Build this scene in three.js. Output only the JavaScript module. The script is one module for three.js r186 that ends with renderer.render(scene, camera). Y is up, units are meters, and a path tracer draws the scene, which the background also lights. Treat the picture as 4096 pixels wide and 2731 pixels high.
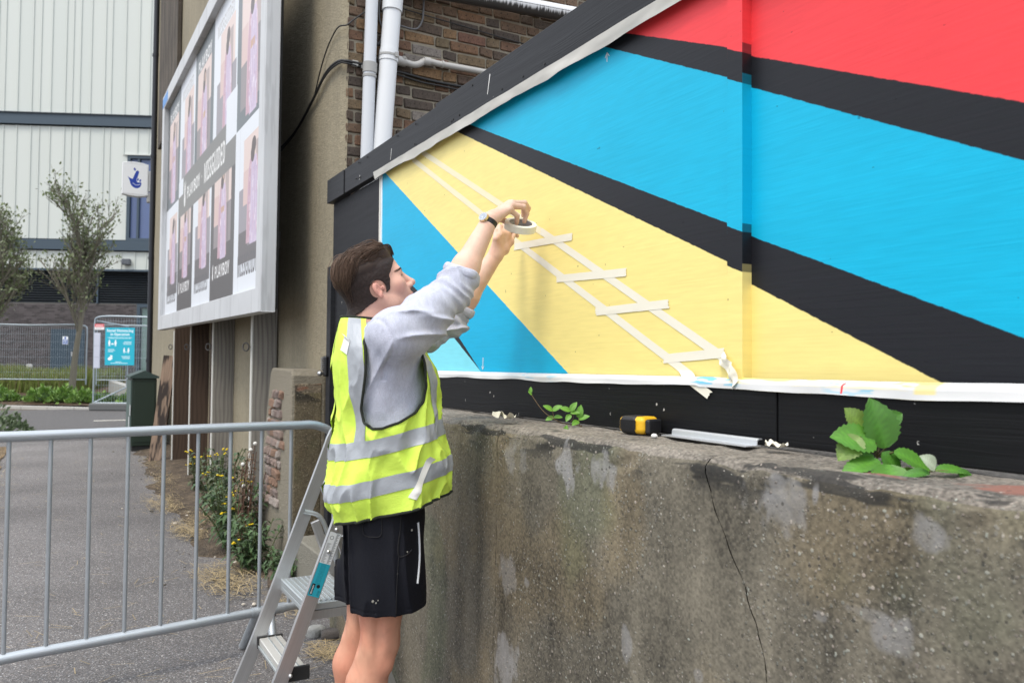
import * as THREE from 'three';
import { mergeGeometries, mergeVertices } from 'three/addons/utils/BufferGeometryUtils.js';
import { RoundedBoxGeometry } from 'three/addons/geometries/RoundedBoxGeometry.js';

// ---------- camera ----------
const scene = new THREE.Scene();
const camera = new THREE.PerspectiveCamera(46.41, 1024 / 682, 0.05, 400);
camera.position.set(0, 1.37, 1.23);
camera.up.set(0.0222, 0.9995, 0.0222);
camera.lookAt(0 - 0.8700 * 10, 1.37 + 0.0300 * 10, 1.23 - 0.4922 * 10);
camera.focus = 2.75; camera.userData.fStop = 5.6;

// ---------- sky: even overcast, brighter overhead ----------
{
  const w = 64, h = 32, d = new Float32Array(w * h * 4);
  for (let j = 0; j < h; j++) for (let i = 0; i < w; i++) {
    const el = ((j + 0.5) / h - 0.5) * Math.PI, s = Math.max(0, Math.sin(el));
    const L = 1.18 * (1 + 1.35 * s) / 2.1;
    const k = (j * w + i) * 4;
    d[k] = L * 0.93; d[k + 1] = L * 0.985; d[k + 2] = L * 1.08; d[k + 3] = 1;
  }
  const t = new THREE.DataTexture(d, w, h, THREE.RGBAFormat, THREE.FloatType);
  t.mapping = THREE.EquirectangularReflectionMapping; t.magFilter = THREE.LinearFilter; t.needsUpdate = true;
  scene.background = t; scene.environment = t; scene.environmentIntensity = 1; scene.backgroundIntensity = 1;
}
// ---------- veiled sun ----------
const sun = new THREE.DirectionalLight(0xfff3e2, 1.2);
sun.position.set(3, 22, 11); sun.target.position.set(-3, 1, 0);
sun.castShadow = true; sun.shadow.radius = 34; sun.shadow.mapSize.set(2048, 2048);
Object.assign(sun.shadow.camera, { left: -30, right: 30, top: 30, bottom: -30, near: 1, far: 80 });
scene.add(sun, sun.target);

const renderer = new THREE.WebGLRenderer({ antialias: true });
renderer.toneMapping = THREE.LinearToneMapping;
renderer.toneMappingExposure = 1.85;
renderer.shadowMap.enabled = true;

// ---------- helpers ----------
function rng(seed) { let a = seed >>> 0; return () => { a = (a + 0x6D2B79F5) | 0; let t = Math.imul(a ^ (a >>> 15), 1 | a); t = (t + Math.imul(t ^ (t >>> 7), 61 | t)) ^ t; return ((t ^ (t >>> 14)) >>> 0) / 4294967296; }; }
const V = (x, y, z) => new THREE.Vector3(x, y, z);
const clamp = (x, a = 0, b = 1) => x < a ? a : x > b ? b : x;
const lerp = (a, b, t) => a + (b - a) * t;
const smooth = (a, b, x) => { const t = clamp((x - a) / (b - a)); return t * t * (3 - 2 * t); };
const HASH = new Float32Array(65536); { const r = rng(99); for (let i = 0; i < 65536; i++) HASH[i] = r(); }
const hsh = (x, y, z) => HASH[(Math.imul(x, 7349) + Math.imul(y, 19507) + Math.imul(z, 48611) + Math.imul(x ^ (y << 3), 131)) & 65535];
function noise3(x, y, z) {
  const xi = Math.floor(x), yi = Math.floor(y), zi = Math.floor(z); let u = x - xi, v = y - yi, w = z - zi;
  u = u * u * (3 - 2 * u); v = v * v * (3 - 2 * v); w = w * w * (3 - 2 * w);
  const a = lerp(lerp(hsh(xi, yi, zi), hsh(xi + 1, yi, zi), u), lerp(hsh(xi, yi + 1, zi), hsh(xi + 1, yi + 1, zi), u), v);
  const b = lerp(lerp(hsh(xi, yi, zi + 1), hsh(xi + 1, yi, zi + 1), u), lerp(hsh(xi, yi + 1, zi + 1), hsh(xi + 1, yi + 1, zi + 1), u), v);
  return lerp(a, b, w);
}
const fbm3 = (x, y, z, n = 4) => { let s = 0, a = 0.5, t = 0; for (let i = 0; i < n; i++) { s += a * noise3(x, y, z); t += a; a *= 0.5; x *= 2.03; y *= 2.01; z *= 2.02; } return s / t; };
function noise2(x, y, s) { // fast 2-D value noise on a 256-lattice
  const xf = Math.floor(x), yf = Math.floor(y); let u = x - xf, v = y - yf; u = u * u * (3 - 2 * u); v = v * v * (3 - 2 * v);
  const x0 = (xf + s * 37) & 255, x1 = (x0 + 1) & 255, y0 = ((yf + s * 91) & 255) << 8, y1 = (y0 + 256) & 65535;
  const a = HASH[y0 | x0], b = HASH[y0 | x1], c = HASH[y1 | x0], d = HASH[y1 | x1];
  const p = a + (b - a) * u; return p + (c + (d - c) * u - p) * v;
}
function fbm2(x, y, s, n = 4) { let r = 0, a = 0.5, t = 0; for (let i = 0; i < n; i++) { r += a * noise2(x, y, s + i * 3); t += a; a *= 0.5; x *= 2.03; y *= 2.01; } return r / t; }
function coarse(w, h, fn) { const d = new Float32Array((w + 1) * (h + 1)); for (let j = 0; j <= h; j++) for (let i = 0; i <= w; i++) d[j * (w + 1) + i] = fn(i / w, j / h); return (u, v) => { const x = Math.min(u * w, w - 0.001), y = Math.min(v * h, h - 0.001), i = x | 0, j = y | 0, k = j * (w + 1) + i, a = x - i, b = y - j; const p = d[k] + (d[k + 1] - d[k]) * a, q = d[k + w + 1] + (d[k + w + 2] - d[k + w + 1]) * a; return p + (q - p) * b; }; }
function pn(x, y, p, q = p, s = 0) { // periodic value noise
  const xi = Math.floor(x), yi = Math.floor(y); let u = x - xi, v = y - yi; u = u * u * (3 - 2 * u); v = v * v * (3 - 2 * v);
  const o = s * 7919, x0 = ((xi % p) + p) % p, x1 = x0 + 1 === p ? 0 : x0 + 1, y0 = (((yi % q) + q) % q) * 331 + o, y1 = (((yi + 1) % q + q) % q) * 331 + o;
  const a = HASH[(x0 + y0) & 65535], b = HASH[(x1 + y0) & 65535], c = HASH[(x0 + y1) & 65535], d = HASH[(x1 + y1) & 65535], e = a + (b - a) * u; return e + (c + (d - c) * u - e) * v;
}
function pfbm(u, v, f, n = 4, s = 0, fy = f) { let r = 0, a = 0.5, t = 0; for (let i = 0; i < n; i++) { r += a * pn(u * f, v * fy, f, fy, s + i * 7); t += a; a *= 0.5; f *= 2; fy *= 2; } return r / t; }
const s2l = c => c <= 0.04045 ? c / 12.92 : Math.pow((c + 0.055) / 1.055, 2.4);
const l2s = c => { c = clamp(c); return c <= 0.0031308 ? c * 12.92 : 1.055 * Math.pow(c, 1 / 2.4) - 0.055; };
const L2S = new Uint8Array(4096); for (let i = 0; i < 4096; i++) L2S[i] = l2s((i + 0.5) / 4096) * 255;
// colour texture; fn(u, v) gives linear rgb
function ctex(w, h, fn, rx = 1, ry = 1) {
  const d = new Uint8Array(w * h * 4);
  for (let j = 0; j < h; j++) for (let i = 0; i < w; i++) { const c = fn((i + 0.5) / w, (j + 0.5) / h), k = (j * w + i) * 4; d[k] = L2S[c[0] <= 0 ? 0 : c[0] >= 1 ? 4095 : c[0] * 4095 | 0]; d[k + 1] = L2S[c[1] <= 0 ? 0 : c[1] >= 1 ? 4095 : c[1] * 4095 | 0]; d[k + 2] = L2S[c[2] <= 0 ? 0 : c[2] >= 1 ? 4095 : c[2] * 4095 | 0]; d[k + 3] = 255; }
  return dtex(d, w, h, true, rx, ry);
}
function dtex(d, w, h, srgb, rx = 1, ry = 1) {
  const t = new THREE.DataTexture(d, w, h, THREE.RGBAFormat); t.wrapS = t.wrapT = THREE.RepeatWrapping; t.magFilter = THREE.LinearFilter; t.minFilter = THREE.LinearMipmapLinearFilter; t.generateMipmaps = true;
  if (srgb) t.colorSpace = THREE.SRGBColorSpace; t.repeat.set(rx, ry); t.needsUpdate = true; return t;
}
function gtex(w, h, fn, rx = 1, ry = 1) { // grey height texture
  const d = new Uint8Array(w * h * 4);
  for (let j = 0; j < h; j++) for (let i = 0; i < w; i++) { const c = clamp(fn((i + 0.5) / w, (j + 0.5) / h)) * 255, k = (j * w + i) * 4; d[k] = d[k + 1] = d[k + 2] = c; d[k + 3] = 255; }
  return dtex(d, w, h, false, rx, ry);
}
const again = (t, rx, ry) => { const c = t.clone(); c.repeat.set(rx, ry); c.needsUpdate = true; return c; };
function canvasTex(w, h, draw) { const c = document.createElement('canvas'); c.width = w; c.height = h; const g = c.getContext('2d'); draw(g, w, h); const t = new THREE.CanvasTexture(c); t.colorSpace = THREE.SRGBColorSpace; t.magFilter = THREE.LinearFilter; return t; }
function M(rgb, rough = 0.8, o = {}) { const m = new THREE.MeshStandardMaterial({ roughness: rough, ...o }); m.color.setRGB(rgb[0], rgb[1], rgb[2]); return m; }
const W1 = [1, 1, 1];
function MM(rgb, rough, o = {}, spec = 0.35) { const m = new THREE.MeshPhysicalMaterial({ roughness: rough, specularIntensity: spec, ...o }); m.color.setRGB(rgb[0], rgb[1], rgb[2]); return m; }
const taken = {};
function numbered(n) { taken[n] = (taken[n] || 0) + 1; return taken[n] === 1 ? n : n + '_' + String(taken[n] - 1).padStart(3, '0'); }
function tag(o, label, category, group, kind) { if (label) o.userData.label = label; if (category) o.userData.category = category; if (group) o.userData.group = group; if (kind) o.userData.kind = kind; return o; }
function thing(name, label, category, pos = [0, 0, 0], group) { const o = new THREE.Group(); o.name = numbered(name); o.position.set(...pos); scene.add(o); return tag(o, label, category, group); }
function part(name, geo, m, parent) { const o = new THREE.Mesh(geo, m); o.name = name; o.castShadow = o.receiveShadow = true; parent.add(o); return o; }
function solo(name, geo, m, label, category, group, kind) { const o = new THREE.Mesh(geo, m); o.name = numbered(name); o.castShadow = o.receiveShadow = true; scene.add(o); return tag(o, label, category, group, kind); }
function struct(name, geo, m) { const o = new THREE.Mesh(geo, m); o.name = numbered(name); o.castShadow = o.receiveShadow = true; o.userData.kind = 'structure'; scene.add(o); return o; }
// uv in metres by the dominant axis of each triangle
function muv(g) {
  g = g.index ? g.toNonIndexed() : g; const p = g.attributes.position, n = p.count, uv = new Float32Array(n * 2), a = V(), b = V(), c = V();
  for (let i = 0; i < n; i += 3) {
    a.fromBufferAttribute(p, i); b.fromBufferAttribute(p, i + 1).sub(a); c.fromBufferAttribute(p, i + 2).sub(a); b.cross(c);
    const x = Math.abs(b.x), y = Math.abs(b.y), z = Math.abs(b.z);
    for (let k = 0; k < 3; k++) { const X = p.getX(i + k), Y = p.getY(i + k), Z = p.getZ(i + k); const q = y >= x && y >= z ? [X, Z] : x >= z ? [Z, Y] : [X, Y]; uv[(i + k) * 2] = q[0]; uv[(i + k) * 2 + 1] = q[1]; }
  }
  g.setAttribute('uv', new THREE.BufferAttribute(uv, 2)); return g;
}
function bx(x0, x1, y0, y1, z0, z1, r = 0) { // box by its extents
  const w = x1 - x0, h = y1 - y0, d = z1 - z0; const g = r > 0 ? new RoundedBoxGeometry(w, h, d, 2, Math.min(r, w / 2.01, h / 2.01, d / 2.01)) : new THREE.BoxGeometry(w, h, d);
  g.translate((x0 + x1) / 2, (y0 + y1) / 2, (z0 + z1) / 2); return muv(g);
}
function strip(o) { for (const k of Object.keys(o.attributes)) if (!['position', 'normal', 'uv', 'color'].includes(k)) o.deleteAttribute(k); return o.index ? o.toNonIndexed() : o; }
const join = gs => mergeGeometries(gs.map(strip));
function tube(pts, r, seg = 24, rad = 10, closed = false) { const c = new THREE.CatmullRomCurve3(pts.map(p => p.isVector3 ? p : V(...p)), closed, 'centripetal'); return new THREE.TubeGeometry(c, seg, r, rad, closed); }
function rod(a, b, r0, r1 = r0, rad = 10) { a = a.isVector3 ? a : V(...a); b = b.isVector3 ? b : V(...b); const d = b.clone().sub(a), L = d.length(); const g = new THREE.CylinderGeometry(r1, r0, L, rad); g.translate(0, L / 2, 0); g.applyQuaternion(new THREE.Quaternion().setFromUnitVectors(V(0, 1, 0), d.normalize())); g.translate(a.x, a.y, a.z); return g; }
// bar of rectangular section w x t from a to b; side = direction of w
function bar(a, b, w, t, side, r = 0) { a = V(...a); b = V(...b); const d = b.clone().sub(a), L = d.length(); d.normalize(); const s = V(...side); s.addScaledVector(d, -s.dot(d)).normalize(); const n = s.clone().cross(d); const g = r ? new RoundedBoxGeometry(w, L, t, 2, r) : new THREE.BoxGeometry(w, L, t); g.applyMatrix4(new THREE.Matrix4().makeBasis(s, d, n)); g.translate((a.x + b.x) / 2, (a.y + b.y) / 2, (a.z + b.z) / 2); return g; }
// grid surface fn(u, v) -> [x, y, z, (s, t)]
function grid(nu, nv, fn) {
  const p = [], uv = [], ix = [];
  for (let j = 0; j <= nv; j++) for (let i = 0; i <= nu; i++) { const q = fn(i / nu, j / nv, i, j); p.push(q[0], q[1], q[2]); uv.push(q.length > 3 ? q[3] : i / nu, q.length > 3 ? q[4] : j / nv); }
  for (let j = 0; j < nv; j++) for (let i = 0; i < nu; i++) { const a = j * (nu + 1) + i, b = a + 1, c = a + nu + 1, d = c + 1; ix.push(a, b, d, a, d, c); }
  const g = new THREE.BufferGeometry(); g.setAttribute('position', new THREE.Float32BufferAttribute(p, 3)); g.setAttribute('uv', new THREE.Float32BufferAttribute(uv, 2)); g.setIndex(ix); g.computeVertexNormals(); return g;
}
function prism(pts, d, o = {}) { const s = new THREE.Shape(pts.map(p => new THREE.Vector2(p[0], p[1]))); return new THREE.ExtrudeGeometry(s, { depth: d, bevelEnabled: !!o.bevel, bevelSize: o.bevel || 0, bevelThickness: o.bevel || 0, bevelSegments: 1 }); }
function vcol(g, fn) { const p = g.attributes.position, c = new Float32Array(p.count * 3); for (let i = 0; i < p.count; i++) { const q = fn(p.getX(i), p.getY(i), p.getZ(i), i); c[i * 3] = q[0]; c[i * 3 + 1] = q[1]; c[i * 3 + 2] = q[2]; } g.setAttribute('color', new THREE.BufferAttribute(c, 3)); return g; }
// ================= shared surface textures =================
const asphaltC = (() => { const w = 1024, r = rng(5), d = new Float32Array(w * w * 3), hgt = new Float32Array(w * w);
  for (let j = 0; j < w; j++) for (let i = 0; i < w; i++) { const u = i / w, v = j / w; const n = pfbm(u, v, 6, 5, 3), f = pn(u * 512, v * 512, 512, 512, 9); const b = 0.10 + 0.012 * (n - 0.5) + 0.03 * (f - 0.5); const k = (j * w + i); d[k * 3] = b * 1.03; d[k * 3 + 1] = b * 0.985; d[k * 3 + 2] = b * 0.965; hgt[k] = 0.35 + 0.2 * f; }
  for (let n = 0; n < 30000; n++) { const x = r() * w, y = r() * w, R = 1.2 + r() * 2.6, t = r(), b = t < 0.55 ? 0.13 + r() * 0.1 : t < 0.9 ? 0.04 + r() * 0.04 : 0.28 + r() * 0.18, wm = 1 + (r() - 0.4) * 0.16, hh = 0.45 + r() * 0.5;
    for (let jj = -4; jj <= 4; jj++) for (let ii = -4; ii <= 4; ii++) { const q = (ii * ii * (0.7 + 0.6 * (n % 3) / 2) + jj * jj); if (q > R * R) continue; const k = (((y + jj) & 1023) * w + ((x + ii) & 1023)), a = 0.8; d[k * 3] = lerp(d[k * 3], b * wm, a); d[k * 3 + 1] = lerp(d[k * 3 + 1], b, a); d[k * 3 + 2] = lerp(d[k * 3 + 2], b * (1.98 - wm), a); hgt[k] = Math.max(hgt[k], hh * (1 - q / (R * R) * 0.4)); } }
  return { c: ctex(w, w, (u, v) => { const k = ((v * w | 0) * w + (u * w | 0)) * 3; return [d[k], d[k + 1], d[k + 2]]; }), h: gtex(w, w, (u, v) => hgt[(v * w | 0) * w + (u * w | 0)]) }; })();
const soilT = ctex(512, 512, (u, v) => { const n = pfbm(u, v, 10, 5, 31), m = pfbm(u, v, 60, 2, 5), k = 0.035 + 0.11 * n * n + 0.05 * (m - 0.4); return [k * 1.35, k * 1.05, k * 0.72]; });
const grainH = gtex(512, 512, (u, v) => pfbm(u, v, 40, 3, 12));
const roughConc = gtex(1024, 1024, (u, v) => 0.45 * pfbm(u, v, 24, 4, 17) + 0.55 * Math.pow(pfbm(u, v, 110, 2, 44), 1.5));
const AS = 1 / 1.1;
const mPath = M(W1, 0.92, { map: again(asphaltC.c, AS, AS), bumpMap: again(asphaltC.h, AS, AS), bumpScale: 0.004, vertexColors: true });
const mRoad = M([0.62, 0.6, 0.6], 0.9, { map: again(asphaltC.c, 0.6, 0.6), bumpMap: again(asphaltC.h, 0.6, 0.6), bumpScale: 0.003 });
function sheet(x0, x1, z0, z1, nx, nz, y, amp = 0, edge) { return grid(nx, nz, (u, v) => { let x = lerp(x0, x1, u), z = lerp(z1, z0, v); if (edge) [x, z] = edge(x, z, u, v); return [x, y + amp * (fbm3(x * 0.7, 3, z * 0.7, 3) - 0.5), z, x, z]; }); }
// ---- ground to the horizon, road, path ----
struct('ground', sheet(-260, 60, -160, 160, 8, 8, -0.03), M(W1, 1, { map: again(soilT, 0.3, 0.3) }));
{ const g = sheet(-15.8, 3.5, -0.62, 5.2, 200, 60, 0, 0.012, (x, z, u, v) => [x, z]);
  vcol(g, (x, y, z) => { const n = fbm3(x * 1.3 + 9, 0, z * 1.3, 4), s = fbm3(x * 0.35, 5, z * 0.5, 3); const k = 1.0 + 0.55 * (n - 0.5) + 0.5 * (s - 0.5); return [k * 1.12, k * 1.09, k * 1.1]; });
  struct('footpath', g, mPath); }
struct('road', sheet(-26.3, -15.8, -40, 60, 40, 60, 0.0, 0.0), mRoad);
struct('road_marking', muv(new THREE.BoxGeometry(0.14, 0.006, 2.6).translate(-20.9, 0.003, -0.75)), M([0.55, 0.53, 0.46], 0.85, { bumpMap: again(grainH, 3, 3), bumpScale: 0.002 }));
{ // kerb stones along the planted bed
  const mk = M([0.42, 0.41, 0.38], 0.9, { bumpMap: again(grainH, 4, 4), bumpScale: 0.003 });
  const k = new THREE.Group(); k.name = 'kerb'; k.userData.kind = 'structure'; scene.add(k);
  const dir = V(2.87, 0, -3.13).normalize(), st = V(-28.4, 0, 3.2).addScaledVector(dir, -5.5), q = new THREE.Quaternion().setFromAxisAngle(V(0, 1, 0), Math.atan2(-dir.z, dir.x));
  const sg = muv(new RoundedBoxGeometry(0.905, 0.2, 0.14, 1, 0.015));
  for (let i = 0; i < 20; i++) { const m = part('kerb_stone', sg, mk, k); m.position.copy(st).addScaledVector(dir, i * 0.915); m.position.y = -0.035; m.quaternion.copy(q); }
}
struct('planting_bed', grid(60, 30, (u, v) => { const a = V(-33.5, 0, 8).lerp(V(-19.8, 0, -7.0), u), dx = V(-0.737, 0, -0.676), D = v * 12; const p = a.addScaledVector(dx, D + 0.1); return [p.x, 0.06 + 0.55 * smooth(0, 7, D) + 0.05 * (noise3(p.x * 2, 0, p.z * 2) - 0.5), p.z, p.x, p.z]; }), M([1.15, 0.95, 0.8], 1, { map: again(soilT, 1, 1), bumpMap: again(grainH, 2, 2), bumpScale: 0.04 }));
// soil strip along the foot of the building and the dry verge across the path
struct('soil_strip', grid(160, 14, (u, v) => { const x = lerp(-15.5, -4.2, u), w = 0.30 + 0.36 * smooth(-4.2, -6.5, x) * (1 - 0.2 * smooth(-8, -13, x)) + 0.3 * (fbm3(x * 2.6, 1, 0, 4) - 0.5); const t = v, z = lerp(-0.34, -0.32 + w, t); return [x, 0.055 * (1 - t * t) + 0.03 * fbm3(x * 6, 2, z * 6, 3) * (1 - t) - 0.008 * t + 0.001, z, x, z]; }), M([1.05, 1.0, 0.98], 1, { map: again(soilT, 1.3, 1.3), bumpMap: again(grainH, 3, 3), bumpScale: 0.02 }));
struct('dry_verge', grid(60, 14, (u, v) => { const x = lerp(-15, -6.2, u), e = 1.95 + 0.25 * smooth(-10, -6.5, x) * 3 + 0.3 * (fbm3(x * 0.9, 7, 0, 3) - 0.5); const z = lerp(5.2, e, v); return [x, 0.05 * (1 - v) + 0.03 * fbm3(x * 4, 2, z * 4, 3) * (1 - v) + 0.012, z, x, z]; }), M([2.1, 1.9, 1.5], 1, { map: again(soilT, 1.1, 1.1), bumpMap: again(grainH, 3, 3), bumpScale: 0.02 }));
// ================= low concrete wall with its cracks =================
const crackA = [[-1.303, 1.2], [-1.299, 1.183], [-1.311, 1.143], [-1.295, 1.097], [-1.280, 1.057], [-1.252, 1.014], [-1.236, 0.980], [-1.219, 0.956], [-1.195, 0.925], [-1.186, 0.891], [-1.165, 0.857], [-1.152, 0.821], [-1.141, 0.785], [-1.136, 0.747], [-1.12, 0.6], [-1.09, 0.4], [-1.1, 0.2], [-1.08, 0]];
const crackB = [[-2.26, 1.2], [-2.266, 1.141], [-2.255, 0.998], [-2.265, 0.852], [-2.273, 0.747], [-2.268, 0.650], [-2.276, 0.533], [-2.279, 0.458], [-2.269, 0.392], [-2.275, 0.2], [-2.26, 0]];
const along = (L, y) => { for (let i = 0; i < L.length - 1; i++) if (y <= L[i][1] && y >= L[i + 1][1]) return lerp(L[i][0], L[i + 1][0], (L[i][1] - y) / (L[i][1] - L[i + 1][1])); return L[L.length - 1][0]; };
const concreteT = (() => { // 3 m x 1.5 m of weathered render with exposed grit; origin x = -3.4, y = 0
  const w = 2048, h = 1024, d = new Float32Array(w * h * 3), hh = new Float32Array(w * h), r = rng(21);
  const patches = [[-2.174, 1.103, 0.085, 0.132, 0.55], [-2.098, 1.083, 0.054, 0.067, 0.35], [-1.859, 1.097, 0.090, 0.105, 0.9], [-1.690, 1.098, 0.093, 0.104, 0.75], [-1.089, 1.105, 0.147, 0.105, 0.62], [-1.023, 1.132, 0.020, 0.050, 0.75], [-0.799, 1.104, 0.050, 0.058, 0.6], [-0.86, 0.92, 0.07, 0.06, 0.62], [-0.905, 0.944, 0.09, 0.025, 0.45], [-1.585, 0.684, 0.044, 0.060, 0.6], [-2.074, 0.716, 0.039, 0.033, 0.5], [-2.2, 0.446, 0.141, 0.150, 0.75], [-1.329, 0.695, 0.028, 0.029, 0.4], [-1.008, 0.913, 0.025, 0.020, 0.4], [-2.2, 0.72, 0.09, 0.1, 0.5]];
  const cs = (n, fx, fy, s, o) => coarse(n, n / 2, (u, v) => fbm2((-3.4 + 3 * u) * fx, 1.5 * v * fy, s, o));
  const Fbig = cs(256, 2.2, 1.6, 4, 4), Fstr = cs(512, 13, 1.6, 9, 3), Fmed = cs(512, 9, 8, 2, 5), Foch = cs(256, 3.1, 2.6, 12, 3), Fgrn = cs(256, 4, 3, 30, 3), Flic = cs(1024, 7, 26, 15, 4), Frd = cs(512, 6, 20, 3, 3), Fp1 = cs(1024, 34, 22, 40, 4), Fp2 = cs(1024, 60, 24, 8, 3);
  for (let j = 0; j < h; j++) for (let i = 0; i < w; i++) {
    const x = -3.4 + 3 * i / w, y = 1.5 * j / h, k = (j * w + i) * 3, U = i / w, T = j / h;
    const big = Fbig(U, T), str = Fstr(U, T), med = Fmed(U, T), fine = fbm2(x * 160, y * 160, 6, 2), ochre = Foch(U, T), grn = Fgrn(U, T);
    let b = 0.118 + 0.085 * (big - 0.5) + 0.11 * (str - 0.5) + 0.08 * (med - 0.5) + 0.11 * (fine - 0.5);
    let R = b * 1.12, G = b * 1.0, B = b * 0.755;
    const o = smooth(0.5, 0.68, ochre) * 0.6; R *= 1 + 0.35 * o; G *= 1 + 0.2 * o; B *= 1 - 0.05 * o;
    const gq = smooth(0.52, 0.7, grn) * 0.5; R *= 1 - 0.2 * gq; B *= 1 - 0.2 * gq;
    // top of the wall: paler gritty crust, black lichen under the arris
    if (y > 1.165) { const q = 0.16 + 0.16 * (med - 0.5) + 0.2 * (fine - 0.5); R = q * 1.12; G = q; B = q * 0.84; if (x > -0.98 + 0.1 * (med - 0.5) && y < 1.31) { const rd = smooth(0.45, 0.6, Frd(U, T)); R = lerp(R, 0.25, rd); G = lerp(G, 0.115, rd); B = lerp(B, 0.085, rd); } }
    const lich = smooth(0.56, 0.64, Flic(U, T)) * smooth(1.07, 1.14, y) * (1 - smooth(1.2, 1.25, y)); R = lerp(R, 0.022, lich * 0.85); G = lerp(G, 0.022, lich * 0.85); B = lerp(B, 0.021, lich * 0.85);
    for (const p of patches) { const ex = (x - p[0]) / (p[2] * 0.55), ey = (y - p[1]) / (p[3] * 0.58), e2 = ex * ex + ey * ey; if (e2 > 2.6) continue; const e = Math.sqrt(e2) + 1.5 * (Fp1(U, T) - 0.5) + 0.9 * (Fstr(U, T) - 0.5); const a = (1 - smooth(0.6, 1.08, e)) * p[4] * 0.8 * (0.6 + 0.8 * Fp2(U, T)); if (a > 0) { R = lerp(R, 0.30, a); G = lerp(G, 0.295, a); B = lerp(B, 0.29, a); } }
    d[k] = Math.max(0.01, R); d[k + 1] = Math.max(0.01, G); d[k + 2] = Math.max(0.01, B); hh[k / 3] = 0.35 + 0.35 * (fine - 0.5) + 0.2 * (med - 0.5);
  }
  for (let n = 0; n < 62000; n++) { // grit
    const cx = r() * w, cy = r() * h, X = -3.4 + 3 * cx / w, Y = 1.5 * cy / h; if (fbm2(X * 5, Y * 4, 50, 3) < 0.16 + r() * 0.30) continue;
    const R = 0.45 + Math.pow(r(), 4.5) * 2.1, t = r(), b = t < 0.6 ? 0.19 + r() * r() * 0.3 : t < 0.84 ? 0.15 : 0.045, wm = 1 + (r() - 0.25) * 0.25, ax = 0.7 + r() * 0.8;
    for (let jj = -4; jj <= 4; jj++) for (let ii = -4; ii <= 4; ii++) { const q = (ii * ii * ax + jj * jj / ax); if (q > R * R) continue; const x = (cx + ii) | 0, y = (cy + jj) | 0; if (x < 0 || y < 0 || x >= w || y >= h) continue; const k = (y * w + x), a = 0.7; d[k * 3] = lerp(d[k * 3], b * wm, a); d[k * 3 + 1] = lerp(d[k * 3 + 1], b, a); d[k * 3 + 2] = lerp(d[k * 3 + 2], b * 0.86, a); hh[k] = t < 0.8 ? 0.75 : 0.05; } }
  return { c: ctex(w, h, (u, v) => { const k = ((v * h | 0) * w + (u * w | 0)) * 3; return [d[k], d[k + 1], d[k + 2]]; }, 1 / 3, 1 / 1.5), h: gtex(w, h, (u, v) => hh[(v * h | 0) * w + (u * w | 0)], 1 / 3, 1 / 1.5) };
})();
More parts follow.
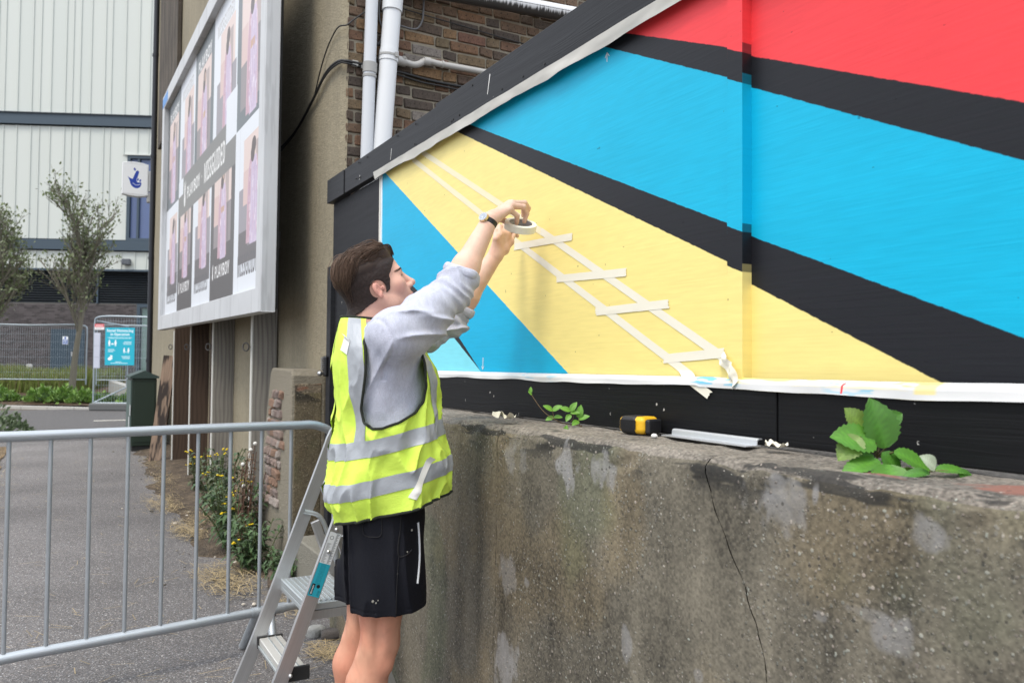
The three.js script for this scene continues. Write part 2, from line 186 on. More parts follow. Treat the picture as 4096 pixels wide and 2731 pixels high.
{
  const W = thing('concrete_wall', 'low weathered concrete wall with gritty stained face and hairline cracks below the mural', 'wall');
  const m = M(W1, 0.93, { map: concreteT.c, bumpMap: concreteT.h, bumpScale: 0.0026 });
  // columns run with the cracks; the narrow column on each crack is sunk into the wall
  const cols = []; const seg = (n, a, b) => { for (let i = 0; i < n; i++) cols.push([a, b, i / n]); };
  seg(60, 0, 1); cols.push([1, 1, -1], [1, 1, 1]); seg(60, 1, 2); cols.push([2, 2, -1], [2, 2, 1]); seg(100, 2, 3); cols.push([3, 3, 0]);
  const line = (k, y) => k === 0 ? -4.05 : k === 3 ? 0.9 : k === 1 ? along(crackB, y) : along(crackA, y);
  const rows = []; for (let i = 0; i <= 90; i++) rows.push([1.16 * i / 90 - 0.02, 0]); for (let i = 1; i <= 6; i++) { const a = i / 6 * Math.PI / 2; rows.push([1.14 + 0.038 * Math.sin(a), -0.038 * (1 - Math.cos(a))]); } for (let i = 1; i <= 26; i++) rows.push([1.178, -0.038 - 0.3 * i / 26]);
  const p = [], uv = [], ix = [], nc = cols.length;
  rows.forEach(([y, z]) => cols.forEach(([a, b, t]) => {
    const yy = Math.min(1.199, Math.max(0, y + z * 0)); let x, dz = 0; const wob = 0.0035 * (noise3(y * 60, a, 1) - 0.5);
    if (t < 0 || (t > 0 && a === b)) { const cw = (a === 2 ? 0.0021 : 0.0012) * (0.5 + noise3(y * 25, a, 7)) * (z < -0.02 ? 0.3 : 1); x = line(a, yy) + wob + (t < 0 ? -cw : cw); dz = z < -0.02 ? 0 : 0; }
    else x = lerp(line(a, yy), line(b, yy), Math.max(t, 0)) + 0;
    const arr = smooth(1.09, 1.15, y), rough = fbm3(x * 14, y * 14, z * 14 + 3, 4) - 0.5;
    const px = x, py = y + (z < 0 ? 0.022 * rough + 0.008 * (fbm3(x * 2, 1, 2, 2) - 0.5) : 0) * (z < -0.2 ? 0.5 : 1), pz = z + 0.010 * (fbm3(x * 3, y * 3, 5, 3) - 0.5) + 0.016 * rough * arr * (z < -0.1 ? 0 : 1) - 0.01 * arr * smooth(0.52, 0.62, fbm3(x * 9, y * 9, 60, 3));
    p.push(px, py, pz); uv.push(x + 3.4, y - z * 0.9);
  }));
  for (let j = 0; j < rows.length - 1; j++) for (let i = 0; i < nc - 1; i++) { if (cols[i][2] === -1 && rows[j][1] > -0.03) continue; const a = j * nc + i, b = a + 1, c = a + nc, e = c + 1; ix.push(a, b, e, a, e, c); }
  const g = new THREE.BufferGeometry(); g.setAttribute('position', new THREE.Float32BufferAttribute(p, 3)); g.setAttribute('uv', new THREE.Float32BufferAttribute(uv, 2)); g.setIndex(ix); g.computeVertexNormals();
  part('wall_face', g, m, W);
  part('wall_core', bx(-4.045, 0.89, -0.02, 1.12, -0.335, -0.035), M([0.06, 0.055, 0.045], 1), W);
  part('wall_end', grid(12, 40, (u, v) => [-4.052 + 0.008 * (noise3(u * 9, v * 20, 3) - 0.5), v * 1.165, lerp(-0.33, -0.004, u), u * 0.33, v * 1.16]), m, W);
  part('threshold', (() => { const q = bx(-4.98, -4.06, -0.02, 0.3, -0.34, -0.05, 0.012); return q; })(), M([0.2, 0.19, 0.155], 0.95, { bumpMap: again(roughConc, 2, 2), bumpScale: 0.008 }), W);
}
// ================= painted hoarding =================
const brushH = gtex(1024, 512, (u, v) => { const g = pfbm(u, v, 4, 4, 3, 90), b = pfbm(u, v, 10, 3, 8, 120), m = pfbm(u, v, 14, 4, 21), e = pfbm(u, v, 5, 2, 33); return 0.25 + 0.34 * g * (0.4 + e) + 0.25 * b + 0.2 * m; });
const woodH = gtex(1024, 256, (u, v) => { const w = v + 0.06 * pfbm(u, v, 3, 3, 5, 2); const ring = Math.abs(Math.sin((w * 22 + 5.5 * pfbm(u, w, 2, 4, 9, 6)) * Math.PI)); const m = smooth(0.35, 0.65, pfbm(u, v, 3, 2, 77, 5)); return 0.3 + 0.5 * m * Math.pow(ring, 0.4) + 0.35 * (pfbm(u, v, 5, 4, 2, 90) - 0.5); });
const cY = [0.88, 0.735, 0.265], cB = [0.003, 0.43, 0.665], cB2 = [0.0, 0.41, 0.67], cK = [0.0135, 0.0145, 0.0185], cR = [0.84, 0.06, 0.07], cC = [0.21, 0.69, 0.80];
function paint(pan, x, y) {
  let red, blb, blk, yel;
  if (pan === 'L') { red = 2.376 - 0.449 * (x + 1.899); blb = 2.371 - 0.496 * (x + 2.009); blk = 2.375 - 0.432 * (x + 2.97); yel = 2.395 - 0.461 * (x + 3.136); }
  else if (pan === 'S') { const t = x + 1.491; red = 2.187 - 0.5 * t; blb = 2.109 - 0.5 * t; blk = 1.729 - 0.41 * t; yel = 1.628 - 0.4 * t; }
  else { const t = x + 1.448; red = 2.162 - 0.467 * t; blb = 2.082 - 0.507 * t; blk = 1.703 - 0.419 * t; yel = 1.582 - 0.476 * t; }
  if (y > red) return cR; if (y > blb) return cK; if (y > blk) return cB; if (y > yel) return cK;
  if (pan === 'L') { const by = 2.377 - 0.5897 * (x + 3.982); if (y < by) { const l = x > -3.184 ? 1.345 - 0.558 * (x + 2.872) : 1.519 - 0.43 * (x + 3.184), r = x > -3.16 ? 1.345 - 0.694 * (x + 2.872) : 1.545 - 0.47 * (x + 3.16); if (x < -2.872 && y < r) return y > l ? cK : cC; return cB2; } }
  return cY;
}
function muralTex(pan, w, h, x0, x1, y0, y1) {
  const ss = 2, F1 = coarse(256, 256, (u, v) => fbm2(lerp(x0, x1, u) * 3, lerp(y0, y1, v) * 9, 5, 3));
  return ctex(w, h, (u, v) => { let c = [0, 0, 0]; const x = lerp(x0, x1, u), y = lerp(y0, y1, v) + 0.0026 * (fbm2(lerp(x0, x1, u) * 70, v * 90, 3, 2) - 0.5);
    for (let a = 0; a < ss; a++) for (let b = 0; b < ss; b++) { const q = paint(pan, x + (a - 0.5) / ss / w * (x1 - x0) * 1.6, y + (b - 0.5) / ss / h * (y1 - y0) * 1.6); c[0] += q[0] / 4; c[1] += q[1] / 4; c[2] += q[2] / 4; }
    const k = 1 + 0.10 * (F1(u, v) - 0.5) + 0.07 * (noise2(x * 20, y * 160, 8) - 0.5); c = c.map(q => q * k);
    const nick = fbm2(x * 45, y * 60, 77, 2); if (nick > 0.93) c = c.map(q => q * 0.55);   // dents filled with old dark paint
    return c; });
}
const HO = thing('mural_hoarding', 'long timber hoarding painted with red, blue, yellow and black diagonal stripes, framed in black boards', 'hoarding');
function muralPanel(name, pan, w, h, x0, x1, y0, y1, z0, z1) {
  const g = new THREE.BoxGeometry(x1 - x0, y1 - y0, z1 - z0, 1, 1, 1).translate((x0 + x1) / 2, (y0 + y1) / 2, (z0 + z1) / 2), p = g.attributes.position, uv = [];
  for (let i = 0; i < p.count; i++) uv.push((p.getX(i) - x0) / (x1 - x0), (p.getY(i) - y0) / (y1 - y0)); g.setAttribute('uv', new THREE.Float32BufferAttribute(uv, 2));
  const tx = muralTex(pan, w, h, x0, x1, y0, y1), bh = again(brushH, (x1 - x0) / 0.9, (y1 - y0) / 0.5);
  return part(name, g, MM(W1, 0.45, { map: tx, bumpMap: bh, bumpScale: 0.0006 }, 0.45), HO);
}
muralPanel('mural_panel', 'L', 2048, 1024, -4.068, -1.492, 1.30, 2.47, -0.275, -0.25);
muralPanel('cover_strip', 'S', 64, 1024, -1.4918, -1.4398, 1.30, 2.47, -0.275, -0.243);
muralPanel('mural_panel', 'R', 1024, 1024, -1.47, 0.95, 1.30, 2.47, -0.30, -0.2752);
const chips = (seed, base, thr, sx, sy) => ctex(1024, 256, (u, v) => { const c = pfbm(u, v, 32, 4, seed, 12), g = pfbm(u, v, 4, 3, seed + 3, 60), e = pfbm(u, v, 120, 2, seed + 9, 40); const k = base * (0.75 + 0.5 * g); return c > thr + 0.03 && e > 0.58 ? [0.5, 0.49, 0.46] : [k * 0.93, k * 0.97, k * 1.1]; }, sx, sy);
const mFas = MM([0.9, 0.9, 0.9], 0.5, { map: chips(3, 0.028, 0.87, 1, 3), bumpMap: again(woodH, 0.9, 4), bumpScale: 0.0008 });
const mPlank = MM(W1, 0.48, { map: chips(61, 0.0085, 0.80, 1, 3), bumpMap: again(woodH, 0.7, 4), bumpScale: 0.0007 });
const mBoard = MM(W1, 0.62, { map: chips(23, 0.024, 0.85, 1, 1), bumpMap: again(brushH, 4, 0.6), bumpScale: 0.001 });
const roundEdge = 0.004;
part('fascia_board', bx(-4.95, -4.612, 2.383, 2.532, -0.262, -0.213, roundEdge), mFas, HO);
part('fascia_board', bx(-4.609, -3.275, 2.388, 2.536, -0.262, -0.219, roundEdge), mFas, HO);
part('fascia_board', bx(-3.272, 0.95, 2.392, 2.546, -0.262, -0.214, roundEdge), mFas, HO);
{ const g = bx(-3.98, -1.32, 1.184, 1.332, -0.262, -0.229, roundEdge); part('base_plank', g, mPlank, HO); const g2 = bx(-1.317, 0.95, 1.187, 1.333, -0.262, -0.231, roundEdge); part('base_plank', g2, mPlank, HO); }
part('side_panel', bx(-4.93, -4.07, 1.985, 2.382, -0.285, -0.252), mBoard, HO);
{ // the narrow door to the left of the mural
  const d = part('door', bx(-4.905, -4.105, 0.31, 1.945, -0.29, -0.262), mBoard, HO);
  part('jamb', bx(-4.985, -4.905, 0.3, 1.985, -0.3, -0.232, 0.004), mFas, HO); part('jamb', bx(-4.105, -4.07, 1.0, 1.985, -0.3, -0.24, 0.004), mFas, HO);
  part('lintel', bx(-4.905, -4.105, 1.945, 1.985, -0.3, -0.24, 0.004), mFas, HO);
  const mk = M([0.05, 0.05, 0.052], 0.35, { metalness: 0.7 }), mk2 = M([0.5, 0.5, 0.5], 0.3, { metalness: 1 });
  const lk = part('key_pad_lock', bx(-4.975, -4.925, 1.29, 1.42, -0.232, -0.205, 0.012), mk, HO);
  part('buttons', join([0, 1, 2, 3, 4, 5].flatMap(i => [-4.96, -4.94].map(x => new THREE.CylinderGeometry(0.006, 0.006, 0.012, 8).rotateX(Math.PI / 2).translate(x, 1.405 - i * 0.014, -0.2)))), mk2, lk);
  part('knob', new THREE.SphereGeometry(0.017, 14, 10).translate(-4.95, 1.308, -0.185), mk2, lk);
}
part('edge_batten', bx(-4.07, -4.04, 1.33, 2.384, -0.27, -0.245), M(W1, 0.45, { color: new THREE.Color().setRGB(0.004, 0.36, 0.66) }), HO);
// screw heads and chalk marks on the fascia
{ const r = rng(8), gs = []; for (let i = 0; i < 26; i++) { const x = lerp(-4.9, -0.4, r()), y = r() < 0.5 ? 2.42 : 2.51; gs.push(new THREE.CylinderGeometry(0.0045, 0.0045, 0.004, 8).rotateX(Math.PI / 2).translate(x, y + 0.01 * r(), -0.2135)); } part('screw', join(gs), M([0.012, 0.012, 0.012], 0.6), HO); }
const mTape = M([0.80, 0.765, 0.64], 0.72), mTapeThin = M([0.83, 0.76, 0.53], 0.7);
const chalk = M([0.8, 0.8, 0.78], 0.9);
function mark(a, b, w, z) { const dx = b[0] - a[0], dy = b[1] - a[1], L = Math.hypot(dx, dy), nx = -dy / L * w / 2, ny = dx / L * w / 2; return prism([[a[0] + nx, a[1] + ny], [b[0] + nx * 0.6, b[1] + ny * 0.6], [b[0] - nx * 0.6, b[1] - ny * 0.6], [a[0] - nx, a[1] - ny]], 0.0006).translate(0, 0, z); }
for (const q of [mark([-2.745, 2.515], [-2.765, 2.44], 0.006, -0.2135), mark([-3.83, 2.475], [-3.845, 2.42], 0.005, -0.2185), mark([-4.33, 2.44], [-4.335, 2.415], 0.006, -0.2185), mark([-2.85, 1.40], [-2.853, 1.352], 0.004, -0.2495), mark([-2.853, 1.352], [-2.862, 1.366], 0.003, -0.2495), mark([-2.853, 1.352], [-2.843, 1.366], 0.003, -0.2495), mark([-2.02, 2.36], [-2.02, 2.33], 0.004, -0.2495), mark([-2.02, 2.36], [-2.03, 2.345], 0.003, -0.2495), mark([-2.02, 2.36], [-2.008, 2.345], 0.003, -0.2495)]) part('chalk_mark', q, chalk, HO);

// ---- masking tape on the mural: each strip can be peeled off ----
function tapeStrip(label, a, b, z, seed, m = mTapeThin, group, w = 0.025, fold) {
  const r = rng(seed), n = Math.max(6, Math.round(Math.hypot(b[0] - a[0], b[1] - a[1]) / 0.012)), dx = b[0] - a[0], dy = b[1] - a[1], L = Math.hypot(dx, dy), ux = dx / L, uy = dy / L;
  const g = grid(n, 6, (u, v, i) => { const endw = (i === 0 || i === n) ? (noise3(v * 9, seed, 1) - 0.5) * 0.012 : 0; const s = u * L + endw, t = (v - 0.5) * w + 0.0006 * (noise3(u * 14, seed, 4) - 0.5); let zz = z + 0.0005 * Math.pow(noise3(u * L * 30, v * 2, seed), 3); const x = a[0] + ux * s - uy * t, y = a[1] + uy * s + ux * t; if (fold) zz += fold(x, y); return [x, y, zz]; });
  return solo('tape_strip', g, m, label, 'tape', group);
}
const tg = 'masking tape strips stuck on the yellow stripe';
tapeStrip('long upper rail of the taped ladder outline on yellow, above the hands', [-3.50, 2.384], [-2.40, 1.843], -0.2488, 1, mTapeThin, tg);
tapeStrip('upper rail of the taped ladder outline, running down to the crumpled tape end', [-2.41, 1.849], [-1.507, 1.393], -0.2486, 2, mTape, tg);
tapeStrip('long lower rail of the taped ladder outline on yellow, above the wrists', [-3.62, 2.377], [-2.53, 1.805], -0.2488, 3, mTapeThin, tg);
tapeStrip('lower rail of the taped ladder outline, its torn end over the black plank', [-2.545, 1.812], [-1.535, 1.297], -0.2486, 4, mTape, tg, 0.025, (x, y) => 0.0235 * smooth(1.36, 1.33, y));
tapeStrip('top rung of the taped ladder outline, being laid by the hands', [-2.756, 1.898], [-2.5, 1.893], -0.2479, 5, mTape, tg);
tapeStrip('rung of the taped ladder outline beside the left hand', [-2.60, 1.817], [-2.208, 1.802], -0.2479, 6, mTape, tg);
tapeStrip('middle rung of the taped ladder outline, third above the black plank', [-2.303, 1.669], [-1.915, 1.654], -0.2479, 7, mTape, tg);
tapeStrip('rung of the taped ladder outline, second above the black plank', [-2.071, 1.543], [-1.721, 1.546], -0.2479, 8, mTape, tg);
tapeStrip('lowest rung of the taped ladder outline, nearest the black plank', [-1.744, 1.392], [-1.506, 1.407], -0.2479, 9, mTape, tg);
// crumpled end curling off at the cover strip
{ const P = [[-1.515, 1.398, -0.2475], [-1.495, 1.386, -0.238], [-1.478, 1.372, -0.236], [-1.462, 1.362, -0.226], [-1.45, 1.345, -0.228], [-1.442, 1.325, -0.222]]; const c = new THREE.CatmullRomCurve3(P.map(p => V(...p)));
  const g = grid(24, 6, (u, v) => { const p = c.getPoint(u), t = (v - 0.5) * 0.034; return [p.x + t * 0.55 + 0.004 * (noise3(u * 9, v * 3, 2) - 0.5), p.y + t * 0.7, p.z + 0.012 * (noise3(u * 7, v * 3, 6) - 0.4) + 0.003]; });
  solo('tape_scrap', g, mTape, 'crumpled end of masking tape curling off the foot of the cover strip', 'tape'); }
// paint-smeared tape along the plank, under the fascia and down the left edge
const smear = ctex(2048, 32, (u, v) => { const x = u * 3.4 - 3.98, n = fbm3(x * 9, v * 2, 3, 4), c = [0.64, 0.645, 0.64]; let q = c; const blu = 0.75 * smooth(0.6, 0.66, fbm3(x * 16, v * 3, 9, 3)) * (smooth(-1.62, -1.58, x) * (1 - smooth(-1.46, -1.42, x)) + 0.8 * smooth(-1.2, -1.16, x) * (1 - smooth(-1.05, -1.02, x)) + 0.45 * smooth(-2.6, -2.5, x) * (1 - smooth(-2.3, -2.2, x))) * (v > 0.35 ? 1 : 0.6); q = q.map((a, i) => lerp(a, cB[i], blu)); const ye = smooth(0.5, 0.6, fbm3(x * 12, v * 4, 19, 3)) * smooth(0.4, 0.75, v) * smooth(-1.55, -1.45, x) * (1 - smooth(-0.95, -0.9, x)) + 0.8 * smooth(-0.975, -0.965, x) * (1 - smooth(-0.93, -0.92, x)) * (v > 0.3 ? 1 : 0); q = q.map((a, i) => lerp(a, cY[i] * 0.9, clamp(ye))); if (Math.abs(x + 1.135) < 0.002 && v < 0.8 && v > 0.1) q = cR; const gr = 0.85 + 0.22 * n; return q.map(a => a * gr); });
const mEdge = M(W1, 0.72, { map: smear });
solo('edge_tape', grid(340, 8, (u, v) => { const x = lerp(-3.98, 0.4, u), wv = 0.010 * (fbm3(x * 5, 2, 0, 3) - 0.5), bot = 1.319 + 0.016 * (fbm3(x * 3.1, 9, 0, 3) - 0.5) + (x > -1.58 ? -0.004 : 0); const y = lerp(bot, 1.344, v); return [x, y + wv * 0.3, -0.2265 - 0.022 * smooth(1.332, 1.344, y) + 0.007 * Math.pow(1 - v, 2) * fbm3(x * 9, 4, 0, 3) + (x < -1.6 ? 0.004 * Math.sin(x * 11) * (1 - v) : 0) + 0.001, (x + 3.98) / 3.4, v]; }), mEdge, 'paint-smeared white masking tape along the bottom edge of the mural', 'tape');
{ const t = M([0.68, 0.67, 0.62], 0.7); solo('edge_tape', grid(300, 6, (u, v) => { const x = lerp(-4.075, 0.4, u), y0 = 2.366 + 0.02 * (fbm3(x * 4, 5, 0, 3) - 0.5); const y = lerp(y0, 2.402, v); return [x, y, -0.2085 - 0.010 * (1 - v) + 0.007 * (fbm3(x * 8, v, 3, 3) - 0.4), x, y]; }), t, 'rough white masking tape along the top edge of the mural below the black fascia', 'tape');
  solo('edge_tape', grid(60, 3, (u, v) => { const y = lerp(1.5, 2.385, u); return [-4.074 + v * (0.018 + 0.012 * fbm3(y * 12, 3, 0, 3)), y, -0.2435 + 0.001 * noise3(y * 30, 0, 0), v, y]; }), t, 'narrow white masking tape down the left edge of the mural beside the black panel', 'tape'); }
// ================= brick building with a rendered flank =================
const BB = thing('brick_building', 'old brown brick building with a rendered beige flank behind the billboard', 'building');
{
  const rt = ctex(512, 512, (u, v) => { const a = pfbm(u, v, 3, 4, 2), s = pfbm(u, v, 26, 3, 8, 2), f = pfbm(u, v, 130, 2, 4); const b = 0.235 + 0.10 * (a - 0.5) + 0.04 * (s - 0.5) + 0.07 * (f - 0.5); return [b * 1.14, b * 1.0, b * 0.70]; });
  const mRen = M(W1, 0.93, { map: again(rt, 0.45, 0.32), bumpMap: again(roughConc, 1.2, 1.2), bumpScale: 0.006 });
  part('rendered_wall', (() => { const g = grid(300, 150, (u, v) => { const x = lerp(-17, -4.905, u), y = lerp(0, 9.5, v); const e = smooth(-5.0, -4.91, x); return [x - e * 0.006 * fbm3(1, y * 30, 2, 3), y, -0.3 + 0.012 * (fbm3(x * 2, y * 2, 3, 3) - 0.5) - e * e * 0.022 - e * 0.014 * fbm3(x * 40, y * 40, 3, 3), x, y]; }); return g; })(), mRen, BB);
  part('wall_core', bx(-16.99, -4.93, -0.02, 9.5, -6, -0.345), M([0.10, 0.085, 0.07], 1), BB);
  part('end_wall', bx(-17.02, -16.992, 0, 9.5, -6, -0.31), mRen, BB);
  const wood = ctex(256, 512, (u, v) => { const g = pfbm(u, v, 22, 3, 6, 3), n = pfbm(u, v, 8, 4, 16); const b = 0.075 + 0.07 * (g - 0.5) + 0.08 * (n - 0.5); return [b * 1.2, b, b * 0.8]; });
  part('pilaster', bx(-15.95, -13.25, 5.3, 9.4, -0.29, -0.23, 0.01), M(W1, 0.95, { map: again(wood, 0.6, 0.3), bumpMap: again(roughConc, 1, 1), bumpScale: 0.02 }), BB);
  // mortar and bricks of the gable: Flemish bond, hand-made, uneven
  const mMor = M([0.27, 0.24, 0.185], 0.97, { bumpMap: again(roughConc, 3, 3), bumpScale: 0.006 });
  part('mortar', bx(-4.935, -4.921, 0.2, 9.4, -6, -0.325), mMor, BB);
  const spk = ctex(256, 256, (u, v) => { const n = pfbm(u, v, 8, 4, 3), f = pfbm(u, v, 60, 2, 9), p = pfbm(u, v, 26, 2, 41); let k = 0.8 + 0.5 * (n - 0.5) + 0.5 * (f - 0.5); if (p > 0.76) k *= 0.35; return [k, k, k].map(x => x * 0.9); });
  const pal = [[0.165, 0.093, 0.058], [0.14, 0.09, 0.058], [0.185, 0.105, 0.06], [0.095, 0.068, 0.05], [0.165, 0.118, 0.07], [0.12, 0.082, 0.06], [0.22, 0.135, 0.07], [0.078, 0.06, 0.048], [0.15, 0.112, 0.065], [0.17, 0.088, 0.06]];
  const mats = pal.map((c, i) => M(c.map(q => q * 1.3), 0.92, { map: again(spk, 3.1 + i * 0.3, 3.3), bumpMap: again(roughConc, 5, 5), bumpScale: 0.004 }));
  const mPale = M([0.24, 0.21, 0.185], 0.95, { map: again(spk, 4, 4) }); // lime-washed bricks beside the drainpipe
  const mk = L => [0, 1, 2].map(s => { const g = new RoundedBoxGeometry(0.05, 0.062, L, 3, 0.009); const p = g.attributes.position; for (let i = 0; i < p.count; i++) { const x = p.getX(i), y = p.getY(i), z = p.getZ(i); p.setXYZ(i, x + (x > 0 ? 0.008 * (noise3(y * 60 + s * 9, z * 40, s) - 0.5) : 0), y + 0.012 * (noise3(z * 30, s * 5 + y * 20, 2) - 0.5), z + 0.010 * (noise3(y * 30, s * 3, 5) - 0.5)); } g.computeVertexNormals(); return muv(g); });
  const geo = { S: mk(0.213), H: mk(0.101) };
  const r = rng(71), list = [];
  for (let c = 0; c < 60; c++) { const y = 1.6 + c * 0.0755; let z = -0.318 - (c % 2 ? 0.0 : 0.055) ; let k = c % 2; let guard = 0; if (c % 2 === 0) list.push([y, -0.318, -0.366, 'C']); while (z > -5.6 && guard++ < 60) { const t = k % 2 === 0 ? 'S' : 'H', L = t === 'S' ? 0.223 : 0.111; list.push([y, z, z - L, t]); z -= L; k++; } }
  const vis = list.filter(b => b[0] > 2.32 + (-b[1] - 0.29) * 0.80 && b[0] < 4.35 && b[1] > -2.6), rest = list.filter(b => !vis.includes(b));
  vis.sort((a, b) => b[1] - a[1]);
  const more = vis.splice(300);
  const pick = (y, z) => { const d = 0.5 * noise3(y * 3, z * 3, 5) + 0.5 * r(); if (z < -0.66 && z > -0.86 && y < 3.5 && r() < 0.6) return mPale; let i = Math.floor(r() * 10); if (z > -0.55 && r() < 0.55) i = [1, 3, 5, 7][Math.floor(r() * 4)]; if (y > 3.7 && z < -0.9 && r() < 0.7) i = [3, 5, 7, 1][Math.floor(r() * 4)]; return mats[i]; };
  for (const [y, a, b, t] of vis) { const m = part('brick', geo[t === 'C' ? 'H' : t][Math.floor(r() * 3)], pick(y, a), BB); m.position.set(-4.935 + (r() - 0.5) * 0.010, y + (r() - 0.5) * 0.006, (a + b) / 2); if (t === 'C') m.scale.z = 0.42; m.rotation.x = (r() - 0.5) * 0.03; m.rotation.y = (r() - 0.5) * 0.02; }
  const gs = []; for (const [y, a, b, t] of [...rest, ...more]) { if (t === 'C') continue; gs.push(geo[t][0].clone().translate(-4.936, y, (a + b) / 2)); }
  const st = part('brick_courses', join(gs), mats[1], BB); st.userData.kind = 'stuff';
}
const mPvc = M([0.66, 0.68, 0.70], 0.42, { bumpMap: again(grainH, 2, 2), bumpScale: 0.0006 }), mPvc2 = M([0.56, 0.585, 0.62], 0.4), mGal = M([0.32, 0.32, 0.31], 0.55);
{ const P = thing('drainpipe', 'slim pale grey plastic drainpipe nearest the rendered corner', 'pipe'); part('shaft', rod([-4.855, 1.3, -0.41], [-4.855, 6.5, -0.515], 0.04, 0.04, 24), mPvc2, P); part('socket', join([rod([-4.855, 3.235, -0.4505], [-4.855, 3.30, -0.4525], 0.0455, 0.0455, 24), rod([-4.855, 3.205, -0.4503], [-4.855, 3.222, -0.4505], 0.0445, 0.0445, 24)]), mGal, P); part('bracket', bx(-4.915, -4.86, 3.26, 3.28, -0.475, -0.43), mGal, P); }
{ const P = thing('drainpipe', 'wide white plastic soil pipe with a clamp joined by a sloping waste pipe', 'pipe'); part('shaft', rod([-4.835, 1.3, -0.44], [-4.835, 6.5, -0.77], 0.058, 0.058, 28), mPvc, P); part('socket', rod([-4.835, 3.66, -0.589], [-4.835, 3.74, -0.594], 0.066, 0.066, 28), mPvc, P); part('collar', join([rod([-4.835, 3.325, -0.5685], [-4.835, 3.395, -0.573], 0.0625, 0.0625, 28)]), mPvc, P); part('clamp', join([rod([-4.835, 3.352, -0.570], [-4.835, 3.366, -0.571], 0.065, 0.065, 28), new THREE.BoxGeometry(0.018, 0.03, 0.02).translate(-4.776, 3.359, -0.60)]), mGal, P); }
{ const P = thing('waste_pipe', 'thin grey waste pipe with an elbow on the bricks, joining the white soil pipe', 'pipe'); const m = M([0.40, 0.39, 0.37], 0.6); part('pipe_run', tube([[-4.87, 3.362, -0.63], [-4.87, 3.358, -0.70], [-4.87, 3.355, -0.765], [-4.87, 3.372, -0.805], [-4.87, 3.394, -0.835], [-4.87, 3.396, -0.95], [-4.87, 3.405, -1.3], [-4.87, 3.42, -2.4]], 0.0215, 90, 14), m, P); part('joint', join([rod([-4.87, 3.362, -0.635], [-4.87, 3.36, -0.70], 0.031, 0.031, 16), rod([-4.87, 3.394, -0.83], [-4.87, 3.3955, -0.875], 0.028, 0.028, 16), rod([-4.87, 3.397, -0.96], [-4.87, 3.397, -0.972], 0.026, 0.026, 16)]), m, P); part('sealant', new THREE.IcosahedronGeometry(0.024, 2).translate(-4.862, 3.372, -0.685), M([0.5, 0.48, 0.44], 0.9, { bumpMap: again(roughConc, 20, 20), bumpScale: 0.01 }), P); }
{ const P = thing('overflow_pipe', 'wide white horizontal pipe with grime beneath, high on the brick wall', 'pipe'); const gt = ctex(512, 64, (u, v) => { const drip = fbm2(u * 160, 1, 3, 2), a = (v > 0.5 ? v - 0.5 : 0); const g = smooth(0.06, 0.0, Math.abs(v - 0.75) - 0.10 - 0.12 * drip); return [0.66, 0.67, 0.68].map(x => lerp(x, 0.02, g * 0.95)); });
  const g = new THREE.CylinderGeometry(0.056, 0.056, 3.6, 28, 1).rotateX(-Math.PI / 2); const uv = g.attributes.uv, p = g.attributes.position; for (let i = 0; i < p.count; i++) { const a = Math.atan2(p.getY(i), p.getX(i)); uv.setXY(i, p.getZ(i) / 1.2, a / (2 * Math.PI) < 0 ? a / (2 * Math.PI) + 1 : a / (2 * Math.PI)); }
  g.rotateX(0.075); g.translate(-4.82, 3.985, -2.45); part('pipe_run', g, M(W1, 0.45, { map: gt }), P); }
const mCab = M([0.012, 0.012, 0.013], 0.55), mCabG = M([0.12, 0.12, 0.125], 0.6);
{ const P = thing('black_cable', 'bundle of black cables sagging across the rendered wall and along the bricks', 'cable');
  const L = [[-9.5, 3.06, -0.283], [-6.595, 3.117, -0.283], [-6.039, 3.138, -0.283], [-5.735, 3.195, -0.28], [-5.489, 3.25, -0.275], [-5.301, 3.309, -0.275], [-5.171, 3.327, -0.275], [-5.0, 3.317, -0.275], [-4.898, 3.3, -0.29], [-4.892, 3.298, -0.41], [-4.892, 3.297, -0.54], [-4.892, 3.295, -0.678], [-4.892, 3.283, -0.838], [-4.892, 3.279, -0.977], [-4.892, 3.281, -1.137], [-4.892, 3.27, -2.2]];
  part('cable', tube(L, 0.0095, 160, 8), mCab, P); part('cable', tube(L.map(([x, y, z], i) => [x, y - 0.012 - 0.02 * noise3(i * 0.9, 1, 1), z + 0.004]), 0.006, 160, 8), mCab, P);
  part('clip', bx(-4.905, -4.885, 3.275, 3.312, -0.385, -0.345, 0.004), M([0.4, 0.4, 0.38], 0.6), P); part('clip', bx(-4.905, -4.885, 3.27, 3.30, -0.425, -0.405, 0.004), M([0.3, 0.3, 0.29], 0.6), P); }
solo('thin_cable', tube([[-5.7, 3.19, -0.28], [-5.543, 3.245, -0.28], [-5.409, 3.373, -0.28], [-5.279, 3.466, -0.28], [-5.142, 3.522, -0.28], [-4.93, 3.531, -0.275], [-4.893, 3.53, -0.305], [-4.89, 3.575, -0.352], [-4.89, 3.64, -0.426], [-4.89, 3.7, -0.52]], 0.0048, 100, 6), mCab, 'thin black cable looping up from the cable bundle towards the slim drainpipe', 'cable');
solo('thin_cable', tube([[-4.89, 3.75, -0.53], [-4.885, 3.688, -0.52], [-4.875, 3.607, -0.52], [-4.87, 3.532, -0.542], [-4.875, 3.47, -0.528], [-4.89, 3.441, -0.512]], 0.0055, 40, 6), mCabG, 'short grey cable hanging between the two vertical pipes', 'cable');
solo('thin_cable', tube([[-4.89, 3.62, -0.6], [-4.888, 3.603, -0.68], [-4.888, 3.608, -0.783], [-4.888, 3.668, -0.822], [-4.888, 3.73, -0.83], [-4.89, 3.9, -0.835]], 0.0065, 40, 6), mCabG, 'grey cable curling up the bricks right of the white soil pipe', 'cable');
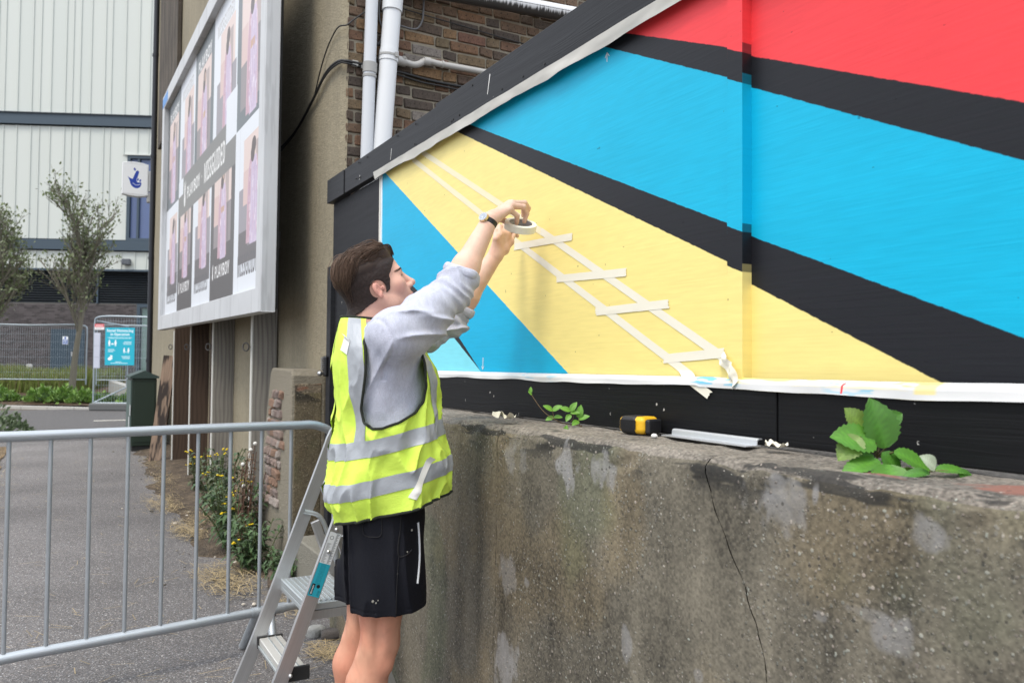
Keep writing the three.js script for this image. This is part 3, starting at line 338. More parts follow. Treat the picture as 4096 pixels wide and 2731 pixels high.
solo('thin_cable', tube([[-4.892, 3.735, -0.55], [-4.892, 3.723, -0.689], [-4.892, 3.705, -1.082], [-4.892, 3.685, -1.522], [-4.892, 3.66, -2.4]], 0.004, 60, 6), mCab, 'straight thin black wire clipped along the brick wall above the waste pipe', 'cable');
{ const P = thing('rain_pipe', 'thin dark blue-black rainwater pipe at the far end of the rendered flank', 'pipe'); const m = M([0.012, 0.014, 0.02], 0.4); part('shaft', rod([-16.95, 0, -0.25], [-16.95, 9.5, -0.25], 0.05, 0.05, 12), m, P); part('bracket', join([1.4, 3.4, 5.4, 7.4].map(y => new THREE.CylinderGeometry(0.062, 0.062, 0.05, 12).translate(-16.95, y, -0.25))), m, P); }
{ // gate pier: raking stub of the old wall
  const P = thing('concrete_pier', 'stubby sloping concrete pier with crumbling brick showing, beside the black door', 'pier');
  const m = M([0.235, 0.21, 0.165], 0.95, { bumpMap: again(roughConc, 2.2, 2.2), bumpScale: 0.012, vertexColors: true });
  const prof = y => lerp(-6.3, -5.8, y / 1.31);
  const shp = new THREE.Shape([[-6.3, 0], [-5.225, 0], [-5.225, 1.285], [-5.25, 1.315], [-5.78, 1.325], [-5.81, 1.3]].map(p => new THREE.Vector2(...p)));
  let g = new THREE.ExtrudeGeometry(shp, { depth: 0.2, bevelEnabled: true, bevelSize: 0.014, bevelThickness: 0.014, bevelSegments: 2, steps: 6 }); g.translate(0, 0, -0.29);
  g = muv(g); vcol(g, (x, y, z) => { const n = 0.7 + 0.6 * fbm3(x * 7, y * 5, z * 7, 4); return [n, n, n * 0.97]; }); part('pier_body', g, m, P);
  const ex = part('exposed_aggregate', bx(-5.228, -5.206, 0.02, 1.24, -0.275, -0.095, 0.01), M([0.17, 0.15, 0.11], 0.97, { map: again(concreteT.c, 0.33, 0.66), bumpMap: again(roughConc, 3, 3), bumpScale: 0.02 }), P); ex.material.color.setRGB(1.25, 1.15, 0.95);
  // crumbled bricks in the front face
  const r = rng(44), pal = [[0.36, 0.27, 0.23], [0.30, 0.235, 0.21], [0.42, 0.36, 0.32], [0.32, 0.2, 0.14]].map(c => M(c, 0.95, { bumpMap: again(roughConc, 6, 6), bumpScale: 0.012 }));
  for (let row = 0; row < 12; row++) { const y = 1.16 - row * 0.068; const cx = -5.62 - row * 0.012, w = 0.22 + 0.22 * Math.sin(Math.min(row, 9) / 9 * 2.6); let x = cx - w / 2; while (x < cx + w / 2) { const L = 0.05 + r() * 0.08; const q = new RoundedBoxGeometry(L - 0.008, 0.056, 0.05, 2, 0.014); const pp = q.attributes.position; for (let i = 0; i < pp.count; i++) pp.setXYZ(i, pp.getX(i) + 0.01 * (noise3(pp.getY(i) * 70, row, x * 9) - 0.5), pp.getY(i) + 0.012 * (noise3(pp.getX(i) * 60, row * 3, 2) - 0.5), pp.getZ(i) + 0.02 * (noise3(pp.getX(i) * 50, pp.getY(i) * 50, row) - 0.5)); q.computeVertexNormals(); const b = part('broken_brick', muv(q), pal[Math.floor(r() * 4)], P); b.position.set(x + L / 2, y, -0.082 + 0.014 * (r() - 0.5)); b.rotation.z = (r() - 0.5) * 0.3; x += L; } }
}
// ================= billboard =================
{
  const o = V(-11.218, 1.791, 0.158), e = V(-5.508, 1.722, 0.070), ax = e.clone().sub(o), W = ax.length(); ax.normalize(); const up = V(0.012, 1, 0); up.addScaledVector(ax, -up.dot(ax)).normalize(); const n = ax.clone().cross(up);
  const B = thing('billboard', 'large white framed billboard with a grid of fashion posters on timber posts', 'billboard'); B.position.copy(o); B.quaternion.setFromRotationMatrix(new THREE.Matrix4().makeBasis(ax, up, n));
  const H = 3.01, f = 0.165;
  const wt = ctex(512, 128, (u, v) => { const k = 0.56 + 0.08 * (pfbm(u, v, 6, 4, 3) - 0.5), st = smooth(0.6, 0.72, pfbm(u, v, 40, 3, 8, 4)); return [k * 0.98, k * 1.0, k * 1.01].map(c => c * (1 - 0.14 * st)); });
  const mF = M([0.97, 0.98, 1.0], 0.5, { map: again(wt, 0.7, 0.7) });
  const frame = (pts, z0, d) => prism(pts, d, { bevel: 0.004 }).translate(0, 0, z0);
  part('frame_bottom', muv(frame([[0, 0], [W, 0], [W - f, f], [f, f]], -0.095, 0.09)), mF, B); part('frame_top', muv(frame([[0, H], [f, H - f], [W - f, H - f], [W, H]], -0.095, 0.09)), mF, B);
  part('frame_side', muv(frame([[W, 0], [W, H], [W - f, H - f], [W - f, f]], -0.095, 0.09)), mF, B); part('frame_side', muv(frame([[0, 0], [f, f], [f, H - f], [0, H]], -0.095, 0.09)), mF, B);
  part('backing', bx(0.02, W - 0.02, 0.02, H - 0.02, -0.12, -0.098), M([0.02, 0.02, 0.02], 0.9), B);
  const pw = W - 2 * f - 0.004, ph = H - 2 * f - 0.004;
  const poster = canvasTex(2048, 1024, (g, w, h) => {
    const cw = w / 5, rh = h / 2, r = rng(12);
    const fit = (str, x, y, w, hh, c) => { g.save(); g.font = 'bold 100px sans-serif'; g.textAlign = 'left'; g.textBaseline = 'middle'; const mw = g.measureText(str).width || str.length * 66; g.translate(x, y); g.scale(w / mw, hh / 73); g.fillStyle = c; g.fillText(str, 0, 0); g.restore(); };
    const fig = (x, y, s, hh, back) => { // a tall standing figure in a long pale robe, without features
      const robe = (x0, x1, c, ph) => { g.fillStyle = c; g.beginPath(); g.moveTo(x + x0 * s * 0.7, y + hh * 0.2); g.bezierCurveTo(x + x0 * s * 1.3, y + hh * 0.4, x + x0 * s * 1.1, y + hh * 0.7, x + x0 * s * 1.25, y + hh * ph); g.lineTo(x + x1 * s * 1.2, y + hh * ph); g.bezierCurveTo(x + x1 * s * 1.1, y + hh * 0.7, x + x1 * s * 1.25, y + hh * 0.4, x + x1 * s * 0.7, y + hh * 0.2); g.fill(); };
      robe(-0.19, 0.19, 'rgb(222,184,194)', 0.95); robe(-0.08, 0.16, 'rgb(214,196,222)', 0.97); robe(-0.17, -0.09, 'rgb(206,164,180)', 0.95); g.strokeStyle = 'rgba(140,104,130,.55)'; g.lineWidth = 2; for (let i = 0; i < 5; i++) { g.beginPath(); g.moveTo(x + (i / 4 - 0.5) * s * 0.2, y + hh * 0.26); g.quadraticCurveTo(x + (i / 4 - 0.5) * s * 0.34, y + hh * 0.6, x + (i / 4 - 0.5) * s * 0.38, y + hh * 0.94); g.stroke(); }
      g.fillStyle = 'rgb(84,66,60)'; g.beginPath(); g.ellipse(x + s * 0.01, y + hh * 0.1, s * 0.085, hh * 0.075, 0, 0, 7); g.fill(); g.beginPath(); g.ellipse(x - s * 0.03, y + hh * 0.17, s * 0.075, hh * 0.075, 0.15, 0, 7); g.fill();
      if (!back) { g.fillStyle = 'rgb(200,165,146)'; g.beginPath(); g.ellipse(x + s * 0.025, y + hh * 0.105, s * 0.045, hh * 0.045, 0, 0, 7); g.fill(); g.fillStyle = 'rgb(206,164,138)'; g.fillRect(x - s * 0.08, y + hh * 0.43, s * 0.17, hh * 0.06); }
      for (let i = 0; i < 70; i++) { g.fillStyle = ['rgba(190,160,200,.45)', 'rgba(248,240,248,.6)', 'rgba(214,168,190,.35)'][i % 3]; g.fillRect(x + (r() - 0.5) * s * 0.34, y + hh * (0.24 + r() * 0.68), s * (0.015 + r() * 0.02), hh * (0.02 + r() * 0.06)); } };
    for (let j = 0; j < 2; j++) for (let i = 0; i < 5; i++) {
      const x = i * cw, y = j * rh, dark = (i + j) % 2 === 0;
      g.fillStyle = dark ? (j ? 'rgb(82,76,74)' : 'rgb(104,112,116)') : 'rgb(238,243,250)'; g.fillRect(x, y, cw, rh);
      const ix = x + cw * (dark ? 0.14 : 0.3), iy = y + rh * (j ? 0.1 : 0.2), iw = cw * (dark ? 0.72 : 0.6), ih = rh * (j ? 0.62 : 0.7);
      g.fillStyle = 'rgb(236,214,206)'; g.fillRect(ix, iy, iw, ih * 0.55); g.fillStyle = dark ? 'rgb(150,140,142)' : 'rgb(158,152,160)'; g.fillRect(ix - (dark ? 0 : cw * 0.14), iy + ih * 0.45, iw + (dark ? 0 : cw * 0.2), ih * 0.55);
      g.fillStyle = 'rgb(226,196,190)'; g.fillRect(ix, iy + ih * 0.3, iw * 0.3, ih * 0.32); g.fillStyle = 'rgba(90,80,82,.35)'; g.fillRect(ix + iw * 0.66, iy + ih * 0.1, iw * 0.2, ih * 0.75); if (j) { g.fillStyle = dark ? 'rgb(86,78,76)' : 'rgb(104,97,98)'; g.fillRect(ix - (dark ? 0 : cw * 0.14), iy + ih * 0.86, iw + (dark ? 0 : cw * 0.2), ih * 0.3); }
      fig(ix + iw * 0.52, iy + ih * 0.02, cw * 0.8, ih * (j ? 1.02 : 1.12), !dark);
      g.textAlign = 'center'; g.textBaseline = 'middle';
      if (j === 1) { fit(dark ? 'PLAYBOY' : 'MISSGUIDED', x + cw * (dark ? 0.22 : 0.14), y + rh * (dark ? 0.80 : 0.83), cw * (dark ? 0.62 : 0.74), rh * (dark ? 0.085 : 0.125), dark ? '#f6f6f6' : 'rgb(92,88,90)'); if (dark) bunny(g, x + cw * 0.13, y + rh * 0.80, cw * 0.10, '#f6f6f6'); }
      else fit(dark ? 'PLAYBOY' : 'MISSGUIDED', x + cw * 0.14, y + rh * 0.15, cw * 0.72, rh * 0.09, dark ? '#f2f2f2' : 'rgb(196,196,196)');
    }
    function bunny(g, x, y, s, c) { g.fillStyle = c; g.beginPath(); g.ellipse(x, y + s * 0.25, s * 0.26, s * 0.34, 0, 0, 7); g.fill(); g.beginPath(); g.ellipse(x - s * 0.16, y - s * 0.35, s * 0.1, s * 0.42, -0.15, 0, 7); g.fill(); g.beginPath(); g.ellipse(x + s * 0.16, y - s * 0.35, s * 0.1, s * 0.42, 0.25, 0, 7); g.fill(); }
    // the band across the middle
    g.fillStyle = 'rgb(128,126,122)'; g.fillRect(cw * 0.98, rh * 0.86, cw * 3.02, rh * 0.32); g.fillStyle = 'rgb(238,243,250)'; g.fillRect(cw * 0.98, rh * 0.86, cw * 0.32, rh * 0.14); g.fillRect(cw * 3.6, rh * 0.7, cw * 0.42, rh * 0.3);
    g.fillStyle = '#f7f7f5'; g.textAlign = 'left'; g.textBaseline = 'middle'; g.font = 'bold ' + Math.round(rh * 0.16) + 'px sans-serif'; bunny(g, cw * 1.42, rh * 1.03, rh * 0.16, '#f7f7f5'); fit('PLAYBOY', cw * 1.56, rh * 1.03, cw * 0.8, rh * 0.10, '#f7f7f5'); g.fillRect(cw * 2.45, rh * 1.02, 8, 8); fit('MISSGUIDED', cw * 2.58, rh * 1.03, cw * 1.0, rh * 0.15, '#f7f7f5');
    g.strokeStyle = 'rgba(120,120,125,.35)'; g.lineWidth = 2; for (let i = 1; i < 6; i++) { g.beginPath(); g.moveTo(i * w / 6, 0); g.lineTo(i * w / 6, h); g.stroke(); }
  });
  const pg = new THREE.PlaneGeometry(pw, ph).translate(W / 2, H / 2, -0.06); part('poster', pg, M([0.80, 0.80, 0.80], 0.38, { map: poster }), B);
  part('sticker', bx(0.02, 0.5, H - 0.15, H - 0.03, -0.001, 0.001), M([0.03, 0.22, 0.6], 0.4), B);
  part('cross_beam', bx(0.1, W - 0.45, 0.5, 0.62, -0.24, -0.122), M([0.03, 0.028, 0.025], 0.9), B); part('cross_beam', bx(0.1, W - 0.45, 2.3, 2.42, -0.2, -0.125), M([0.03, 0.028, 0.025], 0.9), B);
}
{ // timber posts under it, edge-on to the path
  const grey = ctex(256, 1024, (u, v) => { const g = Math.abs(Math.sin((u * 7 + 1.4 * pfbm(u, v, 2, 3, 6, 4)) * 3.14)), n = pfbm(u, v, 30, 3, 5, 4); const b = 0.20 + 0.09 * (g - 0.5) + 0.12 * (n - 0.5); return [b * 1.02, b * 0.96, b * 0.86]; });
  const brn = M([0.075, 0.052, 0.04], 0.9, { map: again(grey, 3, 0.5) }); brn.color.setRGB(0.32, 0.22, 0.17);
  const mg = M(W1, 0.88, { map: again(grey, 4, 0.5), bumpMap: again(woodH, 0.5, 3), bumpScale: 0.002 }), mEdge2 = M([0.56, 0.56, 0.52], 0.85, { bumpMap: again(grainH, 3, 3), bumpScale: 0.002 });
  const xs = [[-6.56, 'pale grey timber billboard post nearest the concrete pier', mg, 0.19], [-8.45, 'pale grey timber billboard post, second from the concrete pier', mg, 0.2], [-10.05, 'dark brown timber billboard post, third from the concrete pier', brn, 0.2], [-11.66, 'dark brown timber billboard post nearest the leaning plank', brn, 0.2]];
  for (const [x, label, m, d] of xs) {
    const P = thing('billboard_post', label, 'post', [x, 0, 0], 'billboard posts');
    part('timber', bx(-0.07, 0, 0, 4.9, -0.1 - d, -0.104, 0.004), m, P); part('white_edge', bx(-0.06, -0.004, 0.02, 1.80, -0.1035, -0.092, 0.003), mEdge2, P);
    const rg = new THREE.TorusGeometry(0.032, 0.006, 8, 20).rotateY(0.6); part('eye_bolt', join([rg.translate(-0.05, 1.5 - (x + 6.56) * 0.016, -0.055), rod([-0.05, 1.5 - (x + 6.56) * 0.016, -0.09], [-0.05, 1.5 - (x + 6.56) * 0.016, -0.11], 0.006)]), M([0.10, 0.095, 0.09], 0.6, { metalness: 0.5 }), P);
  }
  // dark boarding on the wall behind the far posts
  for (const [x0, x1, c, label] of [[-9.75, -8.95, brn, 'dark boarding fixed to the wall between the second and third posts'], [-11.35, -10.55, brn, 'dark boarding on the wall between the third post and the leaning plank']]) { const P = thing('boarding', label, 'boarding'); for (let i = 0; i < 4; i++) part('board', bx(lerp(x0, x1, i / 4) + 0.004, lerp(x0, x1, (i + 1) / 4) - 0.004, 0.02, 2.2, -0.295 + 0.004 * (i % 2), -0.268 + 0.004 * (i % 2)), c, P); }
  const lp = ctex(128, 512, (u, v) => { const g = pfbm(u, v, 12, 3, 4, 3), s = fbm2(u * 3, v * 6, 8, 3); const b = 0.17 + 0.12 * (g - 0.5); const d = smooth(0.45, 0.62, s); return [lerp(b * 1.3, 0.03, d), lerp(b * 0.92, 0.022, d), lerp(b * 0.66, 0.018, d)]; });
  const P = thing('leaning_plank', 'scorched brown plank leaning against the wall beside the green cabinet', 'plank'); const g = new THREE.BoxGeometry(0.19, 1.5, 0.035); const pl = part('board', g, M(W1, 0.9, { map: lp }), P); pl.position.set(-11.95, 0.72, 0.0); pl.rotation.set(-0.12, 0.9, -0.06, 'YXZ');
}
// ================= far side of the road =================
{
  const B = thing('clad_building', 'modern building with pale ribbed metal cladding over a dark brick ground floor', 'building', [-42.756, 0.6, 3.618]); B.rotation.y = 64.9 * Math.PI / 180;
  const mC = [[0.555, 0.585, 0.55], [0.565, 0.595, 0.56], [0.545, 0.578, 0.545]].map(c => M(c, 0.45)), mS = M([0.045, 0.07, 0.095], 0.45), mD = M([0.03, 0.034, 0.038], 0.7);
  const pat = [0.58, 0.62, 0.36, 0.48, 0.63, 0.31, 0.33, 0.48, 0.62, 0.29, 0.62, 0.61, 0.49, 0.32];
  const panel = (x0, x1, y0, y1, i) => part('cladding_panel', join([bx(x0 + 0.006, x1 - 0.006, y0, y1, -0.06, 0), bx(x0 - 0.018, x0 + 0.018, y0, y1, -0.01, 0.045)]), mC[i % 3], B);
  let x = -7.03 + 0.13, i = 0; while (x < 9) { const w = pat[i % 14], x1 = x + w; panel(x, x1, 5.02, 5.83, i); if (x1 > 5.34 && x < 7.02) { panel(x, x1, 10.3, 11.55, i); } else panel(x, x1, 6.38, 11.55, i + 1); panel(x, x1, 12.15, 19, i + 2); x = x1; i++; }
  part('band', bx(-7, 9, 11.6, 12.08, -0.05, 0.14), mS, B); part('band_lip', bx(-7, 9, 12.082, 12.13, -0.05, 0.2), M([0.02, 0.03, 0.04], 0.5), B); part('band', bx(-7, 9, 5.88, 6.33, -0.05, 0.14), mS, B); part('drip_edge', bx(-7, 9, 4.93, 5.015, -0.3, 0.05), mS, B);
  part('core', bx(-7, 9, 0, 19, -3, -0.32), mD, B); part('window_cheek', bx(4.6, 5.34, 6.38, 10.3, -0.075, -0.004), mC[0], B);
  const lou = []; for (let y = 3.5; y < 4.93; y += 0.11) lou.push(new THREE.BoxGeometry(15.8, 0.02, 0.12).rotateX(0.6).translate(1, y, -0.2)); const lv = part('louvre_slats', join(lou), M([0.02, 0.027, 0.034], 0.5), B); lv.userData.kind = 'stuff'; part('louvre_post', bx(4.05, 4.12, 3.45, 4.93, -0.2, -0.1), mS, B);
  // dark brick ground floor
  const bm = M(W1, 0.9), bg = muv(new THREE.BoxGeometry(0.214, 0.064, 0.1)), ib = new THREE.InstancedMesh(bg, bm, 3400); let n = 0; const r = rng(3), mm = new THREE.Matrix4(), cc = new THREE.Color();
  for (let row = 0; row < 45; row++) for (let k = 0; k < 75; k++) { const bxp = -6.9 + k * 0.225 + (row % 2) * 0.1125, by = 0.04 + row * 0.0755; if (bxp > 2.0 && bxp < 3.62 && by < 2.3) continue; if (bxp > 5.7) continue; mm.makeTranslation(bxp, by, -0.2 + 0.004 * r()); ib.setMatrixAt(n, mm); const k2 = 0.045 + 0.05 * r(); cc.setRGB(k2 * 1.12, k2 * 0.98, k2 * 1.0); ib.setColorAt(n, cc); n++; }
  ib.count = n; ib.name = 'brickwork'; ib.userData.kind = 'stuff'; B.add(ib); part('mortar_bed', bx(-7, 5.85, 0, 3.48, -0.29, -0.157), M([0.11, 0.105, 0.10], 0.95), B);
  const d = part('door', bx(2.07, 3.57, 0.02, 2.25, -0.2, -0.12), M([0.028, 0.052, 0.075], 0.5), B); part('door_leaf_gap', bx(2.815, 2.83, 0.02, 2.25, -0.119, -0.117), mD, d); part('handle', join([bx(3.0, 3.14, 1.16, 1.19, -0.11, -0.06), bx(2.99, 3.05, 1.02, 1.22, -0.119, -0.10)]), M([0.5, 0.5, 0.5], 0.35, { metalness: 0.8 }), d);
  const st = canvasTex(128, 160, (g, w, h) => { g.fillStyle = '#e9eef2'; g.fillRect(0, 0, w, h); g.fillStyle = '#1c4fa3'; g.fillRect(8, 60, w - 16, h - 68); g.fillStyle = '#1c4fa3'; g.beginPath(); g.arc(64, 30, 22, 0, 7); g.fill(); g.fillStyle = '#e9eef2'; for (let k = 0; k < 4; k++) g.fillRect(18, 72 + k * 18, w - 36 - (k % 2) * 20, 8); }); part('door_sign', new THREE.PlaneGeometry(0.24, 0.36).translate(2.72, 1.74, -0.112), M(W1, 0.6, { map: st }), d);
  // window on the upper floor and glazed bay at ground level
  const glass = new THREE.MeshPhysicalMaterial({ color: 0x8fa4c8, roughness: 0.06, metalness: 0 }); glass.color.setRGB(0.10, 0.14, 0.27);
  const W = part('window', bx(5.34, 7.02, 6.35, 10.3, -0.18, -0.12), M([0.03, 0.045, 0.06], 0.5), B); part('frame', join([bx(5.34, 5.48, 6.35, 10.3, -0.118, 0.03), bx(5.8, 5.89, 6.45, 10.2, -0.118, 0.01), bx(6.9, 7.02, 6.35, 10.3, -0.118, 0.03), bx(5.48, 6.9, 6.35, 6.47, -0.118, 0.03), bx(5.48, 6.9, 10.16, 10.3, -0.118, 0.03)]), mS, W); part('pane', bx(5.49, 5.79, 6.48, 10.15, -0.117, -0.105), glass, W); part('pane', bx(5.9, 6.89, 6.48, 10.15, -0.117, -0.105), glass, W); part('flashing', bx(5.22, 7.12, 10.301, 10.36, -0.05, 0.08), mC[1], W);
  const G = part('glazed_bay', bx(5.86, 8.9, 0, 3.45, -0.3, -0.27), mD, B); part('bay_frame', join([bx(5.86, 6.0, 0, 3.45, -0.268, -0.1), bx(6.0, 8.9, 3.3, 3.45, -0.268, -0.1), bx(7.0, 7.07, 0, 3.3, -0.268, -0.12)]), mS, G); part('blind', bx(6.05, 6.72, 0.05, 3.28, -0.262, -0.25), M([0.5, 0.56, 0.45], 0.9), G); part('pane', bx(6.01, 6.99, 0.02, 3.29, -0.16, -0.15), new THREE.MeshPhysicalMaterial({ color: 0xdfe8ea, roughness: 0.05, transmission: 1, thickness: 0 }), G); part('pane', bx(7.08, 8.88, 0.02, 3.29, -0.16, -0.15), glass, G);
  const L = thing('wall_light', 'small dark security light on the cladding below the slate band', 'light', [-42.756, 0.6, 3.618]); L.rotation.y = B.rotation.y; part('housing', new RoundedBoxGeometry(0.36, 0.28, 0.24, 2, 0.04).translate(5.45, 5.35, 0.16), M([0.09, 0.1, 0.115], 0.5), L); part('visor', bx(5.25, 5.32, 5.3, 5.42, 0.1, 0.3), M([0.2, 0.21, 0.23], 0.5), L);
}
{ // posts by the door
  const m = M([0.5, 0.5, 0.48], 0.5); const a = thing('bollard_light', 'small round-topped white bollard light in front of the brick wall', 'bollard', [-39.6, 0.55, 2.85]); part('stem', rod([0, 0, 0], [0, 0.36, 0], 0.05), M([0.1, 0.1, 0.1], 0.6), a); part('cap', new THREE.SphereGeometry(0.1, 14, 10).translate(0, 0.42, 0), M([0.75, 0.75, 0.75], 0.5), a);
  const b = thing('vent_post', 'pale metal vent post in front of the dark brick wall', 'post', [-39.3, 0.55, 2.4]); part('pipe', rod([0, 0, 0], [0, 0.62, 0], 0.09), m, b); part('hood', bx(-0.1, 0.14, 0.56, 0.7, -0.1, 0.12, 0.03), m, b);
  const c = thing('planter_wall', 'low concrete retaining wall behind the ornamental grass', 'wall'); const d1 = V(-39.9, 0, 5.5), d2 = V(-37.2, 0, -0.2); const mc = M([0.33, 0.325, 0.30], 0.9, { bumpMap: again(grainH, 2, 2), bumpScale: 0.004 });
  part('low_wall', bar([-40.2, 0.62, 6], [-38.2, 0.62, 1.62], 0.2, 0.30, [0, 1, 0]), mc, c); part('raised_wall', bar([-38.15, 0.58, 1.6], [-37.0, 0.58, -0.8], 0.46, 0.30, [0, 1, 0]), mc, c);
  const e = thing('planter_wall', 'short sloping concrete wall behind the green cabinet', 'wall'); part('raking_wall', bar([-30.4, 0.36, -0.3], [-26.8, 0.2, -0.75], 0.75, 0.25, [0, 1, 0]), mc, e);
}
{ // projecting lightbox sign with a crossed-fingers emblem
  const S = thing('projecting_sign', 'white box sign with a blue crossed-fingers emblem on a wall bracket', 'sign', [-17.9, 5.1, 0]);
  const t = canvasTex(256, 320, (g, w, h) => { g.fillStyle = '#eef1f4'; g.fillRect(0, 0, w, h); g.translate(120, 158); g.scale(0.98, 1); g.fillStyle = '#1b3fa6';
    g.beginPath(); g.moveTo(-82, -22); g.quadraticCurveTo(-52, 0, -22, 4); g.quadraticCurveTo(-6, -42, 14, -84); g.quadraticCurveTo(34, -104, 46, -78); g.quadraticCurveTo(40, -40, 18, 14); g.quadraticCurveTo(26, 44, 52, 34); g.quadraticCurveTo(70, 26, 74, 44); g.quadraticCurveTo(72, 92, 26, 102); g.quadraticCurveTo(-22, 104, -46, 58); g.quadraticCurveTo(-56, 10, -82, -22); g.fill();
    g.beginPath(); g.ellipse(-2, -104, 10, 17, -0.3, 0, 7); g.fill(); g.fillStyle = '#eef1f4'; g.lineWidth = 5; g.strokeStyle = '#eef1f4'; for (const [x, y] of [[34, 6], [60, 14]]) { g.fillStyle = '#1b3fa6'; g.beginPath(); g.ellipse(x, y, 12, 18, 0.35, 0, 7); g.fill(); g.stroke(); }
    g.beginPath(); g.moveTo(-22, 46); g.quadraticCurveTo(14, 82, 60, 54); g.stroke(); });
  const W = 0.46, H = 0.68, sh = new THREE.Shape(); sh.moveTo(-W / 2, -H / 2 + 0.03); sh.quadraticCurveTo(0, -H / 2 - 0.03, W / 2, -H / 2 + 0.03); sh.lineTo(W / 2, H / 2 - 0.03); sh.quadraticCurveTo(0, H / 2 + 0.03, -W / 2, H / 2 - 0.03); sh.closePath();
  const body = new THREE.ExtrudeGeometry(sh, { depth: 0.12, bevelEnabled: true, bevelSize: 0.012, bevelThickness: 0.012, bevelSegments: 2 }); body.translate(0, 0, -0.06).rotateY(Math.PI / 2); part('light_box', body, M([0.74, 0.76, 0.78], 0.4), S);
  const pg = new THREE.PlaneGeometry(W - 0.02, H - 0.08).rotateY(Math.PI / 2).translate(0.074, 0, 0); part('emblem_face', pg, M(W1, 0.4, { map: t }), S);
  part('bracket', bx(-0.05, 0.05, -0.22, 0.2, -0.42, -0.245, 0.01), M([0.7, 0.71, 0.72], 0.5), S); part('junction_box', bx(-0.05, 0.06, -0.45, -0.25, -0.38, -0.22, 0.02), M([0.42, 0.42, 0.42], 0.6), S);
}
{ // site fencing
  const mz = M([0.36, 0.42, 0.46], 0.4, { metalness: 0.5 });
  function fencePanel(label, a, dir, w, h, y0, brace) {
    const P = thing('site_fence_panel', label, 'fence', [a[0], y0, a[1]], 'wire mesh site fence panels'); P.rotation.y = Math.atan2(-dir[1], dir[0]); const r = 0.14;
    part('frame', tube([[0, 0, 0], [0, h * 0.5, 0], [0, h - r, 0], [0.02, h - 0.05, 0], [r, h, 0], [w / 2, h, 0], [w - r, h, 0], [w - 0.02, h - 0.05, 0], [w, h - r, 0], [w, h * 0.5, 0], [w, 0, 0]], 0.024, 120, 8), mz, P);
    part('rail', rod([0, 0.16, 0], [w, 0.16, 0], 0.02), mz, P); const ws = []; for (let x = 0.07; x < w; x += 0.075) ws.push(new THREE.BoxGeometry(0.004, h - 0.2, 0.004).translate(x, h / 2 + 0.08, 0)); for (let y = 0.4; y < h; y += 0.26) ws.push(new THREE.BoxGeometry(w, 0.006, 0.006).translate(w / 2, y, 0.004)); const m = part('wire_mesh', join(ws), mz, P); m.userData.kind = 'stuff';
    if (brace) part('brace', join([rod([0.05, 0.18, 0.02], [0.75, 0.62, -0.5], 0.02), rod([0.7, 0.62, -0.5], [0.72, h - 0.35, -0.5], 0.02), rod([0.72, h - 0.25, -0.5], [0.05, h - 0.12, 0], 0.02)]), mz, P); return P;
  }
  fencePanel('wire mesh site fence panel carrying the turquoise notice', [-25.46, 0.43], [0.49, -0.87], 3.4, 2.6, 0.05, true);
  fencePanel('wire mesh site fence panel in front of the blue-grey door', [-32.5, 3.9], [0.49, -0.87], 3.9, 2.0, 0.6, false);
  fencePanel('wire mesh site fence panel behind the turquoise notice', [-30.3, 0.2], [0.49, -0.87], 3.4, 2.0, 0.6, false);
  const F = thing('fence_foot', 'grey block foot under the site fence by the kerb', 'block', [-25.3, 0, 0.2]); const fg = new RoundedBoxGeometry(1.15, 0.22, 0.3, 2, 0.05); fg.rotateY(1.06); part('block', muv(fg).translate(0.1, 0.1, -0.22), M([0.12, 0.125, 0.125], 0.9), F);
  const ang = Math.atan2(0.87, 0.49);
  const N = thing('distancing_notice', 'turquoise social distancing notice with white pictograms on the site fence', 'notice', [-24.95, 1.81, -0.19]); N.rotation.y = ang;
  const t = canvasTex(512, 660, (g, w, h) => { g.fillStyle = '#1fb0c9'; g.fillRect(0, 0, w, h); g.fillStyle = '#f4fbfc'; g.textAlign = 'center'; g.font = 'bold 62px sans-serif'; g.fillText('Social Distancing', w / 2, 72, 470); g.fillText('in Operation', w / 2, 138, 340); g.globalAlpha = 0.8; g.fillRect(40, 168, 430, 8); g.fillRect(60, 184, 390, 8); g.globalAlpha = 1;
    const man = (x, y, s) => { g.beginPath(); g.arc(x, y - s * 0.42, s * 0.13, 0, 7); g.fill(); g.beginPath(); g.ellipse(x, y, s * 0.2, s * 0.32, 0, 0, 7); g.fill(); g.fillRect(x - s * 0.13, y + s * 0.2, s * 0.1, s * 0.35); g.fillRect(x + s * 0.03, y + s * 0.2, s * 0.1, s * 0.35); };
    man(72, 270, 100); man(180, 270, 100); g.fillRect(100, 290, 52, 6); g.fillRect(108, 276, 36, 22); man(335, 400, 84); man(410, 400, 84); g.fillRect(350, 424, 44, 8); g.beginPath(); g.ellipse(90, 545, 42, 30, -0.4, 0, 7); g.fill(); g.beginPath(); g.ellipse(112, 500, 24, 14, 0.3, 0, 7); g.fill();
    g.globalAlpha = 0.85; for (const [x, y, l] of [[330, 245, 130], [310, 265, 150], [320, 285, 140], [50, 380, 110], [50, 400, 125], [50, 420, 90], [290, 500, 150], [300, 520, 140], [310, 540, 130], [180, 600, 110], [100, 622, 300]]) g.fillRect(x, y, l, 9); });
  part('board', new THREE.BoxGeometry(0.83, 1.06, 0.012), M([0.013, 0.4, 0.56], 0.5), N); part('print', new THREE.PlaneGeometry(0.82, 1.05).translate(0, 0, 0.008), M(W1, 0.5, { map: t }), N);
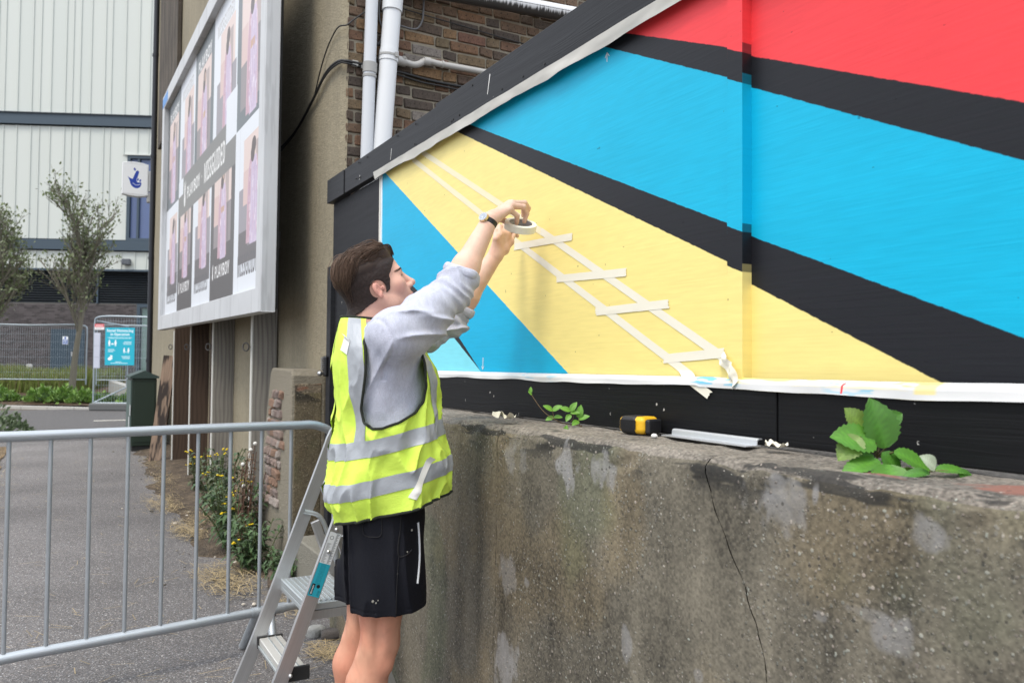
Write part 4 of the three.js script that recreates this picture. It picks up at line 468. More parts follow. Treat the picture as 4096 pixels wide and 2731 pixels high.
  const R = thing('warning_sign', 'small red and white warning sign at the top corner of the site fence', 'sign', [-25.25, 2.36, 0.32]); R.rotation.y = ang; const rt = canvasTex(128, 80, (g, w, h) => { g.fillStyle = '#f3eeee'; g.fillRect(0, 0, w, h); g.fillStyle = '#d8424a'; g.fillRect(0, 0, w, 42); g.fillStyle = '#f3eeee'; g.fillRect(14, 16, 100, 10); g.fillStyle = '#b9b4b4'; g.fillRect(14, 52, 100, 6); g.fillRect(14, 64, 80, 6); }); part('plate', new THREE.BoxGeometry(0.27, 0.165, 0.008), M([0.7, 0.7, 0.7], 0.5), R); part('print', new THREE.PlaneGeometry(0.265, 0.16).translate(0, 0, 0.006), M(W1, 0.5, { map: rt }), R);
  const Q = thing('plastic_board', 'narrow pale plastic board clipped upright to the fence post', 'board', [-25.33, 1.69, 0.36]); Q.rotation.y = ang; part('sheet', bx(-0.085, 0.085, -0.5, 0.5, -0.01, 0.03, 0.01), M([0.55, 0.58, 0.68], 0.5), Q); part('fold', join([bx(-0.086, 0.086, 0.13, 0.14, 0.028, 0.034), bx(-0.086, 0.086, -0.19, -0.18, 0.028, 0.034)]), M([0.4, 0.42, 0.5], 0.5), Q);
}
{ // telecom cabinet
  const C = thing('green_cabinet', 'dark green street cabinet with a pitched lid beside the leaning plank', 'cabinet', [-13.55, 0, 0.1]); const mg = M([0.012, 0.026, 0.016], 0.5, { bumpMap: again(grainH, 4, 4), bumpScale: 0.001 }), mg2 = M([0.03, 0.055, 0.05], 0.5);
  part('plinth', bx(-0.86, 0.0, 0, 0.08, -0.155, 0.165), M([0.02, 0.02, 0.02], 0.8), C); part('body', bx(-0.9, 0.02, 0.08, 1.12, -0.17, 0.18, 0.012), mg, C);
  const lid = prism([[-0.2, 0], [0.21, 0], [0.21, 0.03], [0.005, 0.12], [-0.2, 0.03]], 0.98).rotateY(-Math.PI / 2).scale(1, 1, 1); lid.translate(0.05, 1.122, 0); part('lid', muv(lid), mg2, C);
  part('door', bx(-0.88, 0.0, 0.12, 1.09, 0.181, 0.196, 0.004), M([0.07, 0.11, 0.10], 0.45), C); part('side_panel', bx(0.0205, 0.03, 0.14, 1.07, -0.14, 0.15, 0.004), mg, C);
  for (const [x, y, h] of [[-0.1, 0.55, 0.16], [-0.3, 0.32, 0.2]]) part('sticker', bx(x, x + 0.12, y, y + h, 0.1965, 0.199), M([0.62, 0.64, 0.64], 0.6), C);
}
// ================= trees and planting across the road =================
const leafCard = (() => { // a small folded leaf: 4 triangles
  const g = new THREE.BufferGeometry(); g.setAttribute('position', new THREE.Float32BufferAttribute([0, 0, 0, 0.28, 0.5, 0.1, 0, 1, 0, -0.28, 0.5, 0.1], 3)); g.setIndex([0, 1, 2, 0, 2, 3]); return g; })();
function leafMesh(list, seed, size, tones) { // list of {p, d}; one merged mesh with leaf tones as vertex colours
  const r = rng(seed), P = [], C = [], q = new THREE.Quaternion(), m = new THREE.Matrix4(), v = V(), lp = leafCard.attributes.position, ix = [0, 1, 2, 0, 2, 3];
  for (const L of list) { const d = V(r() - 0.5, r() - 0.25, r() - 0.5).normalize().multiplyScalar(0.8).add(L.d || V(0, 0, 0)).normalize(); q.setFromUnitVectors(V(0, 1, 0), d); const tw = new THREE.Quaternion().setFromAxisAngle(V(0, 1, 0), r() * 6.28); q.multiply(tw); const s = size * (0.6 + 0.8 * r()); m.compose(L.p, q, V(s, s, s)); const t = tones[Math.floor(r() * tones.length)], k = 0.75 + 0.5 * r(); for (const i of ix) { v.fromBufferAttribute(lp, i).applyMatrix4(m); P.push(v.x, v.y, v.z); C.push(t[0] * k, t[1] * k, t[2] * k); } }
  const g = new THREE.BufferGeometry(); g.setAttribute('position', new THREE.Float32BufferAttribute(P, 3)); g.setAttribute('color', new THREE.Float32BufferAttribute(C, 3)); g.computeVertexNormals(); return g;
}
const mLeaf = new THREE.MeshPhysicalMaterial({ vertexColors: true, roughness: 0.75, transmission: 0.3, thickness: 0, side: THREE.DoubleSide });
const mBark = M([0.19, 0.175, 0.135], 0.95, { bumpMap: again(grainH, 3, 3), bumpScale: 0.01 });
function smallTree(label, base, H, trunkTop, spread, seed, lean, nLeaf) {
  const r = rng(seed), T = thing('street_tree', label, 'tree', base, 'young street trees in the planted bed'), limbs = [], ends = [];
  const tp = [V(0, 0, 0), V(lean[0] * 0.3, trunkTop * 0.4, lean[1] * 0.3), V(lean[0] * 0.8, trunkTop * 0.8, lean[1] * 0.8), V(lean[0], trunkTop, lean[1])];
  const tc = new THREE.CatmullRomCurve3(tp); const tg = new THREE.TubeGeometry(tc, 20, 1, 10); { const p = tg.attributes.position; for (let i = 0; i <= 20; i++) { const c = tc.getPointAt(i / 20), rad = lerp(0.115, 0.06, i / 20); for (let k = 0; k <= 10; k++) { const j = i * 11 + k; p.setXYZ(j, c.x + (p.getX(j) - c.x) * rad, c.y + (p.getY(j) - c.y) * rad, c.z + (p.getZ(j) - c.z) * rad); } } tg.computeVertexNormals(); }
  part('trunk', tg, mBark, T);
  function grow(p, d, L, rad, lv) {
    const pts = [p.clone()]; let c = p.clone(), dd = d.clone(); const n = 4; for (let i = 0; i < n; i++) { dd.add(V(r() - 0.5, (r() - 0.3) * 0.7, r() - 0.5).multiplyScalar(0.28)).normalize(); c = c.clone().addScaledVector(dd, L / n); pts.push(c); }
    limbs.push(new THREE.TubeGeometry(new THREE.CatmullRomCurve3(pts), 5, rad, 4)); if (lv >= 2) ends.push(...pts.slice(1).map(q => ({ p: q, d: dd.clone().multiplyScalar(0.4) })));
    if (lv < 4) { const k = lv === 0 ? 5 : lv === 1 ? 5 : 3; for (let i = 0; i < k; i++) { const t = 0.3 + 0.7 * (i + r()) / k, q = pts[Math.min(n, Math.floor(t * n))]; grow(q, dd.clone().multiplyScalar(0.75).add(V(r() - 0.5, 0.3 * r(), r() - 0.5).multiplyScalar(1.35)).normalize(), L * (0.45 + 0.2 * r()), rad * 0.52, lv + 1); } }
  }
  const top = tp[3]; for (let i = 0; i < 9; i++) { const a = i * 2.4 + r(), s = 0.35 + 0.65 * (i / 9); const st = tc.getPointAt(0.52 + 0.48 * (1 - i / 10)); grow(st, V(Math.cos(a) * spread * (0.55 + 0.3 * r()), 1.2 + 0.5 * (1 - i / 9), Math.sin(a) * spread * (0.55 + 0.3 * r())).normalize(), (H - st.y) * (0.55 + 0.12 * r()) * lerp(1, 0.72, i / 9), 0.035, 1); } grow(top, V(0, 1, 0), (H - trunkTop) * 0.8, 0.05, 0);
  part('limbs', join(limbs), mBark, T);
  const L = []; for (let i = 0; i < nLeaf; i++) { const e = ends[Math.floor(r() * ends.length)]; L.push({ p: e.p.clone().add(V(r() - 0.5, r() - 0.5, r() - 0.5).multiplyScalar(0.38)), d: e.d }); }
  part('crown', leafMesh(L, seed + 1, 0.115, [[0.13, 0.17, 0.065], [0.16, 0.2, 0.09], [0.21, 0.24, 0.13], [0.11, 0.13, 0.055]]), mLeaf, T);
  return T;
}
smallTree('slender young tree with sparse leaves left of the site fence', [-30.33, 0.2, 0.93], 6.5, 3.3, 0.5, 5, [0.3, -0.3], 2300);
smallTree('leafier young tree in front of the dark brick wall, furthest from the site fence', [-29.9, 0.2, 3.35], 5.7, 2.6, 0.7, 17, [0.2, -0.1], 3300);
{ // ornamental grass band
  const r = rng(9), P = [], C = []; const a = V(-37.6, 0, 6.5), b = V(-33.6, 0, -0.9);
  for (let i = 0; i < 16000; i++) { const t = r(), q = a.clone().lerp(b, t), off = r() * 2.6; const x = q.x + off * 0.87 + (r() - 0.5) * 0.3, z = q.z + off * 0.49, y0 = 0.25 + 0.3 * (1 - off / 2.6), h = (0.45 + 0.34 * r()) * (0.8 + 0.4 * noise3(x * 1.4, 1, z * 1.4)), lx = (r() - 0.5) * 0.7, lz = (r() - 0.5) * 0.7, w = 0.012; const k = 0.6 + 0.7 * r(), dry = r() < 0.2; const c0 = dry ? [0.2 * k, 0.17 * k, 0.06 * k] : [0.16 * k, 0.21 * k, 0.03 * k];
    const m = [x + lx * h * 0.3, y0 + h * 0.65, z + lz * h * 0.3], e = [x + lx * h * 0.95, y0 + h * 0.95, z + lz * h * 0.95]; const wx = 0.49 * w, wz = -0.87 * w; P.push(x - wx, y0, z - wz, x + wx, y0, z + wz, m[0] + wx * 0.8, m[1], m[2] + wz * 0.8, x - wx, y0, z - wz, m[0] + wx * 0.8, m[1], m[2] + wz * 0.8, m[0] - wx * 0.8, m[1], m[2] - wz * 0.8, m[0] - wx * 0.8, m[1], m[2] - wz * 0.8, m[0] + wx * 0.8, m[1], m[2] + wz * 0.8, ...e); for (let j = 0; j < 9; j++) C.push(...c0); }
  const g = new THREE.BufferGeometry(); g.setAttribute('position', new THREE.Float32BufferAttribute(P, 3)); g.setAttribute('color', new THREE.Float32BufferAttribute(C, 3)); g.computeVertexNormals(); solo('ornamental_grass', g, mLeaf, 'band of soft green ornamental grass in the planted bed', 'grass', null, 'stuff');
}
function clump(seed, n, R, h, size, tones) { const r = rng(seed), L = []; for (let i = 0; i < n; i++) { const a = r() * 6.28, q = Math.sqrt(r()), y = h * (1 - q * q) * (0.35 + 0.65 * r()); L.push({ p: V(Math.cos(a) * q * R, y, Math.sin(a) * q * R), d: V(Math.cos(a) * 0.6, 0.5, Math.sin(a) * 0.6) }); } return leafMesh(L, seed + 5, size, tones); }
{ const g1 = clump(31, 420, 0.42, 0.42, 0.13, [[0.15, 0.28, 0.035], [0.11, 0.22, 0.035], [0.19, 0.31, 0.06]]), g2 = clump(37, 320, 0.36, 0.34, 0.12, [[0.06, 0.13, 0.04], [0.09, 0.17, 0.04]]), r = rng(14);
  for (let i = 0; i < 22; i++) { const t = i / 21, p = V(-32.3, 0.1, 5.0).lerp(V(-26.4, 0.1, -1.2), t); p.x += -0.9 * r() + 0.2; p.z += 0.8 * (r() - 0.5); const o = solo('bedding_plant', i % 3 ? g1 : g2, mLeaf, i % 3 ? 'low bright green leafy plant at the front of the planted bed' : 'low darker green leafy plant at the front of the planted bed', 'plant', i % 3 ? 'bright green bedding plants' : 'darker green bedding plants'); o.position.copy(p); o.rotation.y = r() * 6; const s = 0.7 + 0.45 * r(); o.scale.set(s * 1.1, s * (0.6 + 0.5 * r()), s * 1.1); } }
{ const o = solo('roadside_bush', clump(51, 700, 0.8, 0.62, 0.1, [[0.08, 0.12, 0.05], [0.10, 0.15, 0.07], [0.14, 0.18, 0.1]]), mLeaf, 'loose grey-green bush at the edge of the road beyond the barrier', 'bush'); o.position.set(-17.3, 0, 2.45); }
// ================= crowd barrier =================
const mZinc = (() => { const t = ctex(512, 256, (u, v) => { const n = pfbm(u, v, 8, 4, 3), f = pfbm(u, v, 50, 3, 8); const k = 0.44 + 0.14 * (n - 0.5) + 0.10 * (f - 0.5); return [k * 0.93, k * 1.0, k * 1.06]; }); return M(W1, 0.4, { map: again(t, 2, 1), metalness: 0.55, bumpMap: again(grainH, 6, 3), bumpScale: 0.0004 }); })();
{
  const B = thing('crowd_barrier', 'galvanised steel crowd control barrier with thin upright bars across the path', 'barrier');
  const a = V(-3.908, 0, 0.192), b = V(-3.60, 0, 2.42), d = b.clone().sub(a).normalize(), at = (s, y) => a.clone().addScaledVector(d, s).setY(y), L = a.distanceTo(b), hT = 1.07, hB = 0.2, R = 0.021;
  part('frame', tube([at(0.002, hB), at(-0.10, hB), at(-0.165, hB + 0.05), at(-0.18, hB + 0.14), at(-0.18, 0.6), at(-0.18, hT - 0.15), at(-0.155, hT - 0.05), at(-0.07, hT - 0.005), at(0.05, hT), at(L / 2, hT), at(L - 0.1, hT), at(L + 0.0, hT - 0.03), at(L + 0.05, hT - 0.14), at(L + 0.05, 0.6), at(L + 0.04, hB + 0.1), at(L - 0.02, hB), at(L / 2, hB), at(0.002, hB)], R, 260, 16), mZinc, B);
  const n = 16; const s0 = 0.06; for (let i = 0; i < n; i++) { const s = s0 + i * 0.1455; if (s > L - 0.05) break; part('upright_bar', rod(at(s, hB), at(s, hT), 0.0085, 0.0085, 10), mZinc, B); }
  const side = V(d.z, 0, -d.x); const rust = M([0.16, 0.07, 0.03], 0.9);
  for (const s of [0.15, L - 0.3]) { const f = part('foot', join([rod(at(s - 0.0, hB), at(s + 0.06, 0.015).addScaledVector(side, 0.23), 0.019, 0.019, 12), rod(at(s + 0.06, hB), at(s + 0.09, 0.015).addScaledVector(side, -0.11), 0.019, 0.019, 12)]), mZinc, B); part('clamp_sleeve', rod(at(s - 0.07, hB), at(s + 0.09, hB), 0.0245, 0.0245, 16), mZinc, f); part('rusty_weld', new THREE.TorusGeometry(0.021, 0.006, 6, 14).rotateX(Math.PI / 2).translate(at(s, 0).x, hB - 0.028, at(s, 0).z), rust, f); }
}
// ================= step ladder =================
const mAlu = (() => { const t = ctex(256, 512, (u, v) => { const k = 0.56 + 0.10 * (pfbm(u, v, 60, 2, 3, 3) - 0.5) + 0.1 * (pfbm(u, v, 4, 4, 9) - 0.5); return [k, k * 1.01, k * 1.02]; }); return M(W1, 0.34, { map: again(t, 3, 1.2), metalness: 0.8 }); })();
const mAlu2 = M([0.52, 0.56, 0.57], 0.38, { metalness: 0.65 }), mBlk = M([0.02, 0.02, 0.02], 0.6);
{
  const T = thing('step_ladder', 'two-tread aluminium step ladder with a looped handrail behind the man', 'ladder');
  const xl = -3.415, xr = -3.005;                                   // inner faces of the stiles
  // front stiles: slope up towards the wall and bend over into the hand loop
  const path = [[0.585, 0.012], [0.50, 0.215], [0.41, 0.45], [0.30, 0.745], [0.205, 1.0], [0.185, 1.055], [0.155, 1.098], [0.11, 1.118]].map(p => new THREE.Vector2(p[0], p[1]));
  const pc = new THREE.CatmullRomCurve3(path.map(p => V(0, p.y, p.x)));
  function stile(x, flip) { const n = 40, w = 0.052, t = 0.022; return grid(n, 8, (u, v) => { const p = pc.getPointAt(u), tg = pc.getTangentAt(u), nz = V(0, -tg.z, tg.y).multiplyScalar(-1); const k = Math.round(v * 8) % 8; const C = [[-1, -1], [0, -1], [1, -1], [1, 0], [1, 1], [0, 1], [-1, 1], [-1, 0], [-1, -1]][Math.round(v * 8)]; const bev = 1; return [x + C[1] * t / 2, p.y + nz.y * C[0] * w / 2, p.z + nz.z * C[0] * w / 2, v, u * 1.4]; }).toNonIndexed(); }
  const sm = g => { g.computeVertexNormals(); return g; };
  const sl = part('stile', sm(stile(xl - 0.012)), mAlu, T), sr = part('stile', sm(stile(xr + 0.012)), mAlu, T);
  part('hand_loop', tube([[xl - 0.012, 1.117, 0.112], [xl + 0.03, 1.128, 0.085], [xl + 0.1, 1.132, 0.075], [xr - 0.1, 1.132, 0.075], [xr - 0.03, 1.128, 0.085], [xr + 0.012, 1.117, 0.112]], 0.018, 40, 12), mAlu, T);
  // lower tread
  const tr = part('tread', bx(xl, xr, 0.205, 0.232, 0.402, 0.492, 0.004), M([0.62, 0.61, 0.57], 0.45, { metalness: 0.45 }), T); part('tread_lip', join([bx(xl, xr, 0.196, 0.2045, 0.486, 0.498), bx(xl, xr, 0.232, 0.2345, 0.425, 0.43), bx(xl, xr, 0.232, 0.2345, 0.455, 0.46)]), mAlu2, tr); part('end_cap', bx(xl - 0.002, xl + 0.008, 0.19, 0.238, 0.396, 0.5, 0.003), mBlk, tr); part('end_cap', bx(xr - 0.012, xr + 0.002, 0.188, 0.24, 0.392, 0.505, 0.003), mBlk, tr); part('red_mark', bx(xr - 0.15, xr - 0.11, 0.2346, 0.2352, 0.438, 0.452), M([0.6, 0.08, 0.06], 0.8), tr);
  // platform with ribs
  const pf = part('platform', bx(xl - 0.0, xr + 0.0, 0.438, 0.466, 0.20, 0.408, 0.005), mAlu2, T); for (let i = 0; i < 9; i++) part('rib', bx(xl + 0.02, xr - 0.02, 0.466, 0.4705, 0.218 + i * 0.021, 0.227 + i * 0.021, 0.002), mAlu2, pf); part('front_lip', bx(xl, xr, 0.418, 0.4375, 0.398, 0.407, 0.003), mAlu2, pf); for (const x of [xl, xr]) part('side_arm', bx(x - (x === xl ? 0.001 : 0.012), x + (x === xl ? 0.012 : 0.001), 0.405, 0.4375, 0.16, 0.40), mAlu, pf);
  // rear legs, struts and rivets
  for (const x of [xl + 0.03, xr - 0.03]) part('rear_leg', bar([x, 0.70, 0.275], [x, 0.012, -0.005 + 0.03], 0.036, 0.02, [0, 0, 1], 0.003), mAlu, T);
  part('rear_brace', bar([xl + 0.03, 0.2, 0.085], [xr - 0.03, 0.2, 0.085], 0.03, 0.008, [0, 1, 0]), mAlu, T); part('rear_brace', bar([xl + 0.03, 0.2, 0.094], [xr - 0.03, 0.43, 0.18], 0.02, 0.006, [0, 1, 0]), mAlu, T);
  for (const x of [xl + 0.006, xr - 0.006]) part('hinge_strap', tube([[x, 0.74, 0.315], [x, 0.715, 0.25], [x, 0.63, 0.21], [x, 0.52, 0.20], [x, 0.46, 0.215]], 0.010, 24, 8), mAlu2, T);
  part('rivet', join([[xl - 0.025, 0.74, 0.305], [xr + 0.025, 0.74, 0.305], [xr + 0.025, 0.66, 0.335], [xr + 0.025, 0.45, 0.25], [xl - 0.025, 0.22, 0.47], [xr + 0.025, 0.22, 0.47]].map(p => new THREE.SphereGeometry(0.0075, 10, 8).translate(...p))), M([0.7, 0.7, 0.7], 0.3, { metalness: 0.9 }), T);
  for (const x of [xl - 0.012, xr + 0.012]) part('foot', bx(x - 0.016, x + 0.016, 0, 0.05, 0.555, 0.615, 0.006), mBlk, T); for (const x of [xl + 0.03, xr - 0.03]) part('foot', bx(x - 0.014, x + 0.014, 0, 0.04, 0.0, 0.045, 0.005), mBlk, T);
  // rating label on the outer face of the near stile
  const lt = canvasTex(96, 512, (g, w, h) => { g.fillStyle = '#d9dde0'; g.fillRect(0, 0, w, h); g.fillStyle = '#27a3b8'; g.fillRect(0, 250, w, h - 250); g.fillStyle = '#30363a'; for (let i = 0; i < 34; i++) g.fillRect(60, 10 + i * 7, 26 - (i % 3) * 6, 3); for (let i = 0; i < 26; i++) g.fillRect(10, 90 + i * 6, 34 - (i % 4) * 5, 2); g.strokeStyle = '#30363a'; g.lineWidth = 3; g.beginPath(); g.arc(30, 44, 14, 0, 7); g.stroke(); g.save(); g.translate(34, 380); g.rotate(-Math.PI / 2); g.strokeStyle = '#167f92'; g.lineWidth = 3; g.font = 'bold 52px sans-serif'; g.strokeText('WERNER', -60, 30, 190); g.restore(); g.save(); g.translate(22, 496); g.rotate(-Math.PI / 2); g.fillStyle = '#10181c'; g.fillRect(-4, -14, 86, 26); g.fillStyle = '#e8eef0'; g.font = 'bold 20px sans-serif'; g.fillText('Werner', 0, 6, 76); g.restore(); g.fillStyle = '#10181c'; g.beginPath(); g.arc(62, 430, 14, 0, 7); g.fill(); for (let i = 0; i < 6; i++) g.fillRect(70, 462 + i * 7, 18, 2); });
  const A = pc.getPointAt(0.43), Bq = pc.getPointAt(0.63), dz = V(0, Bq.y - A.y, Bq.z - A.z), len = dz.length(); dz.normalize(); const lg = new THREE.PlaneGeometry(0.046, len); lg.applyMatrix4(new THREE.Matrix4().makeBasis(V(0, dz.z, -dz.y), dz, V(1, 0, 0))); lg.translate(xr + 0.0245, (A.y + Bq.y) / 2, (A.z + Bq.z) / 2); part('rating_label', lg, M(W1, 0.45, { map: lt, side: THREE.DoubleSide }), sr);
}
// ================= odds and ends on the wall =================
{ // tape measure
  const T = thing('tape_measure', 'black and yellow tape measure lying on the concrete wall', 'tape measure', [-1.765, 1.182, -0.178]); T.rotation.y = 0.22; T.scale.setScalar(1.18);
  const my = M([0.80, 0.46, 0.015], 0.45), mb = M([0.014, 0.014, 0.016], 0.55);
  part('body', new RoundedBoxGeometry(0.076, 0.040, 0.062, 5, 0.012).translate(0, 0.022, 0), my, T); part('rubber_band', new RoundedBoxGeometry(0.052, 0.0425, 0.066, 5, 0.012).translate(-0.008, 0.022, 0), mb, T); const rb = []; for (let i = 0; i < 14; i++) rb.push(bx(-0.032 + i * 0.0036, -0.0302 + i * 0.0036, 0.012, 0.034, 0.0325, 0.0342)); part('grip_ribs', join(rb), mb, T); part('nose', new RoundedBoxGeometry(0.014, 0.034, 0.05, 3, 0.006).translate(0.043, 0.02, 0), mb, T); part('belt_foot', bx(-0.02, 0.02, -0.002, 0.004, -0.02, 0.02), mb, T);
}
{ // aluminium trim: an angle with a raised rib
  const T = thing('aluminium_trim', 'short length of grooved aluminium trim on top of the concrete wall', 'trim'); const a = V(-1.655, 1.186, -0.205), b = V(-1.335, 1.186, -0.185), d = b.clone().sub(a), L = d.length(); const pr = prism([[0, 0], [0.046, 0], [0.046, 0.002], [0.012, 0.003], [0.011, 0.014], [0.006, 0.018], [-0.004, 0.018], [-0.004, 0.0155], [0.005, 0.0155], [0.009, 0.012], [0.009, 0.003], [0, 0.0022]].map(p => [-p[0], p[1]]), L); pr.rotateY(0); const q = new THREE.Quaternion().setFromRotationMatrix(new THREE.Matrix4().makeBasis(V(d.z / L, 0, -d.x / L).normalize(), V(0, 1, 0), d.clone().normalize())); pr.applyQuaternion(q); pr.translate(a.x, a.y, a.z - 0.01); part('profile', pr, M([0.62, 0.64, 0.66], 0.35, { metalness: 0.55 }), T);
}
function scrap(label, pos, s, seed, m = mTape) { const g = grid(14, 8, (u, v) => { const a = (u - 0.5), b = (v - 0.5); return [a * s * (1 - 0.3 * Math.abs(b)), s * 0.24 * Math.pow(Math.abs(a) * 2, 2) * noise3(u * 3, v * 2, seed) + s * 0.5 * Math.max(0, noise3(u * 4, v * 3, seed + 3) - 0.3), b * s * 0.62 + s * 0.3 * (noise3(u * 4, v * 2, seed) - 0.5)]; }); const o = solo('tape_scrap', g, m, label, 'tape'); o.position.set(...pos); return o; }
scrap('curled scrap of white tape on the wall left of the seedling', [-2.33, 1.193, -0.06], 0.075, 3).rotation.y = 0.6; scrap('crumpled scrap of cream tape beside the end of the aluminium trim', [-1.265, 1.192, -0.17], 0.05, 9).rotation.y = 0.9;
solo('pebble', new THREE.IcosahedronGeometry(0.008, 2).scale(1.2, 0.8, 1).translate(-1.64, 1.188, -0.13), M([0.7, 0.69, 0.66], 0.8), 'tiny white pebble at the left end of the aluminium trim', 'pebble');
// rubble on the path by the ladder
function rock(label, p, s, seed, c) { const g = new THREE.IcosahedronGeometry(1, 2), q = g.attributes.position; for (let i = 0; i < q.count; i++) { const x = q.getX(i), y = q.getY(i), z = q.getZ(i), k = 0.75 + 0.5 * noise3(x * 1.6 + seed, y * 1.6, z * 1.6); q.setXYZ(i, clamp(x * k, -0.8, 0.8) * s[0], clamp(y * k, -0.7, 0.7) * s[1], clamp(z * k, -0.8, 0.8) * s[2]); } const m = mergeVertices(g); m.computeVertexNormals(); const o = solo('rubble', muv(m), M(c, 0.95, { bumpMap: again(roughConc, 6, 6), bumpScale: 0.006 }), label, 'stone'); o.position.set(p[0], p[1] + s[1] * 0.55, p[2]); o.rotation.y = seed; return o; }
rock('pale broken concrete lump on the path behind the ladder', [-4.02, 0, 0.08], [0.065, 0.035, 0.05], 2.1, [0.42, 0.42, 0.40]); rock('dark broken brick beside the pale lump behind the ladder', [-3.93, 0, 0.025], [0.065, 0.04, 0.045], 4.4, [0.10, 0.09, 0.085]); rock('brown stone among the weeds at the foot of the concrete pier', [-5.0, 0.0, 0.03], [0.09, 0.09, 0.08], 7.7, [0.17, 0.13, 0.10]);
// ================= weeds, straw and litter =================
function leafBlade(L, w, seg, bend, lobes, seed) { // lobed narrow leaf along +x, rising and drooping
  return grid(seg, 2, (u, v) => { const t = v * 2 - 1, ww = w * Math.pow(Math.sin(Math.PI * Math.min(0.97, u * 0.92 + 0.06)), 0.8) * (1 + lobes * 0.7 * Math.sin(u * 26 + seed)); return [u * L * (1 - 0.15 * bend * u), bend * L * (u - 1.15 * u * u) + Math.abs(t) * ww * 0.35, t * ww]; });
}
function weed(label, pos, s, seed, nStem, flowers, tone, H = 0.4) {
  const r = rng(seed), W = thing('ragwort', label, 'weed', pos, 'yellow-flowered weeds along the wall'); const stems = [], leaves = [], fl = [];
  for (let i = 0; i < nStem; i++) {
    const a = r() * 6.28, sp = 0.15 + 0.5 * r(), h = H * (0.5 + 0.6 * r()) * s, b = V((r() - 0.5) * 0.14 * s, 0, (r() - 0.5) * 0.12 * s), t = b.clone().add(V(Math.cos(a) * sp * h, h, Math.sin(a) * sp * h)), mid = b.clone().lerp(t, 0.5).add(V(0, h * 0.12, 0)); const c = new THREE.CatmullRomCurve3([b, mid, t]); stems.push(new THREE.TubeGeometry(c, 6, 0.0028 * s, 4));
    for (let k = 0; k < 12; k++) { const u = 0.05 + 0.92 * (k + r()) / 12, p = c.getPointAt(Math.min(1, u)); const g = leafBlade((0.06 + 0.06 * r()) * s * (1.2 - 0.5 * u), (0.008 + 0.007 * r()) * s, 9, 0.5 + 0.7 * r(), 0.8, r() * 9); g.rotateY(k * 2.4 + r()); g.rotateZ((r() - 0.4) * 0.4); g.translate(p.x, p.y, p.z); const kk = 0.65 + 0.7 * r(); vcol(g, () => tone.map(q => q * kk)); leaves.push(g); }
    if (r() < flowers) for (let k = 0; k < 4; k++) { const p = t.clone().add(V((r() - 0.5) * 0.06 * s, 0.008 + 0.02 * r(), (r() - 0.5) * 0.06 * s)); const q = new THREE.SphereGeometry(0.0065 * s, 7, 5).scale(1.25, 0.6, 1.25).translate(p.x, p.y, p.z); fl.push(q); stems.push(new THREE.TubeGeometry(new THREE.CatmullRomCurve3([t, p]), 2, 0.0015 * s, 3)); }
  }
  part('stems', join(stems), M([0.09, 0.12, 0.04], 0.8), W); part('leaves', join(leaves), mLeaf, W); if (fl.length) part('flowers', join(fl), M([0.80, 0.58, 0.01], 0.7), W); return W;
}
const gA = [0.06, 0.125, 0.035], gB = [0.05, 0.105, 0.04], gC = [0.09, 0.115, 0.05];
weed('bushy green ragwort with yellow flowers by the barrier, lowest of the weeds', [-6.05, 0.02, 0.1], 1.35, 3, 30, 0.28, gA, 0.36);
weed('green ragwort with a few yellow flowers between the pier and the nearest post', [-7.6, 0.03, -0.05], 1.35, 8, 26, 0.14, gB, 0.38);
weed('leafy weed without flowers at the foot of the concrete pier', [-5.42, 0.02, 0.12], 1.1, 12, 20, 0.05, gA, 0.3);
weed('small leafy weed beside the ladder and the pier', [-5.02, 0.02, 0.02], 0.85, 19, 14, 0, gA, 0.26);
weed('thin straggling weed leaning on the pale grey post', [-6.75, 0.03, 0.08], 1.1, 23, 10, 0.5, gC, 0.5);
weed('small tuft of weeds by the second post', [-8.9, 0.03, -0.02], 0.9, 29, 10, 0.3, gC, 0.42);
{ // dead stalks with seed heads against the pier
  const r = rng(6), W = thing('dead_stalks', 'dry brown stalks with white seed heads against the concrete pier', 'weed', [-5.95, 0.02, 0.05]); const st = [], hd = [], lf = []; for (let i = 0; i < 22; i++) { const b = V((r() - 0.5) * 0.3, 0, (r() - 0.5) * 0.12), t = b.clone().add(V((r() - 0.5) * 0.22, 0.3 + 0.55 * r(), (r() - 0.5) * 0.12 - 0.03)); st.push(new THREE.TubeGeometry(new THREE.CatmullRomCurve3([b, b.clone().lerp(t, 0.5).add(V(0.02 * (r() - 0.5), 0, 0.02)), t]), 6, 0.0026, 4)); for (let k = 0; k < 7; k++) { const p = b.clone().lerp(t, 0.25 + 0.7 * r()); const g = leafBlade(0.05 + 0.05 * r(), 0.008, 6, 0.9, 0.5, r() * 5); g.rotateY(r() * 6.28); g.translate(p.x, p.y, p.z); const k2 = 0.6 + r(); vcol(g, () => [0.13 * k2, 0.085 * k2, 0.045 * k2]); lf.push(g); } if (i % 5 === 0) hd.push(new THREE.IcosahedronGeometry(0.014, 1).translate(t.x, t.y, t.z)); }
  part('stems', join(st), M([0.12, 0.06, 0.04], 0.9), W); part('leaves', join(lf), mLeaf, W); part('seed_heads', join(hd), M([0.7, 0.7, 0.66], 0.95), W); }
